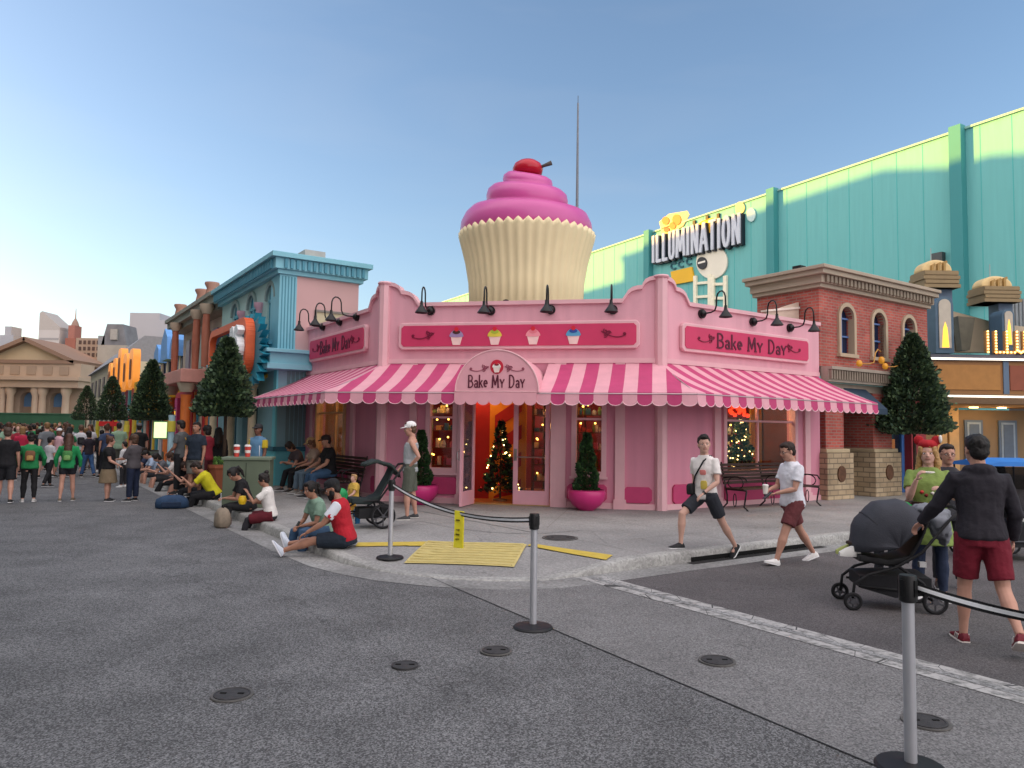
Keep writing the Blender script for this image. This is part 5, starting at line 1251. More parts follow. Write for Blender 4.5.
# corrugated grey wall behind at far right
t = thing('corrugated_screen', 'grey corrugated metal screen between the second dome and the right edge', 'screen', (AT(1015, 330, 25).x, 25, 0))
g = MB(Matrix.Translation((0, 25, 0))); a = AT(1009, 330, 25).x; zt = AT(1015, 299, 25).z; k = 0
while k < 22: g.tube([(a+k*.13, 0, 3.2), (a+k*.13, 0, zt)], .06, 8); k += 1
g.build('ribs', M('#8a9094', .5, metal=.3), t); MB(Matrix.Translation((0, 25, 0))).box(a, .05, 0, a+2.9, .12, zt-.05).build('backing', M('#6f7478', .6), t)
# ================================================================ PEOPLE (generator)
BAKE = []
_tex = bpy.data.textures.new('cloth_folds', 'CLOUDS'); _tex.noise_scale = .09; _tex.noise_depth = 2
_texh = bpy.data.textures.new('hair_strands', 'CLOUDS'); _texh.noise_scale = .03; _texh.noise_depth = 3
def soft(mb, name, mat, par, vox, it=3, disp=0, tex=None):
    o = mb.build(name, mat, par, smooth=True)
    r = o.modifiers.new('r', 'REMESH'); r.mode = 'VOXEL'; r.voxel_size = vox; r.use_smooth_shade = True
    if it: s_ = o.modifiers.new('s', 'SMOOTH'); s_.factor = .5; s_.iterations = it
    if disp: d_ = o.modifiers.new('d', 'DISPLACE'); d_.texture = tex or _tex; d_.strength = disp; d_.mid_level = .5; d_.texture_coords = 'LOCAL'
    BAKE.append(o); return o
def bake_all():
    dg = bpy.context.evaluated_depsgraph_get(); dg.update()
    res = []
    for o in BAKE: res.append((o, bpy.data.meshes.new_from_object(o.evaluated_get(dg))))
    for o, me in res: o.modifiers.clear(); me.name = o.name; o.data = me
    BAKE.clear()
def Dv(fl, ab, s): fl, ab = R_(fl), R_(ab); return Vector((s*math.sin(ab), math.sin(fl)*math.cos(ab), -math.cos(fl)*math.cos(ab)))
SK = {'light': '#bd8e7b', 'pale': '#cba08f', 'tan': '#a0745f', 'brown': '#7a5242', 'dark': '#4c2f24'}
def human(label, loc, yaw, H, hair='short', hcol='#1c1310', skin='light', top='tee', tcol='#ffffff', bot='shorts', bcol='#222222', shoe='#222222', sole='#dddddd',
          lean=0, tw=0, hy=0, hp=0, LL=(0, 3, 0), RL=(0, 3, 0), AL=(5, 8, 15, 4), AR=(5, 8, 15, 4), sit=None, fat=1.0, vox=.012, group=None, face=False, hat=None, hatcol='#eeeeee', beard=False, fL=0, fR=0, curl=35, glasses=False, tmat=None, cat='person', gz=None, sleeve=None, hem=None, legcut=None):
    t = thing('person', label, cat, loc, R_(yaw), group); m = WM[t.name]
    s_ = H
    V = Vector
    cw = Matrix.Rotation(-R_(lean), 3, 'X')   # lean forwards (towards +y)
    tw_ = Matrix.Rotation(R_(tw), 3, 'Z')
    # leg chains
    legs = {}
    for s, L_, fp in ((-1, LL, fL), (1, RL, fR)):
        hip = V((s*.052, 0, 0)); kn = hip+Dv(L_[0], L_[1], s)*.245; an = kn+Dv(L_[0]-L_[2], L_[1]*.6+(L_[3] if len(L_) > 3 else 0), s)*.235
        yawf = R_(-s*8*1.0); fd = V((math.sin(R_(L_[1]*1.0))*s*.5+s*.12, math.cos(R_(fp)), math.sin(R_(fp)))).normalized()
        legs[s] = (hip, kn, an, fd)
    low = min(min(an.z-.045, (an+fd*.10).z-.035) for hip, kn, an, fd in legs.values())
    hz = -low if sit is None else sit/s_+.062*(fat*.5+.5)
    O = V((0, 0, hz))
    def W(p): return (p+O)*s_
    T = lambda p: cw @ (tw_ @ V(p))
    skm = M(SK[skin], .55, .06, 14)
    # ---------- body
    b = MB(m)
    def torso(g, rings, infl=0, n=20, z0=None, z1=None):
        rs = []
        for tt, rx, ry, yo in rings:
            c = T((0, yo, tt)); ax_ = T((1, 0, 0)); ay = T((0, 1, 0))
            k = min(1, max(0, tt/.3)); 
            rs.append([W(c+ax_*((rx*fat+infl)*math.copysign(abs(math.cos(2*math.pi*j/n))**.85, math.cos(2*math.pi*j/n)))+ay*((ry*fat+infl)*math.copysign(abs(math.sin(2*math.pi*j/n))**.85, math.sin(2*math.pi*j/n)))) for j in range(n)])
        g.rings(rs)
    R0 = [(-.045, .075, .055, 0), (0, .090, .064, -.004), (.05, .086, .060, 0), (.10, .076, .052, .004), (.17, .084, .058, .004), (.225, .094, .062, 0), (.265, .100, .055, -.006), (.292, .084, .046, -.008), (.310, .052, .040, -.006), (.326, .036, .033, -.004)]
    torso(b, R0)
    neck0, hc = T((0, -.004, .29)), None
    hrot = cw @ tw_ @ Matrix.Rotation(R_(hy), 3, 'Z') @ Matrix.Rotation(R_(hp), 3, 'X')
    nb = T((0, 0, .340)); hc = nb+hrot @ V((0, .012, .07))
    b.tube([W(neck0), W(nb), W(hc)], [.038*s_*(fat*.5+.5), .034*s_, .032*s_], 12)
    hs = 1.06
    def Hd(p): return W(hc+hrot @ (V(p)*hs))
    def hell(g, c, r, n=14):
        g.ell(Hd(c), tuple(x*s_*hs for x in r), n, rot=hrot)
    hell(b, (0, -.006, .018), (.044, .055, .052)); hell(b, (0, .010, -.014), (.038, .043, .052)); hell(b, (0, .026, -.045), (.022, .022, .020), 10)
    hell(b, (0, .050, -.004), (.0065, .014, .013), 8); hell(b, (0, .055, -.012), (.009, .010, .006), 8)
    hell(b, (0, .045, -.031), (.014, .008, .006), 8)
    for s in (-1, 1): hell(b, (s*.044, -.004, -.002), (.006, .010, .016), 8); hell(b, (s*.020, .034, -.010), (.014, .012, .012), 8); hell(b, (s*.018, .040, .012), (.016, .008, .005), 8)
    arms = {}
    for s, A_ in ((-1, AL), (1, AR)):
        sh = T((s*.100*(fat*.4+.6), -.004, .272)); el = sh+Dv(A_[0], A_[1], s)*.168; wr = el+Dv(A_[2], A_[3], s)*.146
        arms[s] = (sh, el, wr); f2 = fat*.5+.5
        b.tube([W(T((s*.04, -.004, .262))), W(sh), W(sh.lerp(el, .3)), W(sh.lerp(el, .8)), W(el), W(el.lerp(wr, .25)), W(el.lerp(wr, .7)), W(wr)],
               [r*s_*f2 for r in (.028, .029, .028, .023, .021, .022, .016, .0125)], 10)
        # hand: palm + five fingers
        d = (wr-el).normalized(); side = d.cross(V((0, 0, 1)) if abs(d.z) < .8 else V((0, 1, 0))).normalized(); nn = side.cross(d).normalized()
        # palm faces inward (towards body) for hanging arms
        if abs(d.z) >= .8: pn = V((-s, 0, 0)); side = d.cross(pn).normalized(); nn = pn
        else: nn = -nn if nn.z > 0 else nn; side = d.cross(nn).normalized()
        pc = wr+d*.028
        rotm = Matrix((side, d, nn)).transposed()
        b.ell(W(pc), (.020*s_, .030*s_, .0085*s_), 10, rot=rotm)
        for k, (o_, ln) in enumerate(((-.0145, .038), (-.005, .043), (.005, .040), (.0135, .031))):
            p0 = wr+d*.045+side*o_; c1 = R_(curl*.6); c2 = R_(curl*1.5)
            p1 = p0+(d*math.cos(c1)+nn*math.sin(c1))*ln*.55; p2 = p1+(d*math.cos(c2)+nn*math.sin(c2))*ln*.5
            b.tube([W(p0-d*.012), W(p0), W(p1), W(p2)], [.0052*s_, .0052*s_, .0048*s_, .004*s_], 6)
        th0 = wr+d*.012+side*(-.013 if True else 0)*(1); p1 = th0+(d*.6-side*.6+nn*.5).normalized()*.024; p2 = p1+(d*.9-side*.1+nn*.4).normalized()*.018
        b.tube([W(th0), W(p1), W(p2)], [.0075*s_, .006*s_, .0045*s_], 6)
    for s, (hip, kn, an, fd) in legs.items():
        f2 = fat*.6+.4
        b.tube([W(hip+V((0, 0, .02))), W(hip), W(hip.lerp(kn, .35)), W(hip.lerp(kn, .85)), W(kn), W(kn.lerp(an, .15)), W(kn.lerp(an, .35)), W(kn.lerp(an, .75)), W(an)],
               [r*s_*f2 for r in (.045, .052, .047, .034, .032, .031, .034, .021, .0185)], 12)
        b.tube([W(an), W(an-V((0, 0, .028))), W(an+fd*.04-V((0, 0, .032)))], [.019*s_, .020*s_, .018*s_], 8)
    body = soft(b, 'body', skm, t, vox*.8, 2)
    # ---------- clothes
    ci = .009
    R1 = [r for r in R0]
    if top in ('tee', 'tank', 'long', 'hoodie', 'jacket', 'dress'):
        g = MB(m); hz_ = hem if hem is not None else -.035
        inf = {'tee': .011, 'tank': .009, 'long': .012, 'hoodie': .017, 'jacket': .016, 'dress': .011}[top]
        if top == 'dress': rr_ = [(-.17 if sit is None else -.06, .125, .11, .0), (-.08, .112, .095, 0), (0, .098, .074, 0)]+[r for r in R0 if r[0] > .03]
        elif sit is not None: rr_ = [(-.02, .088, .064, 0), (0, .092, .066, 0)]+[r for r in R0 if r[0] > .03]
        else: rr_ = [(hz_, .086, .060, 0), (hz_+.012, .093, .068, 0), (0, .094, .068, 0)]+[r for r in R0 if r[0] > .03]
        rr_ = [(a, rx, max(ry, .060 if a < .2 else ry), yo) for a, rx, ry, yo in rr_]
        if top == 'tank': rr_ = [r for r in rr_ if r[0] < .27]+[(.275, .062, .046, -.008)]
        torso(g, rr_, inf)
        if top == 'tank':
            for s in (-1, 1): g.tube([W(T((s*.05, -.02, .25))), W(T((s*.05, 0, .296))), W(T((s*.045, .03, .25)))], .02*s_, 8)
        else:
            cut = sleeve if sleeve is not None else {'tee': .62, 'dress': .6, 'long': 1.95, 'hoodie': 1.98, 'jacket': 1.95}[top]
            for s in (-1, 1):
                sh, el, wr = arms[s]; k = {'hoodie': 1.12, 'jacket': 1.2}.get(top, 1.0)*(fat*.4+.6)
                if cut <= 1: g.tube([W(T((s*.035, -.004, .262))), W(sh), W(sh.lerp(el, cut*.5)), W(sh.lerp(el, cut))], [.034*s_*k, .039*s_*k, .038*s_*k, .039*s_*k], 12)
                else: g.tube([W(T((s*.035, -.004, .262))), W(sh), W(sh.lerp(el, .7)), W(el), W(el.lerp(wr, .4)), W(el.lerp(wr, (cut-1)*.97))], [.035*s_*k, .038*s_*k, .034*s_*k, .031*s_*k, .029*s_*k, .021*s_*k], 12)
        if top in ('hoodie',):
            for a in range(-4, 5):
                an_ = a*.42; g.ell(W(T((.046*math.sin(an_), -.018-.036*math.cos(an_), .306+.010*math.cos(an_)))), .031*s_, 10)
        soft(g, {'tee': 'tee_shirt', 'tank': 'tank_top', 'long': 'sweater', 'hoodie': 'hoodie', 'jacket': 'jacket', 'dress': 'dress'}[top], tmat or M(tcol, .85, .08, 9, bump=.15, bsc=60), t, vox, 3, disp=.020 if vox < .02 else 0)
    if bot in ('shorts', 'trousers', 'leggings', 'skirt'):
        g = MB(m)
        inf = {'shorts': .012, 'trousers': .009, 'leggings': .003, 'skirt': .012}[bot]
        torso(g, [(-.05, .082, .060, 0), (-.02, .088, .064, 0), (.02, .088, .062, 0), (.055, .083, .058, 0)], inf)
        cut = legcut if legcut is not None else {'shorts': .88, 'trousers': 1.92, 'leggings': 1.95, 'skirt': 0}[bot]
        if bot == 'skirt':
            if sit is None: torso(g, [(-.24, .118, .10, 0), (-.12, .108, .088, 0), (-.02, .092, .07, 0)], .008)
            else:
                for s, (hip, kn, an, fd) in legs.items(): g.tube([W(hip), W(hip.lerp(kn, .5)), W(kn)], [.06*s_, .058*s_, .052*s_], 12)
        else:
            f2 = fat*.6+.4
            for s, (hip, kn, an, fd) in legs.items():
                e_ = {'shorts': 1.28, 'trousers': 1.16, 'leggings': 1.06}[bot]
                if cut <= 1: g.tube([W(hip+V((0, 0, .02))), W(hip), W(hip.lerp(kn, cut*.5)), W(hip.lerp(kn, cut))], [r*s_*e_*f2 for r in (.045, .050, .046, .043)], 14)
                else:
                    aa = (.052, .049, .038, .036, .036, .033, .031) if bot == 'trousers' else (.052, .048, .036, .034, .036, .028, .022)
                    g.tube([W(hip+V((0, 0, .02))), W(hip.lerp(kn, .3)), W(hip.lerp(kn, .85)), W(kn), W(kn.lerp(an, .3)), W(kn.lerp(an, .7)), W(kn.lerp(an, min(1, cut-1)))], [r*s_*e_*f2 for r in aa], 12)
        soft(g, bot, M(bcol, .85, .1, 8, bump=.15, bsc=60), t, vox, 3, disp=.018 if vox < .02 else 0)
    # shoes
    for s, (hip, kn, an, fd) in legs.items():
        g = MB(m); side = fd.cross(V((0, 0, 1))).normalized(); up = side.cross(fd).normalized()
        base = an-up*.045
        prof_ = [(-.030, .016, .030), (-.018, .022, .046), (.015, .023, .047), (.045, .024, .034), (.075, .026, .024), (.100, .021, .017), (.112, .010, .011)]
        for mi, lo, hi in ((0, .010, 1), (1, 0, .0105)):
            g.mi = mi; rs = []
            for y, hw_, h_ in prof_:
                c = base+fd*y; top_ = h_ if mi == 0 else .011; k = 1 if mi == 0 else 1.08
                rs.append([W(c+side*(-hw_*k)+up*lo), W(c+side*(hw_*k)+up*lo), W(c+side*(hw_*k)+up*(lo+(top_-lo)*.55)), W(c+side*(hw_*.6)+up*top_), W(c-side*(hw_*.6)+up*top_), W(c+side*(-hw_*k)+up*(lo+(top_-lo)*.55))])
            g.rings(rs)
        g.build('shoe', [M(shoe, .6, .08, 12), M(sole, .6, .05, 12)], t, smooth='auto')
    # hair / hat
    hm = M(hcol, .6, .25, 25)
    g = MB(m); hv = vox*.75
    if hair != 'bald':
        hell(g, (0, -.014, .028), (.049, .054, .050)); hell(g, (0, -.030, -.005), (.042, .034, .042))
        if hair in ('short',): hell(g, (0, .012, .052), (.038, .038, .024), 10)
        if hair == 'quiff': hell(g, (0, .014, .058), (.036, .040, .026), 10)
        if hair in ('long', 'pony', 'bun', 'bob'):
            for s in (-1, 1): hell(g, (s*.036, .006, .022), (.018, .040, .040), 10)
            hell(g, (0, .010, .050), (.040, .036, .026), 10)
        if hair == 'long':
            g.tube([Hd((0, -.03, .01)), W(T((0, -.055, .30))), W(T((0, -.075, .22))), W(T((0, -.078, .15)))], [.042*s_, .055*s_, .052*s_, .028*s_], 12)
            for s in (-1, 1): g.tube([Hd((s*.04, -.005, .01)), Hd((s*.048, -.008, -.05)), W(T((s*.06, -.03, .26))), W(T((s*.05, -.05, .20)))], [.018*s_, .02*s_, .022*s_, .012*s_], 8)
        if hair == 'bob':
            hell(g, (0, -.022, -.03), (.050, .036, .05))
        if hair == 'pony': g.tube([Hd((0, -.05, .04)), Hd((0, -.085, .03)), Hd((0, -.09, -.03)), Hd((0, -.075, -.10))], [.016*s_, .022*s_, .020*s_, .008*s_], 8)
        if hair == 'bun': hell(g, (0, -.045, .075), (.026, .026, .024), 10)
        ho = soft(g, 'hair', hm, t, hv, 2, disp=.018 if vox < .02 else 0, tex=_texh)
    if beard:
        g = MB(m); hell(g, (0, .022, -.045), (.033, .034, .028), 12); hell(g, (0, .036, -.062), (.022, .018, .02), 10)
        for s in (-1, 1): hell(g, (s*.034, .012, -.025), (.012, .022, .026), 8)
        soft(g, 'beard', hm, t, hv, 2, disp=.006, tex=_texh)
    if hat == 'cap' or hat == 'capback':
        g = MB(m); hell(g, (0, -.008, .038), (.051, .060, .045), 14); q = 1 if hat == 'cap' else -1
        rs = []
        for y, w2 in ((.030, .046), (.062, .044), (.085, .034), (.098, .015)): rs.append([Hd((-w2, q*y-.004, .030-y*.12)), Hd((w2, q*y-.004, .030-y*.12)), Hd((w2*.9, q*y-.004, .038-y*.12)), Hd((-w2*.9, q*y-.004, .038-y*.12))])
        g.rings(rs)
        soft(g, 'cap', M(hatcol, .8, .05), t, vox*.6, 1)
    if hat == 'red':
        g = MB(m); hell(g, (0, -.006, .058), (.056, .058, .034), 12)
        for s in (-1, 1): hell(g, (s*.048, -.004, .086), (.030, .014, .030), 10)
        soft(g, 'red_hat', M('#a3151f', .8, .08), t, vox*.7, 1)
        g = MB(m); hell(g, (-.070, .004, .095), (.010, .016, .026), 8); g.build('white_trim', M('#e8e2dc', .8), t, smooth=True)
    if face:
        for s in (-1, 1):
            g = MB(m); hell(g, (s*.0165, .0435, .0035), (.0085, .0048, .0044), 8); e_ = g.build('eye', M('#e8e2de', .3), t, smooth=True)
            g = MB(m); hell(g, (s*.0165, .0476, .0035), (.0038, .0022, .0038), 8); g.build('iris', M('#1a100c', .2), e_, smooth=True)
            g = MB(m); g.tube([Hd((s*.007, .0475, .0135)), Hd((s*.017, .0475, .0165)), Hd((s*.027, .0415, .0135))], .0022*s_, 5); g.build('eyebrow', hm, t)
        g = MB(m); g.tube([Hd((-.014, .0475, -.0305)), Hd((-.006, .0525, -.0295)), Hd((.006, .0525, -.0295)), Hd((.014, .0475, -.0305))], .0026*s_, 6); g.build('mouth', M('#8e4640', .5), t, smooth=True)
    if glasses:
        g = MB(m)
        for s in (-1, 1):
            g.tube([Hd((s*.018+.012*math.cos(a*.785), .054, .002+.009*math.sin(a*.785))) for a in range(9)], .0014*s_, 5)
            g.tube([Hd((s*.030, .053, .004)), Hd((s*.046, .0, .006))], .0014*s_, 5)
        g.tube([Hd((-.006, .055, .004)), Hd((.006, .055, .004))], .0014*s_, 5)
        g.build('glasses', M('#141414', .3), t)
    t['_'] = 0; del t['_']
    info = dict(t=t, m=m, W=W, T=T, Hd=Hd, arms=arms, legs=legs, s=s_)
    return info
def hand(i, s): sh, el, wr = i['arms'][s]; return i['m'] @ i['W'](wr+(wr-el).normalized()*.055)
def ground(px, py, z=None):
    if z is not None: return G(px, py, z)
    p = surf(px, py); return p
def height(px_feet, py_feet, py_top, z=0):
    p = G(px_feet, py_feet, z); return AT(px_feet, py_top, p.y).z-z
def torso_item(i, name, pts, r, mat, n=8, par=None, flat=None):   # strap etc. along torso-local points
    g = MB(i['m']); g.tube([i['W'](i['T'](p)) for p in pts], r, n, flat=flat); return g.build(name, mat, par or i['t'], smooth=True)
def torso_box(i, name, c, hsz, mat, round_=.02, par=None):
    g = MB(i['m']); x, y, z = c; a, b, d = hsz
    vs = []
    for zz, k in ((-d, .8), (-d*.75, 1), (d*.6, 1), (d*.95, .75), (d, .4)):
        vs.append([i['W'](i['T']((x+a*k*cx, y+b*k*cy, z+zz))) for cx, cy in ((-1, -.6), (-.7, -1), (.7, -1), (1, -.6), (1, .6), (.7, 1), (-.7, 1), (-1, .6))])
    g.rings(vs); return g.build(name, mat, par or i['t'], smooth='auto')
# ================================================================ STREET FURNITURE
m_steel = M('#c2c3c8', .38, .06, 6, metal=.55); m_blkp = M('#111113', .5, .1, 10)
ST = []
for (bx_, by_, lab, r_) in ((390, 558, 'farthest steel barrier post, beside the sitting man in red', 0), (533, 628, 'middle steel barrier post standing on the seam of the two asphalts', 0), (911, 769, 'nearest steel barrier post, cut by the bottom edge at lower right', 0)):
    p = surf(bx_, by_) if by_ < 600 else G(bx_, by_, .0); ST.append(p)
t0_ = thing('barrier_post', 'x', 'barrier post', (0, 0, 0), 0, 'retractable belt barrier posts')
g = MB(); g.lathe([(.175, 0), (.178, .008), (.165, .022), (.06, .034), (.04, .04)], n=32); g.build('base', M('#1c1c1e', .55, .15, 8), t0_, smooth='auto')
g = MB(); g.lathe([(.031, .04), (.031, .90)], n=20); g.build('pole', m_steel, t0_, smooth='auto')
g = MB(); g.lathe([(.034, .865), (.044, .872), (.044, 1.0), (.040, 1.008)], n=20); g.build('head', m_blkp, t0_, smooth='auto')
g = MB(); g.box(-.012, -.049, .90, .012, .049, .985); g.box(-.049, -.012, .90, .049, .012, .985); g.build('belt_clip', M('#08080a', .4), t0_)
posts = []
for i, (p, lab) in enumerate(zip(ST, ('farthest steel barrier post, beside the sitting man in red', 'middle steel barrier post standing where the two asphalts meet', 'nearest steel barrier post, at lower right, cut by the bottom edge'))):
    q = t0_ if i == 0 else dup(t0_, (0, 0, 0))
    q.location = p; q.rotation_euler = (0, 0, [math.atan2((ST[1]-ST[0]).y, (ST[1]-ST[0]).x), math.atan2((ST[0]-ST[1]).y, (ST[0]-ST[1]).x), .5][i]); q['label'] = lab; WM[q.name] = Matrix.Translation(p) @ Matrix.Rotation(q.rotation_euler[2], 4, 'Z'); posts.append(q)
def belt(a, b, sag, label, par, n=28):
    g = MB(); d = (b-a); h = Vector((d.x, d.y, 0)).normalized(); nn = Vector((-h.y, h.x, 0))
    for mi, z0, z1, o_ in ((0, -.024, .024, .0012), (1, -.009, .011, .0030)):
        g.mi = mi; rs = []
        for i in range(n+1):
            t = i/n; c = a.lerp(b, t); c.z -= sag*4*t*(1-t)
            tw = .25*math.sin(t*7)
            up = Vector((0, 0, math.cos(tw)))+nn*math.sin(tw)
            rs.append([c+up*z0-nn*o_, c+up*z0+nn*o_, c+up*z1+nn*o_, c+up*z1-nn*o_])
        g.rings(rs)
    return g.build('belt', [M('#121214', .7), M('#eeeef0', .7)], par)
A_ = ST[0]+Vector((0, 0, .945)); B_ = ST[1]+Vector((0, 0, .945))
# the long slack belt from the far post sags and ends at the middle post
hd_ = (B_-A_).normalized()
belt(A_+hd_*.05, B_-hd_*.05, .13, '', posts[0])
Cn = ST[2]+Vector((0, 0, .945)); far_ = AT(1130, 632, 3.2); far_.z = .93
belt(Cn+Vector((.04, -.01, 0)), far_, .03, '', posts[2])
ne = thing('barrier_post', 'steel barrier post just outside the right edge holding the near belt', 'barrier post', (far_.x+.04, far_.y, 0), 0, 'retractable belt barrier posts')
for ch in t0_.children:
    if ch.name.startswith('belt') and 'clip' not in ch.name: continue
    c_ = ch.copy(); C.objects.link(c_); c_.parent = ne
# yellow tag hung over the belt
ray_t = .46
pt = A_.lerp(B_, .42); 
best = min([i/100 for i in range(101)], key=lambda t: abs(proj(A_.lerp(B_, t)-Vector((0, 0, .13*4*t*(1-t))))[0]-460))
pt = A_.lerp(B_, best)-Vector((0, 0, .13*4*best*(1-best)))
tg = thing('yellow_tag', 'yellow hanging tag folded over the belt between the two far posts', 'tag', tuple(pt), math.atan2(hd_.y, hd_.x)+.35)
mt = WM[tg.name]; g = MB(mt); 
for y in (-.010, .006): g.add([(-.062, y, .02), (.062, y, .02), (.068, y-.01, -.20), (.060, y, -.36), (-.064, y-.008, -.36), (-.058, y-.004, -.18), (-.062, y+.004, .02), (.062, y+.004, .02), (.068, y-.006, -.20), (.060, y+.004, -.36), (-.064, y-.004, -.36), (-.058, y, -.18)], [(0, 5, 4, 3, 2, 1), (6, 7, 8, 9, 10, 11)]+[(i, (i+1) % 6, (i+1) % 6+6, i+6) for i in range(6)])
g.box(-.062, -.010, .02, .062, .010, .028); sh_ = g.build('sheet', M('#fff03c', .7, .05, 10), tg)
g = MB(mt @ Matrix.Translation((0, -.024, 0)) @ Matrix.Rotation(R_(90), 4, 'Y'))
for k, c in enumerate('E TEL'):
    for pl in GL[c if c in GL else 'I'][1]:
        g.rib([(.06+k*.05+p[0]*.04, -.022+p[1]*.04) for p in pl], .007, -.003, .008)
g.build('lettering', M('#6b6410', .7), tg)
# ---- plants in pink bowls
def leafball(g, c, n, fn, size, rnd, mats=3):
    for i in range(n):
        p, d = fn(rnd); sz = size*rnd.uniform(.6, 1.3); g.mi = rnd.randrange(mats)
        d = (d+Vector((rnd.uniform(-.5, .5), rnd.uniform(-.5, .5), rnd.uniform(-.3, .6)))).normalized()
        sd_ = d.cross(Vector((rnd.uniform(-1, 1), rnd.uniform(-1, 1), rnd.uniform(-1, 1)))).normalized()*sz*.42
        a = c+p
        g.add([a-sd_*.4, a+d*sz*.5-sd_, a+d*sz, a+d*sz*.5+sd_*.9], [(0, 1, 2, 3)])
leafm = [M('#2c4a2a', .6, .25, 3), M('#3c5e30', .6, .25, 3), M('#1f3722', .6, .25, 3)]
conm = [M((.055, .10, .052), .6, .3, 2), M((.095, .15, .068), .6, .3, 2), M((.026, .05, .032), .6, .3, 2)]
def bowl_plant(px, py, label, seed):
    x = FX(Fm, px, 500, 0)[0]; p = Fm @ Vector((x+.03, -.44, SW)); t = thing('potted_topiary', label, 'potted plant', tuple(p), seed, 'pink bowl planters by the shop front'); m = WM[t.name]; rnd = random.Random(seed)
    g = MB(m); g.lathe([(.14, 0), (.17, .02), (.30, .12), (.37, .24), (.385, .36), (.365, .40), (.375, .42), (.345, .42), (.33, .36), (.0, .35)], n=32, cap=False); g.build('bowl', M('#c73278', .35, .05, 2), t, smooth='auto')
    MB(m).lathe([(.33, .34), (.33, .37), (.01, .38)], n=20).build('soil', M('#2a1d16', .9), t)
    g = MB(m); g.tube([(0, 0, .35), (.02, 0, .9), (0, .01, 1.5)], [.03, .022, .008], 8); g.build('trunk', M('#4a382a', .8), t)
    g = MB(m)
    def fn(r):
        z = r.random()**1.25; a = r.uniform(0, 6.28); sp = .5+.5*math.sin(z*19+a)
        R = (.24*(1-z)**.75+.03)*(.72+.3*sp)*r.uniform(.75, 1.03)
        return Vector((R*math.cos(a), R*math.sin(a), .40+z*1.15)), Vector((math.cos(a), math.sin(a), .6))
    leafball(g, m @ Vector((0, 0, 0))*0, 4200, fn, .055, rnd); g.build('foliage', leafm, t)
bowl_plant(587, 507, 'spiral topiary in pink bowl right of the shop doors', 3)
bowl_plant(425, 500, 'spiral topiary in pink bowl behind the man in the white cap', 8)
# ---- cone topiary trees
def conifer(px, py, ht_px, base_px, top_px, label, seed, dens=9000, Y=None, wpx=58, group='clipped cone trees along the sidewalks'):
    if Y is None: p = surf(px, py)
    else: p = AT(px, py, Y); p.z = SW
    Yd = p.y; zt = AT(px, top_px, Yd).z; zb = AT(px, base_px, Yd).z; R0_ = wpx/2*Yd/740
    t = thing('cone_tree', label, 'tree', (p.x, p.y, SW), 0, group); m = WM[t.name]; rnd = random.Random(seed)
    zt -= SW; zb -= SW; h = zt-zb
    g = MB(m); g.tube([(0, 0, .0), (.02, 0, zb*.6), (0, .01, zb+h*.5), (0, 0, zb+h*.9)], [.055, .045, .03, .008], 8)
    for k in range(14):
        a = k*2.4; z = zb+.1+h*.75*k/14; r = R0_*(1-(z-zb)/h)*.8; g.tube([(0, 0, z-.05), (r*.5*math.cos(a), r*.5*math.sin(a), z), (r*math.cos(a), r*math.sin(a), z+.02)], [.018, .012, .005], 5)
    g.build('trunk', M('#3f3228', .85, .2, 8), t, smooth=True)
    g = MB(m)
    lob = [(rnd.uniform(0, 6.28), rnd.uniform(0, 1), rnd.uniform(-.9, 1.3)) for _ in range(44)]
    def fn(r):
        z = r.random()**1.35; a = r.uniform(0, 6.28)
        prof = (1-z)**.72*(1 if z > .08 else (.72+z*3.5)); bump = 0
        for la, lz, ls in lob:
            da = (a-la+math.pi) % (2*math.pi)-math.pi; bump += .13*ls*math.exp(-(da*da)/.10-((z-lz)**2)/.004)
        lay = .06*math.sin(z*34+2*math.sin(a*2))
        R = R0_*(prof*(.88+bump+lay)+.02)*(r.random()**.28)*(1+.10*max(0, r.gauss(0, 1)))
        return Vector((R*math.cos(a), R*math.sin(a), zb+z*h)), Vector((math.cos(a), math.sin(a), .35))
    leafball(g, Vector((0, 0, 0)), dens, fn, .105, rnd)
    g.v = [v for v in g.v]; g.build('crown', conm, t)
    return t, p
_ = conifer(915, 497, 0, 434, 335, 'largest cone shaped evergreen tree, on the right before the brick building', 21, 12500, wpx=74)
_ = conifer(222, 492, 0, 416, 339, 'cone tree in terracotta pot nearest the blue storefront', 22, 9500, wpx=58)
_ = conifer(148, 470, 0, 420, 361, 'cone tree behind the seated row, second from the blue storefront', 23, 8000, Y=28, wpx=43)
_ = conifer(109, 460, 0, 420, 377, 'small distant cone tree, third from the blue storefront', 24, 6000, Y=41, wpx=32)
_ = conifer(84, 455, 0, 420, 386, 'most distant cone tree at the end of the shop row', 25, 5000, Y=54, wpx=26)
# terracotta pot and utility box
p = surf(222, 492); p.z = SW
t = thing('terracotta_pot', 'large ribbed terracotta pot with green ground plants around the tree trunk', 'planter', tuple(p)); m = WM[t.name]
g = MB(m); g.lathe([(.30, 0), (.33, .04), (.44, .55), (.47, .60), (.47, .68), (.43, .68), (.41, .60), (.0, .58)], n=36, cap=False, rib=.02); g.build('pot', M('#9a5a40', .8, .1, 3), t)
g = MB(m); rnd = random.Random(5)
leafball(g, Vector((0, 0, 0)), 900, lambda r: (Vector((.36*math.cos(a := r.uniform(0, 6.28))*r.random()**.5, .36*math.sin(a)*r.random()**.5, .62+r.uniform(0, .12))), Vector((0, 0, 1))), .11, rnd); g.build('ground_plants', [M('#56803c', .6, .2), M('#6d9a4c', .6, .2), M('#3c5c30', .6, .2)], t)
bp_ = G(246, 508, SW)
t = thing('utility_box', 'plain grey green utility cabinet beside the terracotta pot', 'utility cabinet', tuple(bp_), math.atan2(d2.y, d2.x)-.42); m = WM[t.name]
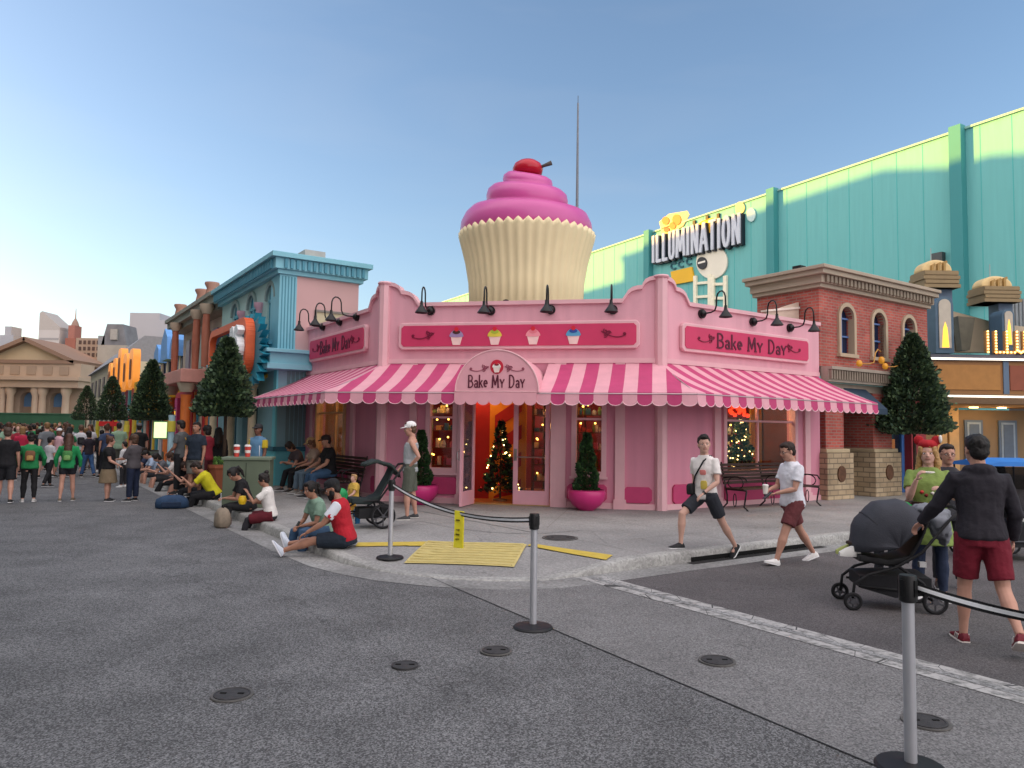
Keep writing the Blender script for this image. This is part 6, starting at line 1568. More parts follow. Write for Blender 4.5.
g = MB(m); g.box(-.46, 0, 0, .42, .55, .93); g.build('cabinet', M('#5f6a58', .7, .08, 3), t, bevel=.015)
g = MB(m); g.box(-.49, -.03, .93, .45, .58, .99); g.build('lid', M('#6c7866', .7, .08, 3), t, bevel=.012)
MB(m).box(-.03, -.008, .1, -.02, -.0005, .88).build('door_gap', M('#2f352c', .8), t)
bt_ = m @ Vector((0, .25, .99))
for k, (dx, lab) in enumerate(((-.25, 'red and white drink cup on the left of the utility cabinet top'), (-.04, 'red and white drink cup on the right, near the striped shirt man'))):
    q = m @ Vector((dx, .2, .992)); c_ = thing('drink_cup', lab, 'cup', tuple(q), 0, 'cups on the utility cabinet'); mm = WM[c_.name]
    g = MB(mm); g.lathe([(.045, 0), (.058, .16), (.06, .2)], n=16); g.build('cup', M('#c8443c', .5, .3, 14), c_, smooth='auto'); MB(mm).lathe([(.062, .2), (.062, .225), (.04, .24)], n=16).build('lid', M('#e8e6e2', .4), c_, smooth='auto'); MB(mm).lathe([(.0525, .075), (.0575, .13)], n=16, cap=False).build('band', M('#e9e2dc', .5), c_)
# grey planter boxes down the street
for k, (px, Y, lab) in enumerate(((148, 28, 'low grey green planter box under the second cone tree'), (109, 41, 'low grey green planter box under the third cone tree'), (84, 54, 'low grey green planter box under the farthest cone tree'))):
    q = AT(px, 440, Y); t = thing('planter_box', lab, 'planter', (q.x, Y, SW), math.atan2(-d1.y, -d1.x), 'grey planter boxes under the distant trees'); m = WM[t.name]
    MB(m).rbox(-.8, -.45, 0, .8, .45, .62, .03).build('box', M('#5c665c', .8, .08, 2), t); MB(m).box(-.72, -.38, .62, .72, .38, .64).build('soil', M('#33281e', .9), t)
# lit menu sign and coloured poles
q = AT(160, 440, 26); t = thing('menu_sign', 'bright green lit menu sign standing behind the seated row', 'sign', (q.x, 26, SW), 0); m = WM[t.name]
z0, z1 = AT(160, 439, 26).z-SW, AT(160, 421, 26).z-SW
MB(m).box(-.26, 0, z0, .26, .1, z1).build('case', M('#5e8a5c', .5), t); MB(m).box(-.22, -.012, z0+.04, .22, -.001, z1-.04).build('screen', M('#cfe6a8', .4, .2, 9, emit=.55), t); MB(m).box(-.04, .03, 0, .04, .07, z0).build('post', m_steel, t)
for k, (px, Y, pyt, col, r, lab) in enumerate(((171, 24, 415, '#a8c8d4', .10, 'pale blue pole with yellow collar beside the menu sign'), (97, 42, 421, '#d8c23a', .09, 'yellow pole left of the third cone tree'), (126, 34, 421, '#c9b84a', .10, 'yellow green pole right of the third cone tree'))):
    q = AT(px, 440, Y); t = thing('coloured_pole', lab, 'pole', (q.x, Y, SW), 0, 'coloured poles in front of the shops'); m = WM[t.name]; zt = AT(px, pyt, Y).z-SW
    MB(m).lathe([(r, 0), (r, zt)], n=14).build('shaft', M(col, .5), t, smooth='auto'); MB(m).lathe([(r*1.5, 0), (r*1.5, .3), (r, .34)], n=14).build('foot', M('#35637a', .5), t, smooth='auto'); MB(m).lathe([(r*1.25, zt*.72), (r*1.25, zt*.9)], n=14).build('collar', M('#d8c84a', .5), t, smooth='auto')
# ---- benches
def bench(fr, x0, x1, yo, label, nsup, col='#3a2620'):
    L = x1-x0; o = fr @ Vector(((x0+x1)/2, yo, SW)); d = fr.to_3x3() @ Vector((1, 0, 0))
    t = thing('park_bench', label, 'bench', tuple(o), math.atan2(d.y, d.x), 'slatted iron benches against the shop walls'); m = WM[t.name]
    wm = M(col, .6, .15, 6); im = M('#161214', .5, .1, 10)
    g = MB(m)
    for k in range(6): g.box(-L/2, -.28+k*.085, .43, L/2, -.28+k*.085+.06, .455)
    g.build('seat', wm, t)
    g = MB(m)
    for k in range(6): g.box(-L/2, .24+k*.018, .52+k*.075, L/2, .262+k*.018, .52+k*.075+.055)
    g.build('backrest', wm, t)
    for k in range(nsup):
        x = -L/2+.06+(L-.12)*k/(nsup-1); g = MB(m)
        g.tube([(x, -.34, 0), (x, -.24, .08), (x, -.27, .25), (x, -.30, .40)], .018, 8); g.tube([(x, .34, 0), (x, .20, .12), (x, .20, .3), (x, .25, .5), (x, .36, .98)], .018, 8); g.tube([(x, -.30, .415), (x, .24, .415)], .016, 8)
        g.build('leg_frame', im, t, smooth=True)
        g = MB(m); g.tube([(x, -.02+.2*math.cos(a*.5236), .56+.13*math.sin(a*.5236)) for a in range(13)], .013, 6); g.tube([(x, -.32, .60), (x, -.26, .68), (x, 0, .69), (x, .28, .66)], .016, 6); g.tube([(x, .04*math.cos(a*.785), .2+.14*math.sin(a*.785)) for a in range(9)], .011, 6); g.build('armrest', im, t, smooth=True)
    return t
bx0, bx1 = FX(Fr, 738, 500, -.75)[0], FX(Fr, 814, 498, -.75)[0]
bench(Fr, bx0, bx1, -.62, 'empty iron bench under the bright window behind the walking men', 3)
lx0, lx1 = FX(Fl, 303, 486, -.62)[0], FX(Fl, 352, 492, -.62)[0]
bench(Fl, lx0, lx1, -.62, 'bench with three sitting people under the left bakery window', 2)
# christmas trees inside the shop
def xmas(loc, H_, label, seed, base='#1d3a22', lights=True):
    t = thing('christmas_tree', label, 'christmas tree', tuple(loc), 0, 'lit christmas trees inside the bakery'); m = WM[t.name]; rnd = random.Random(seed)
    MB(m).tube([(0, 0, 0), (0, 0, H_*.9)], [.03, .01], 6).build('trunk', M('#3b2a1e', .8), t); MB(m).lathe([(.16, 0), (.16, .03), (.03, .06)], n=14).build('stand', M('#6b4a34', .6), t, smooth='auto')
    g = MB(m)
    def fn(r):
        z = r.random()**1.3; a = r.uniform(0, 6.28); R = H_*.26*((1-z)*(.8+.2*math.cos(z*30)))*r.random()**.3; return Vector((R*math.cos(a), R*math.sin(a), H_*.12+z*H_*.88)), Vector((math.cos(a), math.sin(a), .1))
    leafball(g, Vector((0, 0, 0)), 1800, fn, .09, rnd); g.build('branches', [M(base, .6, .3), M('#2d4f2c', .6, .3), M('#15261a', .6, .3)], t)
    g = MB(m)
    for i in range(60 if seed > 1 else 34):
        z = rnd.random()**1.2; a = rnd.uniform(0, 6.28); R = H_*.27*(1-z); g.ell((R*math.cos(a), R*math.sin(a), H_*.12+z*H_*.86), .016, 5)
    g.build('light_bulbs', M('#ffd890', .4, 0, emit=6, ecol='#ffcf7a'), t)
    g = MB(m)
    for i in range(24):
        z = rnd.random()**1.2; a = rnd.uniform(0, 6.28); R = H_*.26*(1-z); g.ell((R*math.cos(a), R*math.sin(a), H_*.12+z*H_*.86), .03, 7)
    g.build('baubles', M('#b5222c', .25), t, smooth=True); return t
xmas(Fm @ Vector((FX(Fm, 501, 440, .75)[0], .75, SW+.02)), 1.75, 'dark christmas tree with small lights just inside the open door', 1, '#241a1e')
xmas(Fr @ Vector((o_r[0]+.62, .75, SW+.4)), 1.7, 'lit christmas tree in the left half of the bright window', 2)
xmas(Fr @ Vector((o_r[0]+1.75, .95, SW+.35)), 1.75, 'pale lit christmas tree in the right half of the bright window', 3, '#7a7a4a')
xmas(Fl @ Vector((o_l[2]-.55, .7, SW+.4)), 1.5, 'lit christmas tree in the left bakery window', 4)
# neon-red display sign inside right window, upper left
x, z = FX(Fr, 740, 412, .5); t = thing('window_display', 'red and orange lit display hanging at the top of the bright window', 'display', tuple(Fr @ Vector((x, .5, z))), math.atan2(d2.y, d2.x)); m = WM[t.name]
g = MB(m); rnd = random.Random(9)
for k in range(14): g.ell((rnd.uniform(-.35, .35), 0, rnd.uniform(-.1, .14)), .05, 7)
g.build('red_lights', M('#e0301c', .4, 0, emit=1.6, ecol='#ff3a1c'), t); MB(m).box(-.4, .05, -.16, .4, .07, .2).build('board', M('#6b2a1c', .6), t); MB(m).tube([(0, .06, .2), (0, .06, .6)], .01, 5).build('hanger', m_blkp, t)
# ================================================================ PEOPLE
CURB0 = Vector((-3.04, 10.85, 0))
VN = .009    # voxel for near people
# -- man in dark hoodie pushing the stroller
HM = G(984, 646, 0)
i = human('man in dark grey hoodie and maroon shorts walking away, seen from behind', tuple(HM), -16, 1.755, hair='short', hcol='#120e0d', skin='light', top='hoodie', tcol='#26232b', bot='shorts', bcol='#6e1226', shoe='#6e1626', sole='#e6ddd4',
          lean=4, LL=(10, 3, 8), RL=(-14, 4, 30), AL=(24, 24, 44, 22), AR=(0, 17, 22, 2), fL=4, fR=-28, vox=VN, fat=1.03, hy=10, hem=-.02, legcut=.84)
hoodL = hand(i, -1)
for s in (-1, 1):
    hip, kn, an, fd = i['legs'][s]; side = fd.cross(Vector((0, 0, 1))).normalized()
    for sg in (-1, 1):
        g = MB(i['m'])
        for k in range(3):
            p = an-Vector((0, 0, .030))+fd*(.012+k*.014)+side*sg*.0245; g.tube([i['W'](p), i['W'](p+Vector((0, 0, .022))-fd*.012)], .0045, 5)
        g.build('shoe_stripe', M('#eeeae4', .6), i['t'])
# -- two walkers
W1 = G(706, 555, .05); W1.z = 0
i = human('young man in white printed tee and dark shorts striding left with a black shoulder strap', tuple(W1), 118, 1.72, hair='quiff', hcol='#1a1210', skin='pale', top='tee', tcol='#e3ddda', bot='shorts', bcol='#2b2e36', shoe='#17181b', sole='#f0f0f0',
          lean=3, LL=(-28, 3, 6), RL=(52, 3, 50), AL=(8, 14, 52, -14), AR=(-12, 10, 8, 6), fL=-42, fR=2, hy=38, tw=18, vox=VN, face=True, fat=.94, legcut=.78)
torso_item(i, 'shoulder_strap', [(-.05, .0, .322), (-.025, .062, .28), (.045, .080, .16), (.090, .045, .07), (.09, -.02, .05), (.03, -.068, .14), (-.03, -.064, .26), (-.05, -.02, .320)], .012, M('#131316', .6), flat=1)
torso_box(i, 'small_bag', (.100, .045, .05), (.030, .05, .045), M('#17171a', .6))
g = MB(i['m'])
for (x, z, r) in ((-.01, .20, .020), (.018, .18, .016)): pass
torso_box(i, 'shirt_print', (-.02, .070, .19), (.026, .006, .02), M('#d7807c', .7)); torso_box(i, 'shirt_print', (-.025, .070, .09), (.028, .006, .035), M('#d8c05a', .7))
sh, el, wr = i['arms'][-1]; g = MB(i['m']); q = el.lerp(wr, .9); d_ = (wr-el).normalized(); g.tube([i['W'](q), i['W'](q+d_*.014)], .0165*1.72, 12); g.build('wrist_watch', M('#141414', .4), i['t'])
W2 = G(793, 563, 0)
i = human('man with glasses in white tee and maroon shorts walking left looking at a phone', tuple(W2), 104, 1.70, hair='short', hcol='#2b1b14', skin='light', top='tee', tcol='#dcdde6', bot='shorts', bcol='#6a3539', shoe='#e9e6e4', sole='#f4f4f4',
          lean=2, LL=(27, 3, 6), RL=(-25, 3, 10), AL=(18, 4, 74, -26), AR=(20, 4, 84, -34), fL=14, fR=-20, hp=-14, vox=VN, fat=1.08, face=True, glasses=True, curl=50, legcut=.8)
hL, hR = hand(i, -1), hand(i, 1)
ph = thing('smartphone', 'dark smartphone held by the man in maroon shorts', 'phone', tuple(hL), R_(104)); g = MB(WM[ph.name] @ Matrix.Rotation(R_(-40), 4, 'X')); g.rbox(-.037, -.05, .005, .037, .095, .014, .003); g.build('case', M('#15161a', .3), ph); g = MB(WM[ph.name] @ Matrix.Rotation(R_(-40), 4, 'X')); g.box(-.033, -.045, .0145, .033, .09, .0155); g.build('screen', M('#2f3947', .1), ph)
cp = thing('paper_cup', 'white paper cup held by the man in maroon shorts', 'cup', tuple(hR+Vector((-.02, 0, .0)))); g = MB(WM[cp.name]); g.lathe([(.030, -.05), (.038, .06)], n=16); g.build('cup', M('#e6dfd6', .6), cp, smooth='auto'); MB(WM[cp.name]).lathe([(.041, .06), (.040, .07), (.03, .078)], n=16).build('lid', M('#f2efea', .5), cp, smooth='auto')
# -- man in tank top and white cap
TK = surf(409, 519)
i = human('man in grey tank top, white cap and grey green shorts standing by a black stroller', tuple(TK), 96, 1.70, hair='short', hcol='#5a4232', skin='light', top='tank', tcol='#a4a8ac', bot='shorts', bcol='#565a50', shoe='#3a3a3c', sole='#d8d4ce',
          lean=-2, LL=(6, 4, 8), RL=(-6, 3, 4), AL=(-28, 16, 42, -22), AR=(10, 14, 40, -20), hp=-10, hat='cap', hatcol='#e8e6e6', vox=VN, fat=1.05, legcut=.96, face=True)
# -- couple sitting on the ground by the kerb
C1 = surf(346, 547); C1.z = max(C1.z, .06)
i = human('bearded man in red and white jersey and black cap sitting with legs stretched out', (C1.x, C1.y, 0), 93, 1.72, hair='short', hcol='#14100f', skin='tan', top='tee', tcol='#b01c2c', bot='shorts', bcol='#1d2733', shoe='#cfd6e2', sole='#e9e9ee',
          lean=14, sit=C1.z, LL=(88, 4, 16), RL=(83, 8, 0), AL=(38, 6, 60, -4), AR=(36, 8, 62, -14), hp=-8, hy=8, fL=62, fR=70, hat='cap', hatcol='#15161a', beard=True, face=True, vox=VN, fat=1.12)
g = MB(i['m'])
for s in (-1, 1):
    sh, el, wr = i['arms'][s]; g.tube([i['W'](i['T']((s*.06, -.004, .266))), i['W'](sh+Vector((0, 0, .006))), i['W'](sh.lerp(el, .35)), i['W'](sh.lerp(el, .64))], [r*1.72*1.0 for r in (.034, .043, .042, .0425)], 12)
soft(g, 'white_sleeves', M('#dcdfe8', .85, .06, 9), i['t'], .010, 2)
C2 = surf(324, 537); C2.z = .15
i = human('young woman in mint green tee sitting beside the bearded man holding a phone', (C2.x, C2.y, 0), 128, 1.60, hair='pony', hcol='#17100e', skin='tan', top='tee', tcol='#7f9c8a', bot='trousers', bcol='#3d5876', shoe='#d8d4d0', sole='#eeeeee',
          lean=20, sit=.13, LL=(96, 10, 92), RL=(92, 12, 84), AL=(16, 8, 74, -40), AR=(20, 8, 70, -44), hy=14, hp=4, face=True, vox=VN, curl=50, fat=.98)
q = (hand(i, -1)+hand(i, 1))/2; ph = thing('smartphone', 'black smartphone in the hands of the mint shirt woman', 'phone', tuple(q), R_(128)); g = MB(WM[ph.name] @ Matrix.Rotation(R_(30), 4, 'X')); g.rbox(-.036, -.02, -.03, .036, -.011, .11, .003); g.build('case', M('#101114', .3), ph); MB(WM[ph.name] @ Matrix.Rotation(R_(30), 4, 'X')).box(-.032, -.0225, -.025, .032, -.0205, .105).build('screen', M('#2b3542', .1), ph)
def bag(name, label, loc, rz, sz, col, col2=None, cat='bag', seed=1):
    t = thing(name, label, cat, tuple(loc), rz); m = WM[t.name]; a, b, h = sz; g = MB(m)
    rnd = random.Random(seed)
    vs = []
    for z, k in ((0, .82), (.08, 1), (.4, 1.04), (.7, .95), (.9, .7), (1.0, .42)): vs.append([(a*k*math.copysign(abs(math.cos(x*.3927))**.6, math.cos(x*.3927))*rnd.uniform(.93, 1.05), b*k*math.copysign(abs(math.sin(x*.3927))**.6, math.sin(x*.3927))*rnd.uniform(.93, 1.05), z*h) for x in range(16)])
    g.rings(vs); o = g.build('bag_body', M(col, .8, .2, 12, bump=.3, bsc=20), t, smooth=True)
    g = MB(m); vs = [[(a*.7*k*math.cos(x*.523), -b*.95-(.03 if k > .9 else .05)*1, h*(.30+.22*k*math.sin(x*.523))) for x in range(12)] for k in (1, .8)]; g.box(-a*.6, -b*1.12, h*.12, a*.6, -b*.9, h*.52); g.build('pocket', M(col2 or col, .8, .2, 12), t, bevel=.015)
    g = MB(m); g.tube([(-a*.25, 0, h*.96), (-a*.2, 0, h*1.12), (a*.2, 0, h*1.12), (a*.25, 0, h*.96)], .012, 6); g.build('handle', M('#1c1a1c', .7), t, smooth=True)
    return t
q = G(306, 549, .01); bag('shopping_bag', 'light blue bag lying on the gutter beside the mint shirt woman', q, .6, (.15, .10, .17), '#4d7fae', '#7c2433', seed=2)
# -- two women on the kerb in front of the utility box
def curbpt(px, py, inn=.16):   # a point on the kerb at the given picture column
    t = min([k*.05 for k in range(0, 700)], key=lambda k: abs(proj(CURB0+d1*k+Vector((0, 0, SW)))[0]-px))
    p = CURB0+d1*t+d2*inn; return Vector((p.x, p.y, 0))
p = curbpt(236, 0, .25)
i = human('woman with tight ponytail in black clothes sitting on the curb before the utility cabinet', tuple(p), 118, 1.66, hair='pony', hcol='#120d0c', skin='tan', top='tee', tcol='#17171a', bot='trousers', bcol='#151518', shoe='#a8343c', sole='#dddddd',
          lean=24, sit=SW, LL=(92, 12, 84), RL=(88, 14, 80), AL=(18, 6, 92, -38), AR=(22, 6, 88, -42), hy=22, hp=-14, face=True, vox=.011)
q = (hand(i, -1)+hand(i, 1))/2; ph = thing('smartphone', 'phone in the hands of the woman in black on the curb', 'phone', tuple(q), R_(118)); MB(WM[ph.name]).rbox(-.036, -.012, -.02, .036, -.002, .10, .003).build('case', M('#c9c9cc', .4), ph); MB(WM[ph.name]).box(-.03, -.0145, -.015, .03, -.0125, .095).build('screen', M('#2b3542', .1), ph)
p = curbpt(259, 0, .20)
i = human('girl with hair bun in white top and dark red skirt sitting on the curb drinking', tuple(p), 96, 1.50, hair='bun', hcol='#1a1210', skin='tan', top='tee', tcol='#e0dcd8', bot='leggings', bcol='#26262c', shoe='#e2dedb', sole='#f0f0f0',
          lean=12, sit=SW, LL=(80, 6, 66), RL=(84, 8, 70), AL=(46, 6, 142, -24), AR=(34, 8, 104, -34), hy=0, face=True, vox=.010, fat=.95)
g = MB(i['m'])
for s, (hip, kn, an, fd) in i['legs'].items(): g.tube([i['W'](hip-Vector((0, .03, 0))), i['W'](hip.lerp(kn, .5)), i['W'](hip.lerp(kn, .92))], [.10, .095, .085], 12)
soft(g, 'red_skirt', M('#5c1522', .85, .15, 8), i['t'], .012, 3, disp=.012)
q = hand(i, 1); cp = thing('yellow_cup', 'yellow souvenir cup held by the girl in white', 'cup', tuple(q+Vector((-.02, -.02, -.03)))); g = MB(WM[cp.name]); g.lathe([(.05, -.04), (.065, .0), (.068, .05), (.05, .085)], n=16); g.build('cup', M('#e0b81c', .4), cp, smooth='auto'); MB(WM[cp.name]).lathe([(.055, .085), (.05, .1), (.01, .105)], n=14).build('lid', M('#efc93a', .4), cp, smooth='auto')
q = G(222, 527, .006); bag('backpack', 'patterned beige backpack on the road in front of the women on the curb', q, 2.2, (.17, .12, .33), '#8d8070', '#6b5a55', 'backpack', 4)
# -- seated row farther along the kerb
rows = [
 (205, 98, dict(label='man in bright yellow tee hunched over on the curb', hair='short', hcol='#241813', top='tee', tcol='#c8c021', bot='trousers', bcol='#1b1b1f', shoe='#e4e2df', lean=34, H=1.74, hp=-8, LL=(84, 6, 60), RL=(80, 8, 52), AL=(44, 6, 128, -26), AR=(36, 6, 104, -30))),
 (190, 112, dict(label='person with brown hair leaning forward between the yellow and red shirts', hair='bob', hcol='#2c1a12', top='tee', tcol='#4a2e28', bot='trousers', bcol='#202228', shoe='#333333', lean=30, H=1.62, hp=-14, LL=(88, 6, 74), RL=(84, 8, 66), AL=(44, 4, 134, -26), AR=(40, 4, 118, -30))),
 (181, 120, dict(label='person in red tee seated in the middle of the curb row', hair='short', hcol='#15100e', top='tee', tcol='#a3222e', bot='shorts', bcol='#1b1b1f', shoe='#d9d6d2', lean=22, H=1.72, hp=-10, LL=(92, 8, 84), RL=(86, 10, 70), AL=(42, 4, 138, -24), AR=(26, 6, 80, -30))),
 (169, 116, dict(label='person in white patterned top seated on the curb eating', hair='bob', hcol='#3b271c', top='tee', tcol='#cfc9c6', bot='trousers', bcol='#16171b', shoe='#e2e0de', lean=16, H=1.66, hp=-4, LL=(84, 6, 60), RL=(80, 8, 52), AL=(44, 2, 140, -24), AR=(30, 4, 96, -34), glasses=True)),
 (160, 124, dict(label='person with dark curly hair in grey top in the curb row', hair='bob', hcol='#1c1412', top='tee', tcol='#5e5f66', bot='shorts', bcol='#2b2c30', shoe='#dedede', lean=26, H=1.66, hp=-16, LL=(90, 6, 80), RL=(86, 10, 74), AL=(34, 4, 112, -30), AR=(30, 4, 96, -34))),
 (142, 120, dict(label='person in dark blue tee at the far end of the curb row', hair='pony', hcol='#2b1c15', top='tee', tcol='#2a3550', bot='trousers', bcol='#2b2d33', shoe='#dddddd', lean=18, H=1.66, hp=-8, LL=(90, 6, 82), RL=(86, 10, 76), AL=(30, 4, 96, -30), AR=(30, 4, 90, -34))),
 (197, 128, dict(label='child in dark grey top squeezed behind the yellow shirt man', hair='short', hcol='#14100f', top='tee', tcol='#33363c', bot='trousers', bcol='#22252c', shoe='#888888', lean=16, H=1.40, hp=-8, LL=(90, 6, 82), RL=(86, 10, 76), AL=(30, 4, 96, -30), AR=(30, 4, 90, -34))),
 (151, 128, dict(label='person in pale blue and white top, leftmost of the curb row', hair='short', hcol='#120d0c', top='tee', tcol='#a9bcd6', bot='shorts', bcol='#33343a', shoe='#e6e6e6', lean=28, H=1.74, hp=-20, LL=(94, 8, 90), RL=(90, 10, 86), AL=(28, 6, 86, -30), AR=(26, 6, 80, -34))),
]
for px, yaw, kw in rows:
    kw = dict(kw); H_ = kw.pop('H'); lab = kw.pop('label'); p = curbpt(px, 0, .22)
    human(lab, tuple(p), yaw, H_, skin=random.choice(['tan', 'light']), sit=SW, vox=.014, group='people sitting along the curb', **kw)
q = G(172, 508, .006); bag('duffel_bag', 'navy duffel bag on the road before the seated row', q, .3, (.32, .16, .27), '#27405e', '#1d2f48', 'bag', 6)
# -- standing people on the sidewalk behind
stand = [
 ((181, 482), 17.5, 421, 80, dict(label='man in grey tee with a yellow sling bag, standing behind the seated row', hair='short', top='tee', tcol='#55585a', bot='trousers', bcol='#1b1c20', AL=(10, 6, 60, -20), AR=(5, 6, 40, -20), hp=-8), 'sling'),
 ((196, 482), 16.8, 423, 170, dict(label='man in navy tee with lanyard facing the camera behind the seated row', hair='short', top='tee', tcol='#1f2a38', bot='shorts', bcol='#6c6a64', AL=(5, 8, 20, 4), AR=(8, 6, 50, -20), face=True, fat=1.15), None),
 ((207, 480), 17.6, 426, 75, dict(label='woman in dark red top standing beside the man in navy', hair='bob', top='tee', tcol='#7c1d2e', bot='trousers', bcol='#4a1620', AL=(20, 4, 80, -20), AR=(10, 6, 70, -20)), None),
 ((218, 476), 18.4, 428, 20, dict(label='person in black with long dark hair behind the cone tree trunk', hair='long', top='long', tcol='#17161a', bot='trousers', bcol='#17161a'), None),
 ((258, 484), 16.4, 425, 158, dict(label='man in yellow and blue striped shirt and dark cap behind the utility cabinet', hair='short', skin='brown', top='tee', tcol='#5d86a8', bot='trousers', bcol='#1c1d22', hat='cap', hatcol='#2a2b2f', AL=(6, 8, 20, 0), AR=(10, 6, 30, -10), face=True, fat=1.1), 'stripes'),
]
for (px, py), Y, pyt, yaw, kw, ex in stand:
    p = AT(px, 450, Y); p.z = SW; Hh = AT(px, pyt, Y).z-SW; lab = kw.pop('label')
    i = human(lab, tuple(p), yaw, Hh, hcol=kw.pop('hcol', '#17110f'), skin=kw.pop('skin', 'tan'), vox=.014, **kw)
    if ex == 'sling': torso_box(i, 'sling_bag', (.05, -.085, .12), (.06, .025, .05), M('#d1a321', .7)); torso_item(i, 'strap', [(-.06, 0, .30), (-.02, -.07, .24), (.06, -.085, .14)], .012, M('#d1a321', .7))
    if ex == 'stripes':
        for k in range(-3, 4): torso_item(i, 'shirt_stripe', [(k*.026, .070-.004*abs(k), .03), (k*.026, .074-.004*abs(k), .20)], .010, M('#cfd8e0', .8))
        for s in (-1, 1):
            sh, el, wr = i['arms'][s]; g = MB(i['m']); g.tube([i['W'](sh), i['W'](sh.lerp(el, .4)), i['W'](sh.lerp(el, .66))], [.044*Hh, .044*Hh, .043*Hh], 10); soft(g, 'yellow_sleeve', M('#c8ae2a', .8), i['t'], .012, 2)
# -- bench trio
for px, yaw, kw in ((331, 122, dict(label='man in black tee, jeans and cap sitting on the right of the left bench', hair='short', top='tee', tcol='#131316', bot='trousers', bcol='#33506e', hat='cap', hatcol='#2b2320', fat=1.25, H=1.78, lean=6, AL=(24, 6, 60, -10), AR=(28, 6, 66, -12), LL=(84, 8, 82), RL=(80, 10, 74), hp=-6, shoe='#1c1c20')),
                    (318, 126, dict(label='person in beige top with straw coloured hat in the middle of the left bench', hair='bob', hcol='#6a4a34', top='tee', tcol='#a08a7a', bot='trousers', bcol='#5c6f7e', hat='cap', hatcol='#b39468', H=1.70, lean=10, AL=(30, 6, 74, -16), AR=(30, 6, 80, -18), LL=(84, 6, 84), RL=(84, 8, 80), hp=-14, shoe='#8a8680')),
                    (305, 132, dict(label='dark haired person leaning forward over a phone on the left end of the bench', hair='bob', hcol='#1c1412', top='tee', tcol='#4a4044', bot='trousers', bcol='#15161a', H=1.68, lean=30, AL=(22, 6, 104, -34), AR=(22, 6, 100, -38), LL=(80, 8, 74), RL=(82, 8, 70), hp=-18, shoe='#3a3634'))):
    x = FX(Fl, px, 480, -.66)[0]; p = Fl @ Vector((x, -.70, 0)); H_ = kw.pop('H'); lab = kw.pop('label')
    i = human(lab, (p.x, p.y, SW), yaw, H_, hcol=kw.pop('hcol', '#17110f'), skin='tan', sit=.44, vox=.012, face=True, **kw)
# -- woman with red hat, companion, child and seated person on the right
p = G(931, 599, 0)
i = human('woman with red eared hat in light green dress with arms folded up', tuple(p), 158, 1.66, hair='long', hcol='#b08a58', skin='pale', top='dress', tcol='#7f944e', bot='leggings', bcol='#27324a', shoe='#e4e2e0', sole='#eeeeee',
          lean=-2, AL=(38, 10, 118, -38), AR=(30, 6, 150, -14), hy=-8, hat='red', face=True, vox=VN, curl=55, fat=1.1)
torso_box(i, 'belt', (0, .0, .09), (.098*1.1, .078, .014), M('#3b2418', .6)); torso_box(i, 'buckle', (0, .078, .09), (.016, .010, .012), M('#c9a24a', .4, metal=.6))
for k, (x, z, c) in enumerate(((-.045, .155, '#b4262e'), (-.015, .165, '#d8d2c8'), (.02, .15, '#7a1c22'), (.045, .17, '#c43a3a'))): torso_item(i, 'dress_trim', [(x, .075, z), (x+.008, .083, z-.012)], .017, M(c, .7))
g = MB(i['m']); g.tube([i['W'](i['T']((.06*math.cos(a*.524), .055*math.sin(a*.524)-.002, .292))) for a in range(13)], .014, 6); g.build('white_collar', M('#e9e4dc', .8), i['t'], smooth=True)
p = G(950, 588, 0)
human('person with glasses standing directly behind the woman with the red hat', tuple(p), 165, 1.64, hair='short', hcol='#241813', skin='light', top='tee', tcol='#3a3a40', bot='trousers', bcol='#2b2d34', face=True, glasses=True, vox=.012)
p = AT(886, 560, 8.9); p.z = 0
human('child in bright green top bending down behind the grey stroller hood', tuple(p), -62, 1.36, hair='bob', hcol='#4a2c1e', skin='light', top='tee', tcol='#1f9a50', bot='trousers', bcol='#2b2d34', lean=66, AL=(60, 6, 70, 0), AR=(64, 6, 74, 0), hp=-10, vox=.011)
# ---- strollers
def wheel(m, par, c, r, w_=.03, name='wheel'):
    mm = m @ Matrix.Translation(c) @ Matrix.Rotation(R_(90), 4, 'Y'); g = MB(mm)
    rs = [[((r-.018+.018*math.cos(b))*math.cos(a), (r-.018+.018*math.cos(b))*math.sin(a), w_/2*math.sin(b)) for b in [k*.785 for k in range(8)]] for a in [j*2*math.pi/28 for j in range(28)]]
    g.rings(rs, cap=False, close=True); wv = g.build(name, M('#17171a', .8), par, smooth=True)
    g = MB(mm); g.lathe([(.028, -w_*.6), (.028, w_*.6)], n=12)
    for k in range(5): a = k*1.2566; g.tube([(.02*math.cos(a), .02*math.sin(a), 0), ((r-.025)*math.cos(a), (r-.025)*math.sin(a), 0)], .010, 6)
    g.tube([((r-.032)*math.cos(a), (r-.032)*math.sin(a), 0) for a in [j*2*math.pi/24 for j in range(25)]], .008, 6)
    g.build('rim', M('#4b4b50', .5, metal=.3), wv, smooth='auto')
SP = G(888, 607, 0)
t = thing('stroller', 'black stroller with large grey hood pushed by the man in the hoodie', 'stroller', (SP.x, SP.y, 0), R_(80)); m = WM[t.name]
bk = M('#141417', .7, .15, 10); gf = M('#3d3f47', .85, .1, 12, bump=.2, bsc=80)
for x in (-.25, .25):
    wheel(m, t, (x, .40, .09), .09, name='front_wheel'); wheel(m, t, (x, -.36, .12), .12, name='rear_wheel')
g = MB(m)
for x in (-.25, .25):
    g.tube([(x*.92, .40, .10), (x*.92, .38, .26), (x, .25, .36), (x, 0, .44), (x, -.25, .60), (x, -.50, .92), (x*.92, -.60, 1.02)], .015, 8)
    g.tube([(x*.92, -.36, .12), (x, -.25, .3), (x, -.02, .46)], .016, 8)
    g.tube([(x*.92, .34, .24), (x*.92, -.34, .2)], .012, 8)
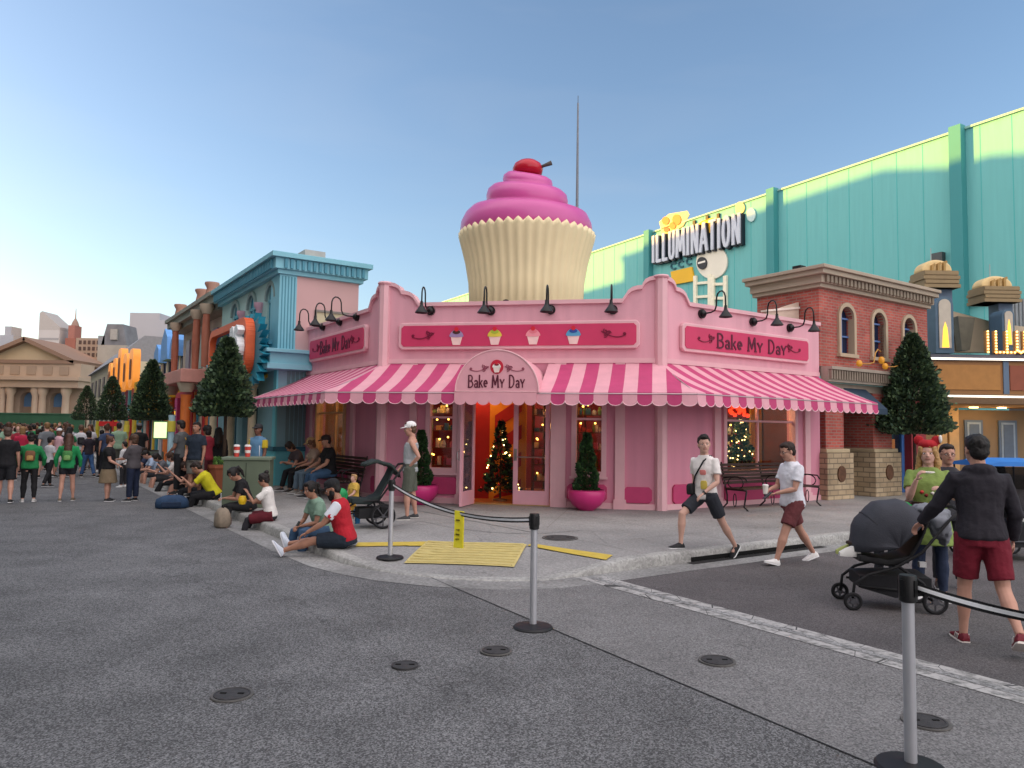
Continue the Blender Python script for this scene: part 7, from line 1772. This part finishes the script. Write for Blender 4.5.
g.tube([(-.23, -.60, 1.02), (0, -.63, 1.04), (.23, -.60, 1.02)], .018, 8); g.tube([(-.24, -.36, .12), (.24, -.36, .12)], .012, 8)
g.build('frame', bk, t, smooth=True)
g = MB(m); g.tube([(-.22, .22, .62), (0, .38, .64), (.22, .22, .62)], .02, 8); g.build('bumper_bar', M('#3a2a22', .6), t, smooth=True)
g = MB(m); g.rings([[(-.21, y, z), (.21, y, z), (.20, y, z+.07), (-.20, y, z+.07)] for y, z in ((.32, .48), (.05, .44), (-.14, .48), (-.26, .68), (-.34, .88))]); soft(g, 'seat', bk, t, .02, 1)
g = MB(m); g.rings([[(-.22, -.34, .18), (.22, -.34, .18), (.22, -.34, .36), (-.22, -.34, .34)], [(-.23, 0, .14), (.23, 0, .14), (.23, 0, .36), (-.23, 0, .36)], [(-.20, .32, .22), (.20, .32, .22), (.20, .32, .34), (-.20, .32, .34)]]); g.build('basket', M('#1b1b1f', .8, .2, 20), t)
# hood: ribbed quarter dome
g = MB(m); vs = []; NA, NB = 14, 14
for a in range(NA+1):
    th = R_(-10+150*a/NA); R1_ = .39*(1+.025*math.cos(a/NA*4*2*math.pi))
    for b in range(NB+1):
        ph_ = math.pi*b/NB; x = -.25*math.cos(ph_); q_ = math.sin(ph_)**.45
        yy = -.02+R1_*q_*math.cos(th)*1.0; zz = .64+R1_*q_*math.sin(th)*1.15; vs.append((x, yy-.02, zz))
g.add(vs, [((NB+1)*a+b, (NB+1)*a+b+1, (NB+1)*(a+1)+b+1, (NB+1)*(a+1)+b) for a in range(NA) for b in range(NB)])
hd_o = g.build('hood', gf, t, smooth=True); hd_o.modifiers.new('s', 'SOLIDIFY').thickness = .012
g = MB(m)
for a in (0, 5, 10): 
    th = R_(-10+150*a/14); g.tube([(-.254*math.cos(math.pi*b/14), -.04+.394*math.sin(math.pi*b/14)**.45*math.cos(th), .64+.452*math.sin(math.pi*b/14)**.45*math.sin(th)) for b in range(15)], .007, 5)
g.build('hood_ribs', M('#2b2c32', .7), hd_o)
g = MB(m); g.box(-.03, -.362, .42, .03, -.30, .47); g.build('tag_patch', M('#c9c9c9', .7), t)
bl = thing('grey_blanket', 'crumpled light grey blanket draped over the stroller handle', 'blanket', tuple(m @ Vector((0, -.42, .9)))); g = MB(m)
for q in ((0, -.48, .95, .20, .12, .08), (.08, -.52, .85, .13, .08, .16), (-.12, -.45, .88, .12, .10, .13), (0, -.36, 1.0, .16, .12, .06), (.05, -.57, .76, .09, .05, .14)): g.ell(q[:3], q[3:], 12)
soft(g, 'cloth', M('#7d8088', .9, .15, 6), bl, .015, 3, disp=.06)
cl_ = thing('white_sneakers', 'pair of white and pale green toddler shoes resting on the stroller footrest', 'shoes', tuple(m @ Vector((0, .40, .5))))
for k, (x, c) in enumerate(((-.07, '#e2e0dc'), (.06, '#a8b06a'))):
    g = MB(m @ Matrix.Translation((x, .38, .51))); g.rings([[(-w_, y, 0), (w_, y, 0), (w_, y, h_*.6), (w_*.5, y, h_), (-w_*.5, y, h_), (-w_, y, h_*.6)] for y, w_, h_ in ((-.10, .035, .10), (-.04, .045, .11), (.04, .045, .075), (.10, .03, .04))]); g.build('shoe', M(c, .7, .1, 20), cl_, smooth='auto')
# left stroller (jogger) with things on it
SP = surf(372, 527)
t = thing('stroller', 'black jogging stroller with big rear wheel beside the man in the white cap', 'stroller', (SP.x, SP.y, SP.z), R_(112)); m = WM[t.name]
wheel(m, t, (-.27, -.12, .20), .20, name='rear_wheel'); wheel(m, t, (.27, -.12, .20), .20, name='rear_wheel'); wheel(m, t, (0, .62, .15), .15, name='front_wheel')
g = MB(m)
for x in (-.25, .25): g.tube([(x, -.12, .20), (x, -.05, .45), (x, -.3, .8), (x*.9, -.46, 1.0)], .016, 8); g.tube([(x, -.05, .45), (x*.7, .3, .42), (0, .62, .2)], .016, 8); g.tube([(x, -.12, .2), (x*.5, .3, .25), (0, .6, .18)], .013, 8)
g.tube([(-.225, -.46, 1.0), (0, -.5, 1.02), (.225, -.46, 1.0)], .018, 8); g.build('frame', bk, t, smooth=True)
g = MB(m); g.rings([[(-.22, y, z), (.22, y, z), (.2, y, z+.09), (-.2, y, z+.09)] for y, z in ((.38, .40), (.1, .38), (-.05, .44), (-.22, .74), (-.30, .92))]); soft(g, 'seat', M('#1f2a2b', .8, .3, 5), t, .02, 1)
g = MB(m); g.rings([[(-.24, y, z), (.24, y, z), (.22, y, z+.05), (-.22, y, z+.05)] for y, z in ((-.40, .80), (-.25, .97), (-.02, 1.04), (.18, .98))]); soft(g, 'folded_hood', M('#26312f', .8, .4, 5), t, .02, 2, disp=.05)
g = MB(m); g.rings([[(-.2, y, .16), (.2, y, .16), (.2, y, .32), (-.2, y, .32)] for y in (-.25, 0, .25)]); g.build('basket', M('#19191c', .8), t)
p0 = m @ Vector((0, .0, 0))
for k, (nm, lab, dx, dy, z, r, c) in enumerate((('balloon', 'round green balloon among the bags left of the jogging stroller', -.62, .45, .62, .12, '#1f9a58'), ('plush_toy', 'small yellow and orange toy beside the green balloon', -.42, .40, .48, .07, '#d9a040'), ('folded_bag', 'white bag under the green balloon by the jogging stroller', -.55, .35, .26, .17, '#cfcac8'), ('folded_bag', 'bright blue bag beside the jogging stroller wheel', -.33, .42, .33, .09, '#2f78b0'))):
    q = p0+Vector((dx, dy, 0)); tt = thing(nm, lab, nm.replace('_', ' '), (q.x, q.y, SW)); g = MB()
    g.ell((q.x, q.y, SW+z-.15), (r, r*.8, r), 14); g.ell((q.x+r*.6, q.y, SW+z-.15-r*.5), (r*.6, r*.5, r*.5), 12); soft(g, 'body', M(c, .5, .15, 9), tt, .02, 2, disp=.02 if nm != 'balloon' else 0)
    g = MB(); g.tube([(q.x, q.y, SW), (q.x+.01, q.y, SW+max(.02, z-.15-r*.7))], .012 if nm == 'balloon' else r*.5, 8); g.build('stick' if nm == 'balloon' else 'base', M('#cfcfcf' if nm == 'balloon' else c, .6, .15, 9), tt)
q = surf(352, 516); human('small toddler with fair hair in yellow top beside the jogging stroller', (q.x, q.y+.1, SW), 130, .95, sit=.22, LL=(80, 6, 50), RL=(80, 6, 50), hair='short', hcol='#a9855a', skin='pale', top='tee', tcol='#c9a54a', bot='shorts', bcol='#8a5a5e', vox=.010, fat=1.35, AL=(30, 8, 60, -8), AR=(20, 8, 50, -8))
# right wagon / canopy cart
SP = G(1003, 558, 0)
t = thing('canopy_wagon', 'black wheeled wagon with bright blue canopy at the right edge', 'wagon', (SP.x, SP.y, 0), R_(96)); m = WM[t.name]
for x in (-.34, .34):
    for y in (-.45, .45): wheel(m, t, (x, y, .13), .13)
g = MB(m)
for x in (-.33, .33):
    for y in (-.48, .48): g.tube([(x, y, .25), (x, y, 1.34)], .014, 6)
    g.tube([(x, -.5, .28), (x, .5, .28)], .018, 6); g.tube([(x, -.5, .62), (x, .5, .62)], .014, 6)
for y in (-.5, .5): g.tube([(-.33, y, .28), (.33, y, .28)], .016, 6)
g.tube([(-.12, .5, .4), (-.12, .85, .75), (.12, .85, .75), (.12, .5, .4)], .014, 6); g.build('frame', M('#3b3d42', .5, metal=.5), t)
g = MB(m); g.rings([[(-.32, y, .20), (.32, y, .20), (.32, y, .50), (-.32, y, .50)] for y in (-.48, .48)]); g.build('tub', M('#1c1d21', .8, .2, 10), t)
g = MB(m); g.rings([[(-.37, y, 1.34), (.37, y, 1.34), (.36, y, 1.37+dz), (0, y, 1.42+dz), (-.36, y, 1.37+dz)] for y, dz in ((-.56, 0), (-.3, .03), (.3, .03), (.56, 0))]); g.build('canopy', M('#2273c4', .6, .06), t)
g = MB(m); g.box(-.355, -.54, .62, -.345, .54, 1.33); g.build('mesh_side', glass_mat((.35, .35, .38), .02), t)
p = AT(1000, 520, SP.y+.05)
human('person in green tee sitting inside the blue canopied wagon', (p.x, p.y, .12), 100, 1.55, hair='long', hcol='#251814', skin='tan', top='tee', tcol='#2b8a54', bot='trousers', bcol='#1d2433', sit=.38, LL=(80, 4, 60), RL=(80, 4, 60), AL=(20, 4, 70, -10), AR=(20, 4, 70, -10), vox=.013)
# -- standing people on the left part of the road
lefts = [
 (28, 502, 434, 30, dict(label='woman in green sweater and black leggings with a brown backpack, walking away', hair='bun', hcol='#17110f', top='long', tcol='#1f7a46', bot='leggings', bcol='#141417', AL=(12, 26, 30, -6), AR=(12, 26, 30, -6), LL=(4, 3, 4), RL=(-6, 3, 8), fat=1.12, shoe='#b9b6b2'), 'brownpack'),
 (66, 501, 434, 24, dict(label='woman with long brown hair and green backpack in dark shorts, walking away', hair='long', hcol='#4a2f24', top='long', tcol='#1f8a50', bot='shorts', bcol='#16181f', AL=(6, 20, 16, 0), AR=(6, 20, 16, 0), LL=(-5, 3, 8), RL=(8, 4, 4), legcut=.5, shoe='#6a5a48'), 'greenpack'),
 (107, 501, 437, -70, dict(label='woman in black tee and khaki skirt standing in the road facing right', hair='bun', hcol='#4e3020', top='tee', tcol='#141417', bot='skirt', bcol='#7a6a54', AL=(-20, 8, 30, 10), AR=(14, 10, 60, -8), fat=1.25, face=True, shoe='#1a1a1d'), None),
 (132, 501, 435, 78, dict(label='person in grey checked shirt and navy jeans facing the woman in khaki skirt', hair='bob', hcol='#4a3426', top='tee', tcol='#4e4a4e', bot='trousers', bcol='#19233b', AL=(24, 6, 84, -10), AR=(20, 6, 70, -10), fat=1.15, sleeve=.95, shoe='#17181d'), None),
 (4, 503, 428, 30, dict(label='man in black shirt and long dark shorts cut by the left picture edge', hair='short', hcol='#4a3a30', top='tee', tcol='#17171b', bot='shorts', bcol='#17181d', fat=1.15, LL=(8, 3, 4), RL=(-8, 3, 10)), None),
 (20, 480, 427, 28, dict(label='woman in red top with fair hair behind the green sweater woman', hair='bob', hcol='#8a6a44', top='tee', tcol='#a82040', bot='shorts', bcol='#2b2c33'), None),
 (117, 474, 423, 30, dict(label='man in pale green printed shirt walking away in the road', hair='short', hcol='#1c1512', top='tee', tcol='#8aa58c', bot='shorts', bcol='#5a5a52', fat=1.2), None),
 (137, 478, 424, 26, dict(label='man in black tee and grey cap standing behind the checked shirt person', hair='short', hcol='#17110f', top='tee', tcol='#131316', bot='shorts', bcol='#26262c', hat='cap', hatcol='#5a5c60', fat=1.25), None),
 (79, 474, 425, 34, dict(label='person in white tee with black backpack walking away', hair='short', hcol='#5a4232', top='tee', tcol='#d2d2d8', bot='trousers', bcol='#2b3140', LL=(10, 3, 6), RL=(-8, 3, 8)), 'blackpack'),
 (87, 477, 431, 60, dict(label='person in dark tee and blue jeans behind the long haired woman', hair='bob', hcol='#1c1412', top='tee', tcol='#25202a', bot='trousers', bcol='#3a5a86', LL=(14, 3, 6), RL=(-12, 3, 10)), None),
 (48, 487, 437, -20, dict(label='child with black cap and white tee between the two green sweaters', hair='short', hcol='#17110f', top='tee', tcol='#b8b8bc', bot='trousers', bcol='#1c1c20', hat='cap', hatcol='#1b1b20', LL=(14, 3, 6), RL=(-14, 3, 12)), None),
 (57, 477, 429, -10, dict(label='person in pale pink top with white hat in the road', hair='bob', hcol='#6a4a3a', top='tee', tcol='#d8b0b8', bot='shorts', bcol='#c9c3bd', hat='cap', hatcol='#dddddd'), None),
 (100, 472, 430, 20, dict(label='slim person in black with white sneakers behind the khaki skirt woman', hair='short', hcol='#17110f', top='long', tcol='#1b1b20', bot='leggings', bcol='#1b1b20', shoe='#e4e4e4', LL=(12, 3, 6), RL=(-12, 3, 12)), None),
 (123, 487, 442, 85, dict(label='child in white and black striped top partly hidden behind the checked shirt person', hair='short', hcol='#17110f', top='long', tcol='#c4c4c6', bot='trousers', bcol='#2b2b30', shoe='#e4e4e4'), None),
]
for px, py, pyt, yaw, kw, ex in lefts:
    p = G(px, py, 0); lab = kw.pop('label'); Hh = AT(px, pyt, p.y).z
    i = human(lab, tuple(p), yaw, Hh, skin=kw.pop('skin', 'light'), vox=.013 if py > 495 else .018, **kw)
    if ex: c = {'brownpack': '#6e4a30', 'greenpack': '#3f7a3f', 'blackpack': '#17171b'}[ex]; torso_box(i, 'backpack', (0, -.095, .16), (.062, .04, .075), M(c, .7, .3, 14)); torso_box(i, 'backpack_pocket', (0, -.135, .13), (.04, .014, .035), M({'brownpack': '#b08a50', 'greenpack': '#7aa860', 'blackpack': '#2b2b30'}[ex], .7, .3, 20))
# -- the distant crowd: a dozen kinds, copied
kinds = []
cols = ['#1f7a46', '#b8b8bc', '#17171b', '#8e2434', '#2b8a54', '#33415e', '#d4cfc8', '#6a6f74', '#1d5a3a', '#a08070', '#4a3a5a', '#c9a4a0', '#27303a', '#88a890']
bots = ['#1b1c22', '#2b3a56', '#6a6254', '#17181d', '#3a3d44', '#1b1c22', '#4d5a70']
words = {'#1f7a46': 'green', '#b8b8bc': 'light grey', '#17171b': 'black', '#8e2434': 'dark red', '#2b8a54': 'bright green', '#33415e': 'navy', '#d4cfc8': 'off-white', '#6a6f74': 'grey', '#1d5a3a': 'forest green', '#a08070': 'tan', '#4a3a5a': 'purple', '#c9a4a0': 'pink', '#27303a': 'charcoal', '#88a890': 'sage'}
hairs = ['short', 'long', 'bob', 'pony', 'short', 'bun', 'short']
for k, c in enumerate(cols):
    i = human('distant person in %s top walking in the far crowd on the street' % words[c], (0, 0, 0), 0, 1.68+.05*math.sin(k*3), hair=hairs[k % 7], hcol=['#17110f', '#4a2f20', '#2b1c15', '#7a5c3a'][k % 4], skin=['light', 'tan', 'brown', 'pale'][k % 4], top='tee' if k % 3 else 'long', tcol=c,
              bot=['trousers', 'shorts', 'leggings'][k % 3], bcol=bots[k % 7], LL=(12, 3, 6), RL=(-14, 3, 12), AL=(-14, 8, -4, 6), AR=(16, 8, 34, 0), vox=.03, group='people in the distant crowd')
    kinds.append(i['t'])
bake_all()
rnd = random.Random(77); n = 0; first = set(); placed = []
while n < 118:
    Y = rnd.choice([rnd.uniform(24, 34), rnd.uniform(30, 48), rnd.uniform(42, 76), rnd.uniform(50, 76)]); px = rnd.uniform(-14, 150); p = AT(px, 430, Y); p.z = 0
    curbx = -3.04-.6745*(Y-10.85)-1.0
    if p.x > curbx: continue
    if Y < 30 and 12 < px < 50 and rnd.random() < .5: continue
    if any((p-q).length < .55 for q in placed): continue
    placed.append(p); k = n % len(kinds); yaw = rnd.choice([rnd.uniform(10, 55), rnd.uniform(10, 55), rnd.uniform(150, 210), rnd.uniform(0, 360)])
    if k not in first: first.add(k); o = kinds[k]; o.location = p; o.rotation_euler = (0, 0, R_(yaw))
    else: o = dup(kinds[k], p, R_(yaw), scale=rnd.uniform(.9, 1.06))
    pj = proj(p)[0]
    o_l = 'distant person in %s top, %s, %s %s of crowd' % (words[cols[k]], 'back turned' if abs((yaw-30+180) % 360-180) < 60 else 'facing camera' if abs(yaw-200) < 60 else 'sideways', 'front' if Y < 34 else 'middle' if Y < 50 else 'back', 'left' if pj < 22 else 'centre left' if pj < 45 else 'centre' if pj < 68 else 'centre right' if pj < 95 else 'right'); o['label'] = o_l
    n += 1
# red banner over the far shop front
q = AT(109, 424, 40); t = thing('red_banner', 'small red banner sign on the far shop front under the small cone tree', 'sign', (q.x, 40, SW)); MB(Matrix.Translation((q.x, 40, q.z))).box(-.55, 0, -.12, .55, .05, .14).build('panel', M('#c42a2a', .6), t); MB(Matrix.Translation((q.x, 40, 0))).box(-.03, .06, SW, .03, .1, q.z).build('post', m_steel, t)
